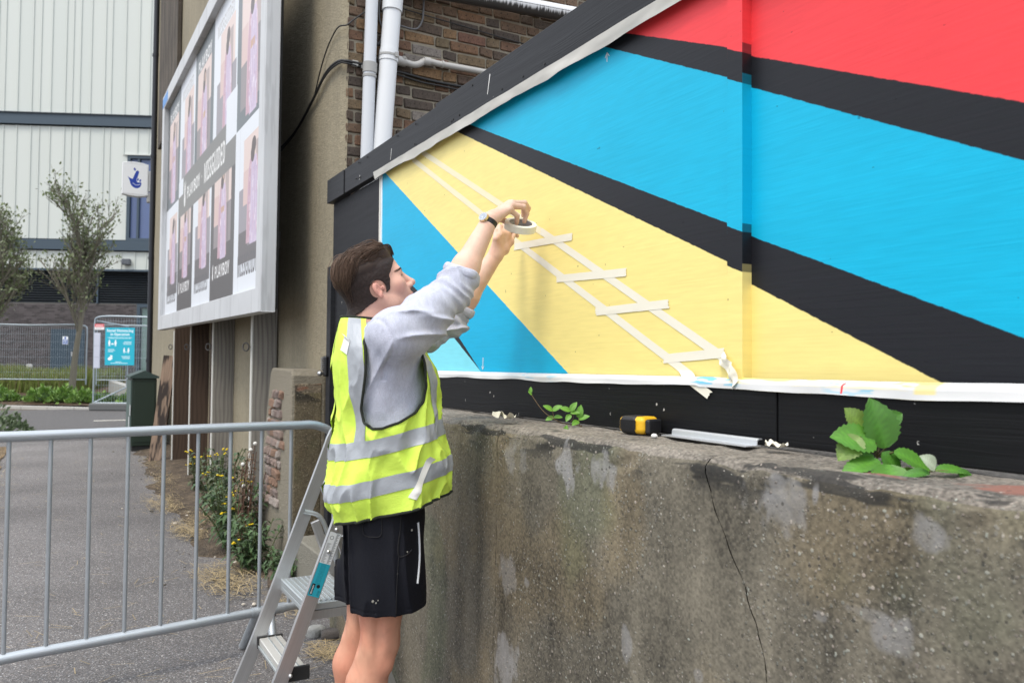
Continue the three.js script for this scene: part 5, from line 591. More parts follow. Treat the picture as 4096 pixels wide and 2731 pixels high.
{ // straw, dead grass
  const r = rng(77), P = [], C = []; const spots = [[-5.25, 0.3, 0.5, 0.2, 620], [-6.9, 0.32, 0.5, 0.15, 420], [-8.3, 0.35, 0.7, 0.2, 420], [-9.8, 0.15, 0.9, 0.25, 420], [-7.4, 0.1, 0.5, 0.2, 300], [-3.75, 0.1, 0.16, 0.1, 130], [-4.6, 0.12, 0.3, 0.12, 120], [-11.5, 0.1, 1.2, 0.25, 320], [-10, 2.1, 4, 0.5, 900], [-4.6, 0.9, 2.5, 1.1, 110], [-9, 0.9, 5, 0.8, 80], [-3.4, 0.35, 0.5, 0.4, 40]];
  for (const [cx, cz, sx, sz, n] of spots) for (let i = 0; i < n; i++) { const x = cx + (r() + r() - 1) * sx, z = cz + (r() + r() - 1) * sz, a = r() * 3.14 + (r() < 0.6 ? 0 : 1), L = 0.04 + 0.10 * r(), w = 0.0011 + 0.0007 * r(), y = 0.012 + 0.03 * r() * (n > 200 ? 1 : 0.1), dx = Math.cos(a) * L / 2, dz = Math.sin(a) * L / 2, nx = -Math.sin(a) * w, nz = Math.cos(a) * w, b = (r() - 0.3) * 0.03 * (n > 200 ? 1 : 0.1); const k = 0.6 + 0.7 * r(), c = [0.36 * k, 0.28 * k, 0.155 * k]; const ya = y, yb = y + Math.abs(b), cx0 = x - dx, cz0 = z - dz, ex = x + dx, ez = z + dz; P.push(cx0 - nx, ya, cz0 - nz, cx0 + nx, ya, cz0 + nz, ex + nx, yb, ez + nz, cx0 - nx, ya, cz0 - nz, ex + nx, yb, ez + nz, ex - nx, yb, ez - nz); for (let j = 0; j < 6; j++) C.push(...c); }
  const g = new THREE.BufferGeometry(); g.setAttribute('position', new THREE.Float32BufferAttribute(P, 3)); g.setAttribute('color', new THREE.Float32BufferAttribute(C, 3)); g.computeVertexNormals(); const m = M(W1, 0.9, { vertexColors: true, side: THREE.DoubleSide }); solo('straw', g, m, 'dry straw and dead grass scattered along the edge of the path', 'straw', null, 'stuff'); }
{ // crumbs of rubble and leaf litter on the soil
  const r = rng(91), gs = []; for (let i = 0; i < 900; i++) { const x = lerp(-14.5, -4.6, r()), z = -0.25 + 0.7 * r() * r() + (r() < 0.12 ? 0.5 * r() : 0), s = 0.005 + 0.014 * r() * r(); const g = new THREE.IcosahedronGeometry(s, 0).scale(1.3, 0.7, 1).rotateY(r() * 6); g.translate(x, 0.012 + 0.03 * r() * (z < 0.1 ? 1 : 0.2), z); const t = r(), k = t < 0.55 ? 0.09 : t < 0.85 ? 0.2 : 0.5; vcol(g, () => [k * 1.1, k, k * 0.85]); gs.push(g); } solo('rubble_crumbs', join(gs), M(W1, 0.95, { vertexColors: true }), 'small crumbs of rubble and litter on the soil along the wall', 'rubble', null, 'stuff'); }

// ---- plants on top of the wall ----
function ovalLeaf(L, W, teeth, cup, droop, tone, seed) { // broad leaf along +y from its stalk, face towards +z
  const n = 18, m = 8, r = rng(seed); const g = grid(m, n, (u, v) => { const t = u * 2 - 1; let w = W * Math.pow(Math.sin(Math.PI * Math.pow(v * 0.985 + 0.01, 0.8)), 0.72) * (v > 0.8 ? 1 - 0.25 * (v - 0.8) / 0.2 : 1); if (Math.abs(t) > 0.99) w *= 1 + teeth * (((v * n) % 2) < 1 ? 1 : -0.6); const vein = 0.012 * W * Math.sin((v * 9 - Math.abs(t) * 2.2) * 6.28); return [t * w, v * L, cup * Math.abs(t) * w * 0.5 - droop * L * v * v + vein * (1 - Math.abs(t) * 0.4) + 0.06 * W * (noise3(t * 2 + seed, v * 3, 1) - 0.5)]; });
  vcol(g, (x, y, z, i) => { const t = Math.abs((i % (m + 1)) / m * 2 - 1), v = Math.floor(i / (m + 1)) / n; const ve = t < 0.1 || Math.abs(((v * 9 - t * 2.2) % 1 + 1) % 1 - 0.5) < 0.1 ? 1.3 : 1; const k = (0.86 + 0.3 * fbm2(x * 90, y * 90, seed, 3)) * ve; return tone.map(q => q * k); }); return g;
}
const mLeaf2 = new THREE.MeshPhysicalMaterial({ vertexColors: true, roughness: 0.5, transmission: 0.22, thickness: 0, side: THREE.DoubleSide });
{ // bramble: toothed leaves
  const B = thing('bramble', 'bright green bramble with broad toothed leaves growing over the concrete wall', 'plant', [-0.985, 1.18, -0.14]); const f = V(0.86, 0, 0.51), rt = V(0.51, 0, -0.86), up = V(0, 1, 0); // f: out towards the path
  const g1 = [0.085, 0.25, 0.022], g2 = [0.06, 0.19, 0.018], g3 = [0.15, 0.25, 0.04], gp = [0.42, 0.5, 0.36];
  // [base (right, up, out), direction (right, up, out), face normal, length, width, tone]
  const Ls = [[[0.012, 0.038, 0.0], [-0.25, 1, 0.05], [0.1, 0.1, 1], 0.098, 0.036, g2], [[-0.012, 0.048, 0.01], [-1, 0.25, 0.25], [-0.1, 0.75, 0.8], 0.09, 0.034, g1], [[-0.045, 0.06, 0.02], [-0.9, -0.75, 0.25], [-0.3, 0.5, 0.8], 0.062, 0.024, g3], [[0.02, 0.085, -0.02], [0.8, 0.45, 0], [0.1, 0.4, 1], 0.04, 0.016, g2], [[-0.02, 0.07, -0.02], [-0.6, 0.8, 0], [0.2, 0.3, 1], 0.055, 0.022, g3], [[-0.015, 0.018, 0.03], [-1, -0.18, 0.35], [-0.1, 0.9, 0.5], 0.085, 0.022, g1], [[-0.005, 0.012, 0.05], [-0.15, -0.75, 0.75], [0.0, 0.8, 0.7], 0.078, 0.036, g1], [[0.018, 0.032, 0.02], [1, -0.4, 0.25], [0.15, 0.85, 0.6], 0.075, 0.026, g1], [[0.0, 0.03, 0.01], [0.5, -0.6, 0.3], [0.1, 0.7, 0.7], 0.05, 0.022, g2], [[0.03, 0.0, 0.03], [1, -0.1, 0.2], [0, 1, 0.3], 0.04, 0.015, g3], [[-0.01, 0.02, 0.0], [-0.8, 0.2, 0.1], [0, 0.8, 0.5], 0.06, 0.02, g2]];
  const mk = (v) => rt.clone().multiplyScalar(v[0]).addScaledVector(up, v[1]).addScaledVector(f, v[2]);
  Ls.forEach(([b, d, n, L, w, t], i) => { const g = ovalLeaf(L, w, 0.09, 0.35, 0.18, t, i + 2), Y = mk(d).normalize(), Z = mk(n); Z.addScaledVector(Y, -Z.dot(Y)).normalize(); const X = Y.clone().cross(Z); const o = part('leaf', g, mLeaf2, B), p = mk(b); o.quaternion.setFromRotationMatrix(new THREE.Matrix4().makeBasis(X, Y, Z)); o.position.copy(p); });
  part('stems', join([[0.012, 0.038, 0], [-0.012, 0.048, 0.01], [-0.045, 0.06, 0.02], [0.018, 0.032, 0.02], [0.02, 0.085, -0.02]].map(b => tube([mk([0.01, -0.015, -0.05]), mk([0.008, 0.015, -0.03]), mk(b)], 0.0016, 8, 5))), M([0.14, 0.12, 0.05], 0.7), B);
  const C = thing('bramble', 'small bramble shoot with a pale upturned leaf beside the broken brick edge', 'plant', [-0.88, 1.178, -0.15]); [[[0, 0.012, 0], [-0.5, 0.55, 0.2], [0.2, 0.5, 0.8], 0.035, 0.016, gp], [[0.0, 0.008, 0], [1, 0.15, 0], [0, 0.9, 0.5], 0.07, 0.014, g1], [[0.04, 0.008, 0.0], [0.7, -0.5, 0.3], [0, 0.7, 0.7], 0.035, 0.013, g2], [[-0.01, 0.004, 0], [-1, 0.05, 0.1], [0, 0.9, 0.4], 0.05, 0.014, g2]].forEach(([b, d, n, L, w, t], i) => { const g = ovalLeaf(L, w, 0.08, 0.5, 0.3, t, i + 22), Y = mk(d).normalize(), Z = mk(n); Z.addScaledVector(Y, -Z.dot(Y)).normalize(); const X = Y.clone().cross(Z); const o = part('leaf', g, mLeaf2, C); o.quaternion.setFromRotationMatrix(new THREE.Matrix4().makeBasis(X, Y, Z)); o.position.copy(mk(b)); }); part('stems', tube([mk([-0.03, -0.01, -0.03]), mk([0, 0.008, 0]), mk([0.04, 0.006, 0])], 0.0015, 8, 5), M([0.14, 0.12, 0.05], 0.7), C);
}
{ // wiry seedling
  const S = thing('seedling', 'wiry seedling with small pointed green leaves on the wall near the man', 'plant', [-2.09, 1.18, -0.14]); const f = V(0.86, 0, 0.51), rt = V(0.51, 0, -0.86), mk = v => rt.clone().multiplyScalar(v[0]).add(V(0, v[1], 0)).addScaledVector(f, v[2]); const g1 = [0.12, 0.30, 0.025];
  const st = [[[0.06, 0.0, -0.04], [-0.005, 0.012, 0.0], [-0.06, 0.045, 0.03], [-0.105, 0.105, 0.05]], [[0.06, 0.0, -0.04], [0.05, 0.002, 0.03], [-0.02, -0.025, 0.10], [-0.055, -0.045, 0.13]], [[0.02, 0.012, 0.0], [0.03, 0.03, 0.01], [0.02, 0.05, 0.02]], [[-0.03, 0.022, 0.0], [-0.035, 0.05, 0.01]], [[0.05, 0.002, 0.02], [0.045, 0.03, 0.02]]];
  part('stems', join(st.map(c => tube(c.map(mk), 0.0014, 14, 5))), M([0.17, 0.12, 0.07], 0.8), S);
  const L = [[[-0.105, 0.105, 0.05], [0.1, 1, 0], 0.02], [[-0.1, 0.1, 0.05], [-0.6, 0.7, 0.2], 0.016], [[-0.035, 0.05, 0.01], [-0.7, 0.5, 0.2], 0.034], [[-0.035, 0.05, 0.01], [0.7, 0.5, 0.2], 0.034], [[-0.03, 0.03, 0.0], [-0.8, -0.2, 0.4], 0.03], [[-0.03, 0.03, 0.0], [0.8, 0.1, 0.4], 0.028], [[0.02, 0.05, 0.02], [-0.8, 0.35, 0.2], 0.036], [[0.02, 0.05, 0.02], [0.5, 0.8, 0.1], 0.034], [[0.02, 0.045, 0.02], [0.9, 0.1, 0.3], 0.03], [[0.02, 0.04, 0.02], [-0.4, -0.5, 0.6], 0.03], [[0.045, 0.03, 0.02], [0.2, 1, 0.1], 0.04], [[0.045, 0.025, 0.02], [0.9, 0.4, 0.2], 0.036], [[0.045, 0.02, 0.02], [-0.5, -0.2, 0.7], 0.034], [[0.0, -0.018, 0.085], [0.2, 1, 0.1], 0.03], [[0.0, -0.018, 0.085], [-0.9, 0.2, 0.2], 0.028], [[-0.03, -0.034, 0.11], [0.15, 1, 0.1], 0.032], [[-0.03, -0.034, 0.11], [-1, 0.3, 0.1], 0.028], [[-0.03, -0.034, 0.11], [0.9, 0.3, 0.2], 0.022]];
  L.forEach(([b, d, l], i) => { const g = ovalLeaf(l, l * 0.3, 0.0, 0.4, 0.2, g1, i + 50), Y = mk(d).normalize(), Z = mk([0.1, 0.7, 0.7]); Z.addScaledVector(Y, -Z.dot(Y)).normalize(); const o = part('leaf', g, mLeaf2, S); o.quaternion.setFromRotationMatrix(new THREE.Matrix4().makeBasis(Y.clone().cross(Z), Y, Z)); o.position.copy(mk(b)); });
}
// ================= the man =================
// distance fields meshed with surface nets
function capsule(a, b, ra, rb, k = 0.02) { a = Array.isArray(a) ? V(...a) : a; b = Array.isArray(b) ? V(...b) : b; const dx = b.x - a.x, dy = b.y - a.y, dz = b.z - a.z, L2 = dx * dx + dy * dy + dz * dz || 1e-9; const c = a.clone().lerp(b, 0.5), R = Math.sqrt(L2) / 2 + Math.max(ra, rb); const f = (x, y, z) => { let t = ((x - a.x) * dx + (y - a.y) * dy + (z - a.z) * dz) / L2; t = t < 0 ? 0 : t > 1 ? 1 : t; const ex = x - a.x - t * dx, ey = y - a.y - t * dy, ez = z - a.z - t * dz; return Math.sqrt(ex * ex + ey * ey + ez * ez) - (ra + (rb - ra) * t); }; return { f, c, R, k }; }
function ellip(c, X, Y, Z, rx, ry, rz, k = 0.02, carve = 0) { c = Array.isArray(c) ? V(...c) : c; const mn = Math.min(rx, ry, rz); const f = (x, y, z) => { const dx = x - c.x, dy = y - c.y, dz = z - c.z, a = (dx * X.x + dy * X.y + dz * X.z) / rx, b = (dx * Y.x + dy * Y.y + dz * Y.z) / ry, g = (dx * Z.x + dy * Z.y + dz * Z.z) / rz; const k0 = Math.sqrt(a * a + b * b + g * g), k1 = Math.sqrt((a / rx) * (a / rx) + (b / ry) * (b / ry) + (g / rz) * (g / rz)); return k1 < 1e-6 ? -mn : k0 * (k0 - 1) / k1; }; return { f, c, R: Math.max(rx, ry, rz), k, carve }; }
function field(prims, post) { return (x, y, z) => { let d = 1e3; for (let i = 0; i < prims.length; i++) { const p = prims[i]; const ex = x - p.c.x, ey = y - p.c.y, ez = z - p.c.z, lo = Math.sqrt(ex * ex + ey * ey + ez * ez) - p.R; if (p.carve) { if (lo > 0.03) continue; const e = -p.f(x, y, z), h = clamp(0.5 + 0.5 * (e - d) / p.k); d = lerp(d, e, h) + p.k * h * (1 - h); continue; } if (lo > d + p.k) continue; const e = p.f(x, y, z); if (d > 500) { d = e; continue; } const h = 0.5 + 0.5 * (d - e) / p.k; if (h <= 0) continue; if (h >= 1) { d = e; continue; } d = d + (e - d) * h - p.k * h * (1 - h); } return post ? post(d, x, y, z) : d; }; }
function nets(fn, lo, hi, cell, skip) {
  const nx = Math.ceil((hi[0] - lo[0]) / cell) + 1, ny = Math.ceil((hi[1] - lo[1]) / cell) + 1, nz = Math.ceil((hi[2] - lo[2]) / cell) + 1, val = new Float32Array(nx * ny * nz), S = 4, at = (i, j, k) => (k * ny + j) * nx + i;
  for (let k = 0; k < nz; k += S) for (let j = 0; j < ny; j += S) for (let i = 0; i < nx; i += S) {
    const c = fn(lo[0] + (i + S / 2) * cell, lo[1] + (j + S / 2) * cell, lo[2] + (k + S / 2) * cell), far = Math.abs(c) > cell * S * 1.5 + 0.012;
    for (let c2 = k; c2 < Math.min(k + S, nz); c2++) for (let b = j; b < Math.min(j + S, ny); b++) for (let a = i; a < Math.min(i + S, nx); a++) val[at(a, b, c2)] = far ? c : fn(lo[0] + a * cell, lo[1] + b * cell, lo[2] + c2 * cell);
  }
  const idx = new Int32Array(nx * ny * nz).fill(-1), P = [], ix = [];
  const E = [[0, 1], [0, 2], [0, 4], [1, 3], [1, 5], [2, 3], [2, 6], [3, 7], [4, 5], [4, 6], [5, 7], [6, 7]];
  for (let k = 0; k < nz - 1; k++) for (let j = 0; j < ny - 1; j++) for (let i = 0; i < nx - 1; i++) {
    const v = [val[at(i, j, k)], val[at(i + 1, j, k)], val[at(i, j + 1, k)], val[at(i + 1, j + 1, k)], val[at(i, j, k + 1)], val[at(i + 1, j, k + 1)], val[at(i, j + 1, k + 1)], val[at(i + 1, j + 1, k + 1)]]; let m = 0; for (let q = 0; q < 8; q++) if (v[q] < 0) m |= 1 << q; if (m === 0 || m === 255) continue;
    let sx = 0, sy = 0, sz = 0, n = 0; for (const [a, b] of E) if ((v[a] < 0) !== (v[b] < 0)) { const t = v[a] / (v[a] - v[b]); sx += lerp(a & 1, b & 1, t); sy += lerp((a >> 1) & 1, (b >> 1) & 1, t); sz += lerp(a >> 2, b >> 2, t); n++; }
    const X = lo[0] + (i + sx / n) * cell, Y = lo[1] + (j + sy / n) * cell, Z = lo[2] + (k + sz / n) * cell; if (skip && skip(X, Y, Z)) continue; idx[at(i, j, k)] = P.length / 3; P.push(X, Y, Z);
  }
  const quad = (a, b, c, d, flip) => { if (a < 0 || b < 0 || c < 0 || d < 0) return; if (flip) ix.push(a, c, b, b, c, d); else ix.push(a, b, c, b, d, c); };
  for (let k = 1; k < nz - 1; k++) for (let j = 1; j < ny - 1; j++) for (let i = 1; i < nx - 1; i++) { const s = val[at(i, j, k)] < 0;
    if (s !== (val[at(i + 1, j, k)] < 0)) quad(idx[at(i, j - 1, k - 1)], idx[at(i, j, k - 1)], idx[at(i, j - 1, k)], idx[at(i, j, k)], !s);
    if (s !== (val[at(i, j + 1, k)] < 0)) quad(idx[at(i - 1, j, k - 1)], idx[at(i, j, k - 1)], idx[at(i - 1, j, k)], idx[at(i, j, k)], s);
    if (s !== (val[at(i, j, k + 1)] < 0)) quad(idx[at(i - 1, j - 1, k)], idx[at(i, j - 1, k)], idx[at(i - 1, j, k)], idx[at(i, j, k)], !s); }
  const N = new Float32Array(P.length), e = cell * 0.5; for (let i = 0; i < P.length; i += 3) { const x = P[i], y = P[i + 1], z = P[i + 2]; let gx = fn(x + e, y, z) - fn(x - e, y, z), gy = fn(x, y + e, z) - fn(x, y - e, z), gz = fn(x, y, z + e) - fn(x, y, z - e); const l = Math.hypot(gx, gy, gz) || 1; N[i] = gx / l; N[i + 1] = gy / l; N[i + 2] = gz / l; }
  const g = new THREE.BufferGeometry(); g.setAttribute('position', new THREE.Float32BufferAttribute(P, 3)); g.setAttribute('normal', new THREE.BufferAttribute(N, 3)); g.setIndex(ix); return g;
}
// ---- joints ----
const TH = 14 * Math.PI / 180, F = V(Math.sin(TH), 0, -Math.cos(TH)), Rr = V(Math.cos(TH), 0, Math.sin(TH)), UP = V(0, 1, 0);
const pelvis = V(-2.424, 0.865, 0.325), hipR = pelvis.clone().addScaledVector(Rr, 0.088), hipL = pelvis.clone().addScaledVector(Rr, -0.088);
const knR = V(-2.366, 0.512, 0.361), anR = V(-2.407, 0.092, 0.408), knL = V(-2.560, 0.505, 0.344), anL = V(-2.600, 0.092, 0.385);
const shR = V(-2.237, 1.455, 0.365), elR = V(-2.300, 1.597, 0.150), wrR = V(-2.307, 1.848, 0.012), shL = V(-2.551, 1.43, 0.298), elL = V(-2.522, 1.529, 0.05), wrL = V(-2.467, 1.757, -0.096);
const HO2 = V(-2.409, 1.604, 0.362), YH = 10 * Math.PI / 180, PH = 25 * Math.PI / 180, f0 = V(Math.sin(YH), 0, -Math.cos(YH)), hr = V(Math.cos(YH), 0, Math.sin(YH)), hf = f0.clone().multiplyScalar(Math.cos(PH)).addScaledVector(UP, Math.sin(PH)), hu = UP.clone().multiplyScalar(Math.cos(PH)).addScaledVector(f0, -Math.sin(PH));
const hp = (x, y, z) => HO2.clone().addScaledVector(hr, x).addScaledVector(hu, y).addScaledVector(hf, z);
const hE = (c, rx, ry, rz, k = 0.015, carve = 0) => ellip(hp(...c), hr, hu, hf, rx, ry, rz, k, carve);
const hC = (a, b, ra, rb, k = 0.012) => capsule(hp(...a), hp(...b), ra, rb, k);
const neckB = V(-2.425, 1.465, 0.395);
const pts = o => Object.fromEntries(Object.entries(o).map(([k, v]) => [k, V(...v)]));
// right hand holds the roll: p pinky, r ring, m middle, i index, t thumb
const RH = pts({ pM: [-2.300, 1.889, -0.058], pP: [-2.311, 1.873, -0.093], pD: [-2.326, 1.860, -0.101], pT: [-2.337, 1.849, -0.106], rM: [-2.316, 1.905, -0.074], rP: [-2.318, 1.907, -0.122], rD: [-2.331, 1.888, -0.142], rT: [-2.341, 1.862, -0.139], mM: [-2.335, 1.917, -0.086], mP: [-2.343, 1.926, -0.140], mD: [-2.360, 1.914, -0.165], mT: [-2.372, 1.892, -0.165], iM: [-2.356, 1.918, -0.089], iP: [-2.372, 1.930, -0.140], iD: [-2.392, 1.918, -0.166], iT: [-2.400, 1.896, -0.168], tB: [-2.34, 1.868, -0.012], tM: [-2.366, 1.868, -0.050], tP: [-2.385, 1.866, -0.088], tT: [-2.390, 1.864, -0.116] });
const LH = pts({ iM: [-2.474, 1.836, -0.142], iP: [-2.498, 1.866, -0.172], iD: [-2.517, 1.862, -0.198], iT: [-2.524, 1.845, -0.216], mM: [-2.466, 1.836, -0.121], mP: [-2.490, 1.872, -0.146], mD: [-2.512, 1.872, -0.174], mT: [-2.524, 1.858, -0.196], rM: [-2.455, 1.826, -0.102], rP: [-2.478, 1.862, -0.118], rD: [-2.502, 1.866, -0.146], rT: [-2.516, 1.852, -0.168], pM: [-2.446, 1.812, -0.086], pP: [-2.466, 1.842, -0.094], pD: [-2.486, 1.850, -0.114], pT: [-2.502, 1.842, -0.132], tB: [-2.473, 1.782, -0.132], tM: [-2.477, 1.812, -0.160], tP: [-2.492, 1.836, -0.178], tT: [-2.510, 1.852, -0.194] });
function handPrims(H, w, k = 0.006) { const L = []; for (const c of 'imrp') { const r = { i: 1, m: 1.03, r: 0.98, p: 0.86 }[c]; L.push(capsule(w, H[c + 'M'], 0.0165, 0.0128 * r, 0.016)); L.push(capsule(H[c + 'M'], H[c + 'P'], 0.0118 * r, 0.0100 * r, k), capsule(H[c + 'P'], H[c + 'D'], 0.0105 * r, 0.0090 * r, 0.003), capsule(H[c + 'D'], H[c + 'T'], 0.0092 * r, 0.0074 * r, 0.003)); } L.push(capsule(w, H.tB, 0.0165, 0.0165, 0.014), capsule(H.tB, H.tM, 0.0165, 0.0125, 0.01), capsule(H.tM, H.tP, 0.0115, 0.010, 0.004), capsule(H.tP, H.tT, 0.0105, 0.008, 0.004)); return L; }
const mid = (a, b, t) => a.clone().lerp(b, t);
const torsoC = h => V(-2.405, h, 0.333);
const skinPrims = [
  ellip(torsoC(1.28), Rr, UP, F, 0.14, 0.2, 0.10, 0.04), ellip(torsoC(1.0), Rr, UP, F, 0.13, 0.2, 0.095, 0.04), ellip(pelvis, Rr, UP, F, 0.13, 0.12, 0.1, 0.04),
  capsule(hipR, mid(hipR, knR, 0.55), 0.085, 0.076, 0.03), capsule(mid(hipR, knR, 0.5), knR.clone().addScaledVector(F, 0.006), 0.077, 0.058, 0.03), capsule(knR, mid(knR, anR, 0.3).addScaledVector(F, -0.016), 0.053, 0.056, 0.03), capsule(mid(knR, anR, 0.3).addScaledVector(F, -0.018), mid(knR, anR, 0.62).addScaledVector(F, -0.008), 0.055, 0.042, 0.03), capsule(mid(knR, anR, 0.05), anR, 0.045, 0.036, 0.025), ellip(knR.clone().addScaledVector(F, 0.032), Rr, UP, F, 0.036, 0.042, 0.028, 0.025),
  capsule(hipL, mid(hipL, knL, 0.55), 0.085, 0.076, 0.03), capsule(mid(hipL, knL, 0.5), knL.clone().addScaledVector(F, 0.006), 0.077, 0.058, 0.03), capsule(knL, mid(knL, anL, 0.3).addScaledVector(F, -0.016), 0.053, 0.056, 0.03), capsule(mid(knL, anL, 0.3).addScaledVector(F, -0.018), mid(knL, anL, 0.62).addScaledVector(F, -0.008), 0.055, 0.042, 0.03), capsule(mid(knL, anL, 0.05), anL, 0.045, 0.036, 0.025), ellip(knL.clone().addScaledVector(F, 0.032), Rr, UP, F, 0.036, 0.042, 0.028, 0.025),
  capsule(anR, anR.clone().addScaledVector(F, 0.1).setY(0.05), 0.036, 0.03, 0.02), capsule(anL, anL.clone().addScaledVector(F, 0.1).setY(0.05), 0.036, 0.03, 0.02),
  capsule(torsoC(1.42), shR, 0.055, 0.05, 0.03), capsule(torsoC(1.42), shL, 0.055, 0.05, 0.03),
  capsule(shR, elR, 0.048, 0.043, 0.03), capsule(elR, mid(elR, wrR, 0.35), 0.043, 0.0445, 0.025), capsule(mid(elR, wrR, 0.3), wrR, 0.0435, 0.0265, 0.02), capsule(shL, elL, 0.048, 0.043, 0.03), capsule(elL, mid(elL, wrL, 0.35), 0.042, 0.043, 0.025), capsule(mid(elL, wrL, 0.3), wrL, 0.0425, 0.026, 0.02),
  capsule(hp(0, -0.015, -0.035), neckB, 0.056, 0.063, 0.03), capsule(hp(0, -0.05, 0.02), V(-2.40, 1.47, 0.345), 0.04, 0.045, 0.03), capsule(neckB.clone().add(V(0, -0.03, 0)), mid(neckB, shR, 0.5).add(V(0, -0.03, 0)), 0.055, 0.04, 0.04), capsule(neckB.clone().add(V(0, -0.03, 0)), mid(neckB, shL, 0.5).add(V(0, -0.03, 0)), 0.055, 0.04, 0.04),
  hE([0, 0.045, -0.012], 0.073, 0.087, 0.095, 0.03), hE([0, 0.048, 0.03], 0.061, 0.06, 0.058, 0.03), hE([0, -0.02, 0.042], 0.055, 0.066, 0.052, 0.03),
  hC([0.05, -0.035, 0.0], [0.046, -0.062, 0.02], 0.019, 0.018, 0.025), hC([0.046, -0.062, 0.02], [0.014, -0.096, 0.078], 0.019, 0.016, 0.025), hC([-0.05, -0.035, 0.0], [-0.046, -0.062, 0.02], 0.019, 0.018, 0.025), hC([-0.046, -0.062, 0.02], [-0.014, -0.096, 0.078], 0.019, 0.016, 0.025), hE([0, -0.093, 0.082], 0.02, 0.016, 0.016, 0.018),
  hE([0.043, -0.006, 0.058], 0.021, 0.017, 0.022, 0.025), hE([-0.043, -0.006, 0.058], 0.021, 0.017, 0.022, 0.025), hC([-0.034, 0.031, 0.078], [0.034, 0.031, 0.078], 0.013, 0.013, 0.016), hE([0, -0.052, 0.073], 0.033, 0.03, 0.025, 0.02),
  hE([0.033, 0.012, 0.096], 0.015, 0.010, 0.013, 0.012, 1), hE([-0.033, 0.012, 0.096], 0.015, 0.010, 0.013, 0.012, 1), hE([0.031, 0.012, 0.076], 0.0135, 0.0125, 0.0125, 0.003), hE([-0.031, 0.012, 0.076], 0.0135, 0.0125, 0.0125, 0.003),
  hC([0, 0.024, 0.089], [0, -0.016, 0.112], 0.0085, 0.0115, 0.01), hE([0, -0.019, 0.115], 0.0115, 0.0105, 0.0115, 0.006), hE([0.0115, -0.025, 0.101], 0.0085, 0.009, 0.011, 0.006), hE([-0.0115, -0.025, 0.101], 0.0085, 0.009, 0.011, 0.006),
  hE([0, -0.0505, 0.095], 0.023, 0.006, 0.009, 0.005), hE([0, -0.0625, 0.0925], 0.02, 0.0068, 0.009, 0.005), hE([0, -0.077, 0.095], 0.02, 0.006, 0.01, 0.008, 1),
];
for (const s of [1, -1]) { // ears
  const eX = hr.clone().multiplyScalar(s).multiplyScalar(0.9).addScaledVector(hf, 0.42).normalize(), eY = hu.clone().addScaledVector(hf, -0.22).normalize(), eZ = eX.clone().cross(eY).normalize();
  const c = hp(s * 0.077, 0.0, -0.012); const on = (a, b, d) => c.clone().addScaledVector(eX, a).addScaledVector(eY, b).addScaledVector(eZ, d);
  skinPrims.push(ellip(on(0, 0.002, 0), eX, eY, eZ, 0.0075, 0.0235, 0.0145, 0.004), ellip(on(0.001, -0.019, 0.003), eX, eY, eZ, 0.0055, 0.0085, 0.008, 0.004));
  const fs = (eZ.dot(hf) > 0 ? 1 : -1); skinPrims.push(ellip(on(0.0100, 0.002, fs * 0.003), eX, eY, eZ, 0.0085, 0.0155, 0.0082, 0.002, 1), ellip(on(0.010, -0.004, fs * 0.008), eX, eY, eZ, 0.010, 0.007, 0.006, 0.002, 1)); skinPrims.push(ellip(on(0.004, -0.004, fs * 0.0195), eX, eY, eZ, 0.006, 0.009, 0.005, 0.004));
}
skinPrims.push(...handPrims(RH, wrR), ...handPrims(LH, wrL), capsule(LH.tB, LH.iM, 0.016, 0.012, 0.014), capsule(LH.tM, LH.iM, 0.012, 0.011, 0.012), capsule(RH.tB, RH.iM, 0.015, 0.011, 0.014));
for (const kn of [knR, knL]) skinPrims.push(ellip(kn.clone().addScaledVector(F, -0.066).add(V(0, 0.012, 0)), Rr, UP, F, 0.026, 0.035, 0.014, 0.02, 1), ellip(kn.clone().addScaledVector(F, -0.005).addScaledVector(Rr, 0.066).add(V(0, 0.03, 0)), Rr, UP, F, 0.012, 0.06, 0.012, 0.02, 1), ellip(kn.clone().addScaledVector(F, 0.02).addScaledVector(Rr, 0.03).add(V(0, -0.06, 0)), Rr, UP, F, 0.022, 0.03, 0.025, 0.025));
const skinF = field(skinPrims);
const headBox = [[-2.55, 1.455, 0.19], [-2.27, 1.78, 0.53]], rBox = [[-2.43, 1.60, -0.21], [-2.23, 1.97, 0.20]], lBox = [[-2.60, 1.565, -0.245], [-2.405, 1.91, 0.11]];
const inBox = (b, x, y, z, m) => x > b[0][0] + m && x < b[1][0] - m && y > b[0][1] + m && y < b[1][1] - m && z > b[0][2] + m && z < b[1][2] - m;
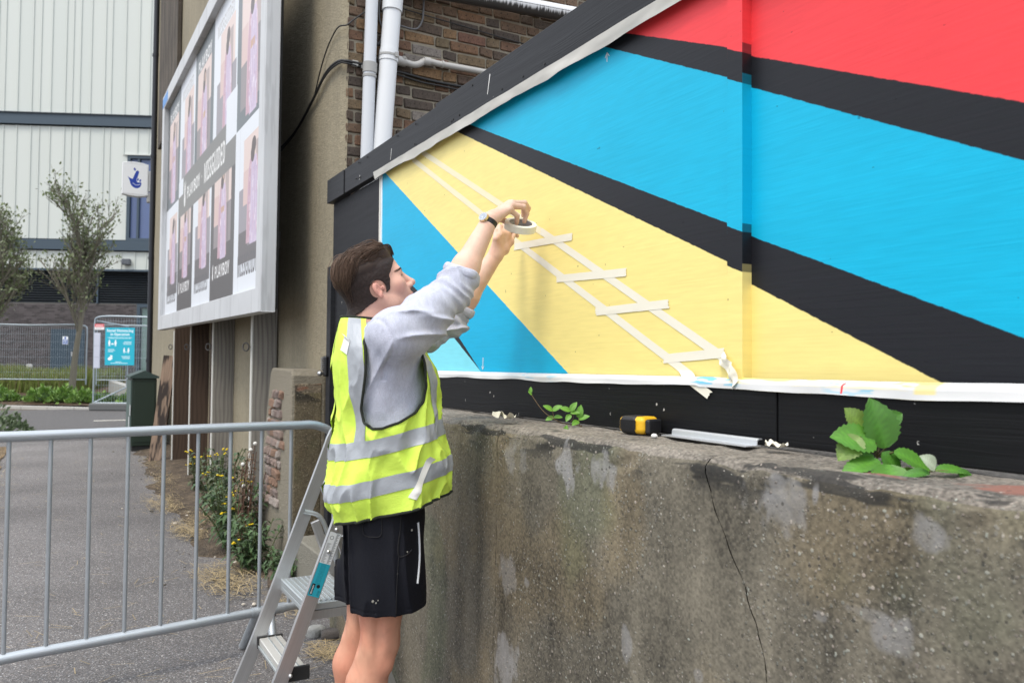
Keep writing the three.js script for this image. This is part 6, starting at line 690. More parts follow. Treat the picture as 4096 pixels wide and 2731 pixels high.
const tone = (x, y, z) => { // skin: stubble, lips, ruddy ears and knuckles, sun-reddened legs
  const d = V(x, y, z).sub(HO2), a = d.dot(hr), b = d.dot(hu), c = d.dot(hf); let k = 0.94 + 0.12 * fbm3(x * 60, y * 60, z * 60, 3), col = [0.66 * k, 0.41 * k, 0.31 * k];
  if (y > 1.45 && inBox(headBox, x, y, z, -0.02)) { col = [0.66 * k, 0.385 * k, 0.29 * k]; const ear = smooth(0.066, 0.078, Math.abs(a)) * (1 - smooth(0.03, 0.05, Math.hypot(b, c + 0.01))); col = [lerp(col[0], 0.60, ear * 0.6), lerp(col[1], 0.25, ear * 0.6), lerp(col[2], 0.2, ear * 0.6)];
    const beard = smooth(-0.02, -0.045, b) * smooth(-0.02, 0.01, c) * (0.55 + 0.6 * (fbm3(x * 500, y * 500, z * 500, 2) - 0.5)) * (1 - 0.5 * smooth(0.1, 0.0, c) * 0); col = col.map((q, i) => lerp(q, [0.22, 0.13, 0.10][i], clamp(beard) * 0.55)); const cheek = (1 - smooth(0.0, 0.035, Math.hypot(b + 0.02, c - 0.06))) * 0.3; col = [col[0], lerp(col[1], 0.27, cheek), lerp(col[2], 0.21, cheek)];
    if (c > 0.088 && Math.abs(a) < 0.022 && b < -0.044 && b > -0.069) col = [0.46, 0.2, 0.17];  }
  else if (y < 0.72) { const n = fbm3(x * 14, y * 9, z * 14, 4), hair = fbm3(x * 260, y * 60, z * 260, 2); col = [0.60 * k, (0.285 + 0.18 * (n - 0.5)) * k, (0.185 + 0.13 * (n - 0.5)) * k].map(q => q * (1 - 0.07 * smooth(0.55, 0.75, hair))); }
  else if (y > 1.6) { const n = fbm3(x * 40, y * 40, z * 40, 3), hair = fbm3(x * 300, y * 120, z * 300, 2); col = [0.72 * k, (0.465 + 0.1 * (n - 0.5)) * k, (0.35 + 0.1 * (n - 0.5)) * k].map(q => q * (1 - 0.05 * smooth(0.6, 0.72, hair))); }
  return col; };
const man = thing('person', 'man in hi-vis vest, grey sweatshirt and black shorts reaching up to the mural', 'person');
const mSkin = new THREE.MeshPhysicalMaterial({ vertexColors: true, roughness: 0.55, sheen: 0.15, sheenRoughness: 0.6 });
{ const gs = [nets(skinF, headBox[0], headBox[1], 0.0034), nets(skinF, rBox[0], rBox[1], 0.0028), nets(skinF, lBox[0], lBox[1], 0.0028), nets(skinF, [-2.8, -0.02, -0.05], [-2.1, 1.62, 0.6], 0.0105, (x, y, z) => inBox(headBox, x, y, z, 0.012) || inBox(rBox, x, y, z, 0.012) || inBox(lBox, x, y, z, 0.012))];
  const g = join(gs); vcol(g, tone); const b = part('body', g, mSkin, man); }
// ---- sweatshirt ----
const cuffR = mid(elR, wrR, 0.26), cuffL = mid(elL, wrL, 0.2);
const sweatPrims = [ellip(torsoC(1.30), Rr, UP, F, 0.172, 0.21, 0.128, 0.05), ellip(torsoC(1.06), Rr, UP, F, 0.165, 0.24, 0.13, 0.06), capsule(torsoC(1.38).addScaledVector(F, -0.02), shR, 0.08, 0.07, 0.05), capsule(torsoC(1.38), shL, 0.078, 0.07, 0.05), capsule(neckB.clone().add(V(0, -0.035, 0)), shR, 0.06, 0.062, 0.04), capsule(neckB.clone().add(V(0, -0.035, 0)), shL, 0.06, 0.062, 0.04),
  capsule(shR, mid(shR, elR, 0.6), 0.072, 0.066, 0.04), capsule(mid(shR, elR, 0.5), elR, 0.067, 0.062, 0.03), capsule(elR, cuffR, 0.062, 0.054, 0.02), capsule(mid(shR, torsoC(1.22), 0.35), mid(shR, elR, 0.5).add(V(0, -0.03, 0)), 0.06, 0.045, 0.06),
  capsule(shL, mid(shL, elL, 0.6), 0.075, 0.066, 0.04), capsule(mid(shL, elL, 0.5), elL, 0.068, 0.062, 0.03), capsule(elL, cuffL, 0.062, 0.055, 0.02)];
const sweat0 = field(sweatPrims);
const armAx = elR.clone().sub(shR).normalize(), armR2 = cuffR.clone().sub(elR).normalize(), armL2 = cuffL.clone().sub(elL).normalize();
const ridge = x => 1 - Math.abs(2 * x - 1);
const sweatF = (x, y, z) => {
  let d = sweat0(x, y, z); if (d > 0.04 || d < -0.05) return d;
  const px = x + 2.405, pz = z - 0.333, f = px * F.x + pz * F.z, r = px * Rr.x + pz * Rr.z;
  const e = (x - elR.x) ** 2 + (y - elR.y) ** 2 + (z - elR.z) ** 2, nearE = Math.exp(-e / 0.0075), sA = (x - elR.x) * armAx.x + (y - elR.y) * armAx.y + (z - elR.z) * armAx.z, sB = (x - elR.x) * armR2.x + (y - elR.y) * armR2.y + (z - elR.z) * armR2.z;
  const eL = (x - elL.x) ** 2 + (y - elL.y) ** 2 + (z - elL.z) ** 2, nearL = Math.exp(-eL / 0.008), sL = (x - elL.x) * armL2.x + (y - elL.y) * armL2.y + (z - elL.z) * armL2.z;
  const wv = noise3(x * 16, y * 16, z * 16);
  d -= nearE * 0.015 * (Math.pow(ridge(((sA + sB) * 13 + wv * 1.3) % 1 < 0 ? ((sA + sB) * 13 + wv * 1.3) % 1 + 1 : ((sA + sB) * 13 + wv * 1.3) % 1), 1.4) - 0.4) + nearL * 0.012 * (ridge(((sL * 24 + wv * 1.5) % 1 + 1) % 1) - 0.4);
  // long folds: along the upper arm, and from the armpit down across the side
  const arm = smooth(1.40, 1.47, y) * smooth(-0.02, 0.06, f), along = (x - shR.x) * armAx.x + (y - shR.y) * armAx.y + (z - shR.z) * armAx.z, q = (y - shR.y) * 0.8 - f * 0.35;
  d -= arm * 0.020 * (Math.pow(ridge(noise3(q * 26 + along * 6, along * 5, 3)), 2) - 0.35) * (1 - nearE);
  const side = (1 - smooth(1.40, 1.46, y)), pc = f * 0.86 - y * 0.5 + 0.05 * noise3(f * 6, y * 4, 7);
  d -= side * 0.017 * (Math.pow(ridge(noise3(pc * 17, (f * 0.5 + y * 0.86) * 2.6, 9)), 2.2) - 0.3);
  d -= 0.003 * (noise3(x * 30, y * 30, z * 30) - 0.5);
  // shoulder seam
  const sm = Math.abs(((x - shR.x) * armAx.x + (y - shR.y) * armAx.y + (z - shR.z) * armAx.z) + 0.045 + 0.35 * (1.47 - y)); if (r > 0.05 && y > 1.32) d += 0.003 * Math.exp(-sm * sm / 0.000018);
  return Math.max(d, 1.0 - y);
};
const sweatCut = (x, y, z) => { let d = sweatF(x, y, z); const a = (x - cuffR.x) * armR2.x + (y - cuffR.y) * armR2.y + (z - cuffR.z) * armR2.z - 0.004, b = (x - cuffL.x) * armL2.x + (y - cuffL.y) * armL2.y + (z - cuffL.z) * armL2.z - 0.004; if ((x - cuffR.x) ** 2 + (y - cuffR.y) ** 2 + (z - cuffR.z) ** 2 < 0.012) d = Math.max(d, a); if ((x - cuffL.x) ** 2 + (y - cuffL.y) ** 2 + (z - cuffL.z) ** 2 < 0.012) d = Math.max(d, b); return d; };
const fleece = ctex(512, 512, (u, v) => { const n = pfbm(u, v, 160, 2, 3, 50), m = pfbm(u, v, 26, 3, 13, 9), k = 0.53 + 0.12 * (n - 0.5) + 0.13 * (m - 0.5); return [k * 0.92, k * 0.96, k * 1.14]; });
const fleeceH = gtex(256, 256, (u, v) => pfbm(u, v, 90, 2, 7));
const mSweat = M(W1, 0.95, { map: again(fleece, 4.5, 4.5), bumpMap: again(fleeceH, 9, 9), bumpScale: 0.0012 });
{ let g = nets(sweatCut, [-2.66, 0.98, -0.04], [-2.1, 1.68, 0.52], 0.0058); const s = part('sweatshirt', muv(g), mSweat, man);
  // ribbed cuffs rolled at the elbows
  for (const [c, ax, r] of [[cuffR, armR2, 0.0545], [cuffL, armL2, 0.053]]) { const q = new THREE.Quaternion().setFromUnitVectors(V(0, 0, 1), ax); const t = new THREE.TorusGeometry(r, 0.0085, 12, 60); const p = t.attributes.position; for (let i = 0; i < p.count; i++) { const a = Math.atan2(p.getY(i), p.getX(i)), w = 1 + 0.05 * Math.sin(a * 3 + 1) + 0.03 * Math.sin(a * 7); p.setXYZ(i, p.getX(i) * w, p.getY(i) * w, p.getZ(i) * 1.9 + 0.006 * Math.sin(a * 2)); } t.computeVertexNormals(); t.applyQuaternion(q).translate(c.x - ax.x * 0.006, c.y - ax.y * 0.006, c.z - ax.z * 0.006); part('cuff', muv(t), mSweat, s); } }
// ---- shorts ----
{ const legR = hipR.clone().addScaledVector(F, 0.004), endR = V(-2.352, 0.60, 0.345).addScaledVector(F, 0.018).addScaledVector(Rr, 0.0), endL = V(-2.545, 0.60, 0.335).addScaledVector(F, 0.006);
  const sc = (p, q) => p; const P = [ellip(pelvis.clone().add(V(0, 0.06, 0)), Rr, UP, F, 0.168, 0.16, 0.125, 0.05), ellip(legR.clone().lerp(endR, 0.35), Rr, UP, F, 0.098, 0.26, 0.112, 0.05), ellip(endR.clone().add(V(0, 0.02, 0)), Rr, UP, F, 0.094, 0.24, 0.106, 0.05), ellip(hipL.clone().lerp(endL, 0.35), Rr, UP, F, 0.095, 0.26, 0.105, 0.05), ellip(endL.clone().add(V(0, 0.02, 0)), Rr, UP, F, 0.09, 0.24, 0.098, 0.05)];
  const s0 = field(P); const fn = (x, y, z) => { let d = s0(x, y, z); if (d > 0.05) return d; const px = x + 2.405, pz = z - 0.333, f = px * F.x + pz * F.z, r = px * Rr.x + pz * Rr.z; d -= 0.020 * (Math.pow(ridge(noise3(f * 19 + r * 7 + 1.5 * y, y * 2.6, 4)), 2) - 0.3) * smooth(1.0, 0.8, y) + 0.004 * (noise3(x * 18, y * 9, z * 18) - 0.5); const gap = Math.abs(r + 0.01) - 0.004; if (y < 0.74) d = Math.max(d, -gap); const hem = (r > 0 ? 0.622 : 0.606) + 0.012 * f / 0.1 * 0.3; d = Math.max(d, hem - y); if (y < hem + 0.018 && y > hem + 0.015) d += 0.0012; return d; };
  const g = nets(fn, [-2.68, 0.58, 0.12], [-2.16, 1.08, 0.54], 0.0062); const cl = gtex(256, 256, (u, v) => pfbm(u, v, 80, 2, 3)); const sh = part('shorts', muv(g), MM([0.0075, 0.0082, 0.0125], 0.6, { bumpMap: again(cl, 10, 10), bumpScale: 0.0006 }), man);
  const onS = (f, y, s = 1) => { let lo = 0, hi = 0.3; for (let i = 0; i < 40; i++) { const m = (lo + hi) / 2, p = torsoC(y).addScaledVector(F, f).addScaledVector(Rr, m * s); if (fn(p.x, p.y, p.z) < 0) lo = m; else hi = m; } return torsoC(y).addScaledVector(F, f).addScaledVector(Rr, (lo + 0.002) * s); };
  part('reflective_piping', tube([[0.092, 0.89], [0.096, 0.85], [0.098, 0.80], [0.096, 0.76], [0.09, 0.71]].map(q => onS(q[0], q[1])), 0.0035, 30, 6), M([0.72, 0.74, 0.76], 0.5), sh);
  for (const q of [tube([[0.035, 0.93], [0.032, 0.88], [0.026, 0.83], [0.03, 0.8], [0.055, 0.805], [0.07, 0.815]].map(q => onS(q[0], q[1])), 0.0022, 30, 5), tube([[0.028, 0.80], [0.024, 0.74], [0.022, 0.68], [0.022, 0.635]].map(q => onS(q[0], q[1])), 0.0015, 20, 5), tube([[-0.07, 0.93], [-0.072, 0.865], [-0.04, 0.858], [-0.025, 0.862], [-0.022, 0.93]].map(q => onS(q[0], q[1])), 0.0018, 30, 5)]) part('pocket_seam', q, M([0.006, 0.006, 0.008], 0.8), sh);
  part('paint_splash', join([[-0.045, 0.672, 0.006], [-0.036, 0.667, 0.004], [-0.03, 0.674, 0.003], [0.07, 0.872, 0.005], [0.055, 0.812, 0.0035], [0.025, 0.752, 0.003]].map(([f, y, s]) => { const p = onS(f, y); return new THREE.SphereGeometry(s * 0.7, 8, 6).scale(0.2, 1, 1).translate(p.x, p.y, p.z); })), M([0.3, 0.29, 0.25], 0.8), sh); }
// ---- trainers ----
for (const [a, lab] of [[anR, 1], [anL, 2]]) { const b = a.clone().setY(0); const P = [ellip(b.clone().addScaledVector(F, 0.05).setY(0.035), Rr, UP, F, 0.048, 0.045, 0.14, 0.02), ellip(b.clone().addScaledVector(F, -0.02).setY(0.06), Rr, UP, F, 0.043, 0.06, 0.065, 0.03), ellip(b.clone().addScaledVector(F, 0.13).setY(0.03), Rr, UP, F, 0.048, 0.04, 0.06, 0.03)]; const s0 = field(P), fn = (x, y, z) => Math.max(s0(x, y, z), 0.003 - y, y - 0.1); const s = part('shoe', nets(fn, [b.x - 0.2, -0.01, b.z - 0.28], [b.x + 0.2, 0.13, b.z + 0.16], 0.007), M([0.02, 0.02, 0.022], 0.7), man); const so = field([ellip(b.clone().addScaledVector(F, 0.05), Rr, UP, F, 0.052, 0.05, 0.148, 0.02)]); part('sole', nets((x, y, z) => Math.max(so(x, y, z), -y + 0.0005, y - 0.022), [b.x - 0.2, -0.012, b.z - 0.28], [b.x + 0.2, 0.04, b.z + 0.16], 0.007), M([0.6, 0.6, 0.58], 0.7), s); }
// ---- hi-vis vest ----
const vT = [[0.925, 0.145, 0.19, 0.195], [1.0, 0.176, 0.198, 0.205], [1.06, 0.166, 0.19, 0.2], [1.14, 0.155, 0.172, 0.192], [1.22, 0.147, 0.17, 0.188], [1.30, 0.155, 0.165, 0.188], [1.37, 0.163, 0.15, 0.187], [1.42, 0.16, 0.122, 0.174], [1.455, 0.154, 0.098, 0.148], [1.487, 0.147, 0.077, 0.117], [1.51, 0.14, 0.06, 0.092]];
const vAt = h => { let i = 0; while (i < vT.length - 2 && h > vT[i + 1][0]) i++; const a = vT[Math.max(0, i - 1)], b = vT[i], c = vT[i + 1], d = vT[Math.min(vT.length - 1, i + 2)], t = clamp((h - b[0]) / (c[0] - b[0])); return [1, 2, 3].map(k => { const m0 = (c[k] - a[k]) * 0.5, m1 = (d[k] - b[k]) * 0.5, t2 = t * t, t3 = t2 * t; return (2 * t3 - 3 * t2 + 1) * b[k] + (t3 - 2 * t2 + t) * m0 + (-2 * t3 + 3 * t2) * c[k] + (t3 - t2) * m1; }); };
function vestP(phi, h, off = 0) {
  const [bk, fr, b] = vAt(h), ce = (fr - bk) / 2, a = (fr + bk) / 2, cp = Math.cos(phi), sp = Math.sin(phi), n = 0.82; const sx = Math.sign(cp) * Math.pow(Math.abs(cp), n), sy = Math.sign(sp) * Math.pow(Math.abs(sp), n);
  let f = ce + a * sx, r = b * sy; const low = 1 - smooth(1.2, 1.5, h); const X = torsoC(0).x + F.x * f + Rr.x * r, Z = torsoC(0).z + F.z * f + Rr.z * r;
  const w = 0.022 * low * (noise3(phi * 2.2 + 3, h * 5, 1) - 0.5) + 0.017 * (Math.pow(ridge(noise3(phi * 4 + h * 6, h * 9 - phi * 2, 5)), 2) - 0.3) * low + 0.005 * (fbm3(phi * 7, h * 24, 8, 3) - 0.5) + 0.010 * (1 - smooth(0.92, 1.0, h)) * Math.sin(phi * 5 + 1); const nl = Math.hypot(cp / a, sp / b), nf = cp / a / nl, nr = sp / b / nl, o = w + off; f += nf * o; r += nr * o;
  const tilt = 0.23 * (1 - smooth(1.18, 1.42, h)) * (f - 0.0) + (h > 1.42 ? -0.25 * (f + 0.04) * smooth(1.42, 1.505, h) * (f > -0.04 ? 1.2 : 0.35) : 0);
  return { p: V(torsoC(0).x + F.x * f + Rr.x * r, h + tilt, torsoC(0).z + F.z * f + Rr.z * r), f, r };
}
const armhole = [[-0.068, 1.62], [-0.070, 1.471], [-0.081, 1.436], [-0.078, 1.40], [-0.077, 1.347], [-0.082, 1.29], [-0.086, 1.236], [-0.078, 1.198], [-0.056, 1.181], [-0.03, 1.183], [0.02, 1.198], [0.073, 1.2275], [0.096, 1.258], [0.104, 1.304], [0.102, 1.369], [0.088, 1.428], [0.07, 1.47], [0.07, 1.62]];
const inPoly = (x, y, P) => { let c = false; for (let i = 0, j = P.length - 1; i < P.length; j = i++) if ((P[i][1] > y) !== (P[j][1] > y) && x < (P[j][0] - P[i][0]) * (y - P[i][1]) / (P[j][1] - P[i][1]) + P[i][0]) c = !c; return c; };
const inArm = q => Math.abs(q.r) > 0.082 && inPoly(q.f, q.p.y, armhole);
const hid = q => q.p.y > 1.37 && q.f > 0.03 && sweat0(q.p.x, q.p.y, q.p.z) < -0.006;
function vestMesh(np, nh, p0, p1, h0, h1, off, cut) { const P = [], ix = [], ok = [], UV = []; for (let j = 0; j <= nh; j++) for (let i = 0; i <= np; i++) { const ph = typeof p0 === 'function' ? lerp(p0(j / nh), p1(j / nh), i / np) : lerp(p0, p1, i / np), q = vestP(ph, lerp(h0, h1, j / nh), off); P.push(q.p.x, q.p.y, q.p.z); UV.push(ph * 0.17, lerp(h0, h1, j / nh)); ok.push(!(cut && (inArm(q) || hid(q)))); } const w = np + 1; for (let j = 0; j < nh; j++) for (let i = 0; i < np; i++) { const a = j * w + i, b = a + 1, c = a + w, d = c + 1; if (ok[a] && ok[b] && ok[c] && ok[d]) ix.push(a, c, b, b, c, d); } const g = new THREE.BufferGeometry(); g.setAttribute('position', new THREE.Float32BufferAttribute(P, 3)); g.setAttribute('uv', new THREE.Float32BufferAttribute(UV, 2)); g.setIndex(ix); g.computeVertexNormals(); return g; }
{
  const weave = gtex(256, 256, (u, v) => 0.5 * pn(u * 128, v * 128, 128) + 0.5 * pfbm(u, v, 8, 4, 3));
  const mV = new THREE.MeshPhysicalMaterial({ roughness: 0.75, side: THREE.DoubleSide, bumpMap: again(weave, 6, 6), bumpScale: 0.0014 }); mV.color.setRGB(0.63, 0.85, 0.10);
  const mRf = M([0.36, 0.385, 0.415], 0.42, { side: THREE.DoubleSide, bumpMap: again(weave, 9, 9), bumpScale: 0.001, metalness: 0.15 }), mPi = M([0.014, 0.018, 0.012], 0.85), D = Math.PI / 180;
  const vs = part('hi_vis_vest', vestMesh(300, 240, -Math.PI, Math.PI, 0.925, 1.51, 0, true), mV, man);
  part('reflective_band', vestMesh(300, 14, -Math.PI, Math.PI, 1.112, 1.162, 0.0022, true), mRf, vs); part('reflective_band', vestMesh(300, 14, -Math.PI, Math.PI, 0.994, 1.044, 0.0022, true), mRf, vs);
  for (const s of [1, -1]) { part('reflective_strip', vestMesh(16, 140, t => s * lerp(117, 112, t) * D, t => s * lerp(134, 138, t) * D, 1.16, 1.505, 0.0024, true), mRf, vs); part('reflective_strip', vestMesh(16, 110, t => s * lerp(30, 40, t) * D, t => s * lerp(46, 58, t) * D, 1.16, 1.46, 0.0024, true), mRf, vs); }
  // piping round the armholes, hem and neck
  const find = (f, y, s) => { let best = null, bd = 1e9; for (let ph = 20; ph <= 160; ph += 0.5) { let h = y; for (let it = 0; it < 3; it++) { const q = vestP(s * ph * D, h, 0.001); h += (y - q.p.y); } const q = vestP(s * ph * D, clamp(h, 0.925, 1.51), 0.001), e = Math.abs(q.f - f) + Math.abs(q.p.y - y); if (e < bd) { bd = e; best = q; } } return best.p; };
  const sub = []; const ap = armhole.slice(1, -1); for (let i = 0; i < ap.length - 1; i++) for (let k = 0; k < 3; k++) sub.push([lerp(ap[i][0], ap[i + 1][0], k / 3), lerp(ap[i][1], ap[i + 1][1], k / 3)]);
  for (const s of [1, -1]) part('piping', tube(sub.map(q => find(q[0], q[1], s)), 0.0042, 160, 8), mPi, vs);
  const ring = (h, o) => { const L = []; for (let i = 0; i < 90; i++) L.push(vestP(i / 90 * 2 * Math.PI, h, o).p); return L; };
  part('piping', tube(ring(0.926, 0), 0.0045, 240, 8, true), mPi, vs); part('piping', tube(ring(1.509, 0), 0.004, 200, 8, true), mPi, vs);
  // scraps of tape stuck to the vest
  const patch = (label, a, b, w, s) => { const n = 16; const g = grid(n, 4, (u, v) => { const ph = lerp(a[0], b[0], u), h = lerp(a[1], b[1], u), dx = (b[0] - a[0]) * 0.19, dy = b[1] - a[1], L = Math.hypot(dx, dy), t = (v - 0.5) * w; const q = vestP(ph * 1 + (-dy / L * t) / 0.19, h + dx / L * t, 0.0045 + (u > 0.93 ? 0.012 * (u - 0.93) / 0.07 : 0)).p; return [q.x, q.y, q.z]; }); const o = solo('tape_scrap', g, M([0.74, 0.74, 0.70], 0.7, { side: THREE.DoubleSide }), label, 'tape'); return o; };
  patch('strip of white tape stuck across the lower reflective band of the vest', [80 * D, 0.962], [58 * D, 1.062], 0.024); patch('white tape patch on the back shoulder of the vest', [141 * D, 1.405], [135 * D, 1.45], 0.036);
}
// ---- hair ----
{
  const HP = [hE([0, 0.048, -0.014], 0.0785, 0.092, 0.0985, 0.02), hE([0, 0.094, -0.002], 0.065, 0.045, 0.076, 0.03), hE([0, 0.106, 0.043], 0.055, 0.034, 0.044, 0.03), hE([0, 0.072, -0.06], 0.061, 0.056, 0.04, 0.03)];
  const h0 = field(HP);
  const hf_ = (x, y, z) => { let d = Math.min(h0(x, y, z), skinF(x, y, z) - 0.0042); if (d > 0.02 || d < -0.03) return d; const dx = x - HO2.x, dy = y - HO2.y, dz = z - HO2.z, a = dx * hr.x + dy * hr.y + dz * hr.z, b = dx * hu.x + dy * hu.y + dz * hu.z, c = dx * hf.x + dy * hf.y + dz * hf.z, A = Math.abs(a);
    const top = smooth(0.055, 0.085, b + 0.35 * Math.max(0, -c) * 0.3); const st = noise3(a * 120 + 9 * noise3(c * 14, b * 14, 2), c * 16 + b * 10, 4), st2 = noise3(a * 45 + 4 * noise3(c * 9, b * 9, 6), c * 9 + b * 6, 11); d -= top * (0.013 * (st2 - 0.45) + 0.0035 * (st - 0.5)) + (1 - top) * 0.0012 * (noise3(x * 260, y * 260, z * 260) - 0.5); 
    // hairline: forehead, temple, sideburn, round the ear, nape
    const line = b > 0.075 ? 0.088 : b > 0.03 ? lerp(0.043, 0.088, (b - 0.03) / 0.045) : b > -0.022 ? lerp(0.026, 0.043, (b + 0.022) / 0.052) : -0.020 - 0.9 * (-0.022 - b) * 0.5; let cut = c - line - 0.004 * (noise3(b * 200, a * 60, 3) - 0.5);
    const ear = 0.026 - Math.hypot((b - 0.002) * 0.95, c + 0.008); if (A > 0.05) cut = Math.max(cut, Math.min(ear, 0.02)); const nape = -0.024 + 0.26 * (c + 0.015) + 0.004 * (noise3(a * 200, c * 200, 1) - 0.5); cut = Math.max(cut, nape - b); return Math.max(d, cut); };
  const g = nets(hf_, [-2.56, 1.47, 0.2], [-2.25, 1.82, 0.55], 0.003);
  vcol(g, (x, y, z) => { const dx = x - HO2.x, dy = y - HO2.y, dz = z - HO2.z, a = dx * hr.x + dy * hr.y + dz * hr.z, b = dx * hu.x + dy * hu.y + dz * hu.z, c = dx * hf.x + dy * hf.y + dz * hf.z; const top = smooth(0.068, 0.088, b + 0.004 * noise3(a * 150, 2, 3)), st = noise3(a * 120 + 9 * noise3(c * 14, b * 14, 2), c * 16 + b * 10, 4); const s = fbm3(x * 300, y * 120, z * 300, 2), k = 0.6 + 0.8 * st; const t = [0.04 * k, 0.025 * k, 0.018 * k], u = [0.026, 0.017, 0.0145].map(q => q * (0.7 + 0.6 * s)); return t.map((q, i) => lerp(u[i], q, top)); });
  const mH = new THREE.MeshPhysicalMaterial({ vertexColors: true, roughness: 0.58, specularIntensity: 0.6 }); const hair = part('hair', g, mH, man);
  // swept-back locks on top
  const r = rng(66), P = [], C = [], ix = []; const proj = p => { for (let i = 0; i < 3; i++) { const d = hf_(p.x, p.y, p.z), e = 0.002; const gx = hf_(p.x + e, p.y, p.z) - d, gy = hf_(p.x, p.y + e, p.z) - d, gz = hf_(p.x, p.y, p.z + e) - d, l = Math.hypot(gx, gy, gz) || 1; p.x -= gx / l * d; p.y -= gy / l * d; p.z -= gz / l * d; } return p; };
  for (let k = 0; k < 1500; k++) { const a = (r() - 0.5) * 0.125, c0 = lerp(0.085, -0.06, r()), L = 0.045 + 0.06 * r(), n = 7, lift = 0.0005 + 0.006 * r() * r() + (r() < 0.02 ? 0.012 : 0), wv = (r() - 0.5) * 0.034, rad = 0.00045 + 0.0007 * r(), kk = 0.6 + 0.9 * r(); const base = P.length / 3; let pr = null;
    for (let i = 0; i <= n; i++) { const t = i / n, c = c0 - L * t, sg = a + wv * Math.sin(t * 3) + 0.012 * t * Math.sign(a); const b = 0.15 - 0.035 * Math.pow(Math.abs(sg) / 0.06, 2) - Math.max(0, -c - 0.03) * 0.9; const p = proj(hp(sg, b, c)); const out = p.clone().sub(hp(0, 0.03, -0.01)).normalize(); p.addScaledVector(out, lift * Math.sin(Math.PI * Math.min(1, t * 0.9 + 0.1)) + 0.0006); const rr = rad * Math.sqrt(Math.max(0.02, 1 - t)); const s1 = hr, s2 = out; for (let q = 0; q < 4; q++) { const an = q * Math.PI / 2, v = p.clone().addScaledVector(s1, Math.cos(an) * rr * 1.6).addScaledVector(s2, Math.sin(an) * rr); P.push(v.x, v.y, v.z); C.push(0.115 * kk, 0.073 * kk, 0.05 * kk); } if (i) for (let q = 0; q < 4; q++) { const A = base + (i - 1) * 4 + q, B = base + (i - 1) * 4 + (q + 1) % 4; ix.push(A, B, A + 4, B, B + 4, A + 4); } } }
  const lg = new THREE.BufferGeometry(); lg.setAttribute('position', new THREE.Float32BufferAttribute(P, 3)); lg.setAttribute('color', new THREE.Float32BufferAttribute(C, 3)); lg.setIndex(ix); lg.computeVertexNormals(); part('locks', lg, mH, hair);
  // fringe falling forward, eyebrows
  const fr = []; for (let k = 0; k < 34; k++) { const a = (k / 45 - 0.5) * 0.1 + 0.006 * (r() - 0.5), L = 0.6 + 0.6 * r(); fr.push(tube([hp(a, 0.118, 0.052), hp(a * 1.05, 0.124, 0.074), hp(a * 1.08 + 0.003, 0.112 + 0.008 * r(), 0.089 + 0.005 * r()), hp(a * 1.1, 0.106 - 0.026 * L, 0.092 - 0.004 * r())], 0.0009, 10, 4)); } const fg = join(fr); vcol(fg, (x, y, z) => { const k = 0.6 + 0.8 * noise3(x * 300, y * 40, z * 300); return [0.055 * k, 0.034 * k, 0.024 * k]; }); part('fringe', fg, mH, hair);
  const onFace = (x, y, o = 0) => { let c = 0.14; for (let i = 0; i < 60; i++) { const p = hp(x, y, c), d = skinF(p.x, p.y, p.z); if (d < 0.0005) break; c -= Math.max(0.0006, d * 0.7); } return hp(x, y, c + o); };
  const eb = []; for (const s of [1, -1]) for (let k = 0; k < 22; k++) { const q = k / 21, x = s * lerp(0.013, 0.054, q), y = 0.029 + 0.007 * Math.sin(q * 2.7); eb.push(rod(onFace(x, y - 0.002, 0.0002), onFace(x + s * 0.004, y + 0.002, 0.0007), 0.0012, 0.0006, 5)); }
  const ew = []; for (const s of [1, -1]) { const lid = []; for (let k = 0; k <= 8; k++) { const q = k / 8; lid.push(onFace(s * lerp(0.019, 0.044, q), 0.013 + 0.004 * Math.sin(q * 3.1), 0.0006)); } eb.push(tube(lid, 0.0012, 16, 5)); ew.push(new THREE.SphereGeometry(0.0052, 12, 8).translate(...onFace(s * 0.032, 0.0115, -0.0042).toArray())); }
  part('eyes', join(ew), M([0.32, 0.30, 0.28], 0.2), hair);
  const eg = join(eb); vcol(eg, () => [0.06, 0.038, 0.028]); part('eyebrows', eg, mH, hair);
}
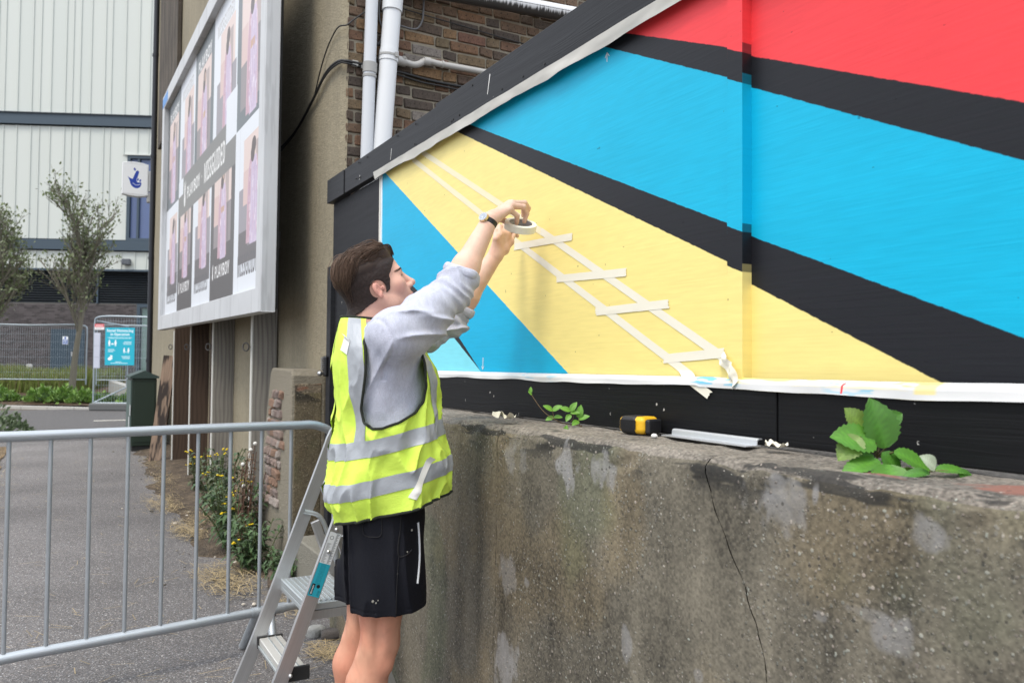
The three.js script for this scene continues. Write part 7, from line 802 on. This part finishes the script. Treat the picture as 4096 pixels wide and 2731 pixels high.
// ---- wristwatch ----
{ const ax = wrR.clone().sub(elR).normalize(), c = wrR.clone().addScaledVector(ax, -0.012); const toC = V(0, 1.37, 1.23).sub(c).normalize(), lf = V(-0.492, 0, 0.87); const n = lf.clone().multiplyScalar(0.55).addScaledVector(toC, 0.75).addScaledVector(UP, 0.25); n.addScaledVector(ax, -n.dot(ax)).normalize(); const t = ax.clone().cross(n);
  const B = new THREE.Matrix4().makeBasis(t, ax, n); const W = new THREE.Group(); W.name = 'wristwatch'; W.position.copy(c); W.quaternion.setFromRotationMatrix(B); man.add(W);
  const st = new THREE.CylinderGeometry(0.0292, 0.0282, 0.017, 40, 1, true); part('strap', st.rotateY(Math.PI), M([0.012, 0.012, 0.013], 0.5, { side: THREE.DoubleSide }), W); part('strap_tail', tube([[-0.028, 0, -0.008], [-0.034, -0.002, -0.02], [-0.026, -0.004, -0.032]], 0.004, 12, 6).scale(1, 1, 1), M([0.03, 0.022, 0.018], 0.6), W);
  part('case', new THREE.CylinderGeometry(0.0165, 0.0175, 0.008, 36).rotateX(Math.PI / 2).translate(0, 0, 0.033), M([0.66, 0.54, 0.36], 0.25, { metalness: 0.9 }), W);
  const dt = canvasTex(128, 128, (g, w) => { g.fillStyle = '#9aa3ad'; g.fillRect(0, 0, w, w); g.translate(64, 64); g.strokeStyle = '#eef2f5'; g.lineWidth = 5; for (let i = 0; i < 12; i++) { g.rotate(Math.PI / 6); g.beginPath(); g.moveTo(0, -56); g.lineTo(0, -46); g.stroke(); } g.lineWidth = 4; g.beginPath(); g.moveTo(0, 0); g.lineTo(-30, 12); g.moveTo(0, 0); g.lineTo(6, 44); g.stroke(); }); part('dial', new THREE.CircleGeometry(0.0148, 32).translate(0, 0, 0.0375), M(W1, 0.15, { map: dt }), W); }
// ---- the roll of masking tape in the right hand ----
{ const n = V(0.463, 0.891, 0.106).normalize(); const T = thing('tape_roll', 'roll of cream masking tape gripped in the right hand against the mural', 'tape', [-2.344, 1.846, -0.125]); T.quaternion.setFromUnitVectors(UP, n);
  const lt = new THREE.LatheGeometry([[0.040, -0.0123], [0.0545, -0.0123], [0.0552, -0.0115], [0.0552, 0.0115], [0.0545, 0.0123], [0.040, 0.0123], [0.040, -0.0123]].map(p => new THREE.Vector2(...p)), 72).toNonIndexed(); lt.computeVertexNormals(); part('wound_tape', lt, M([0.82, 0.79, 0.67], 0.6), T);
  const co = ctex(256, 32, (u, v) => { const k = 0.33 + 0.1 * (fbm2(u * 60, v * 4, 3, 2) - 0.5), p = fbm2(u * 90, v * 8, 9, 2) > 0.62 && v > 0.25 && v < 0.75 ? 0.4 : 1; return [k * p, k * p, k * 1.08 * p]; }); part('core', new THREE.LatheGeometry([[0.0375, -0.0121], [0.0398, -0.0121], [0.0398, 0.0121], [0.0375, 0.0121], [0.0375, -0.0121]].map(p => new THREE.Vector2(...p)), 64), M(W1, 0.8, { map: co }), T); }
renderer.render(scene, camera);
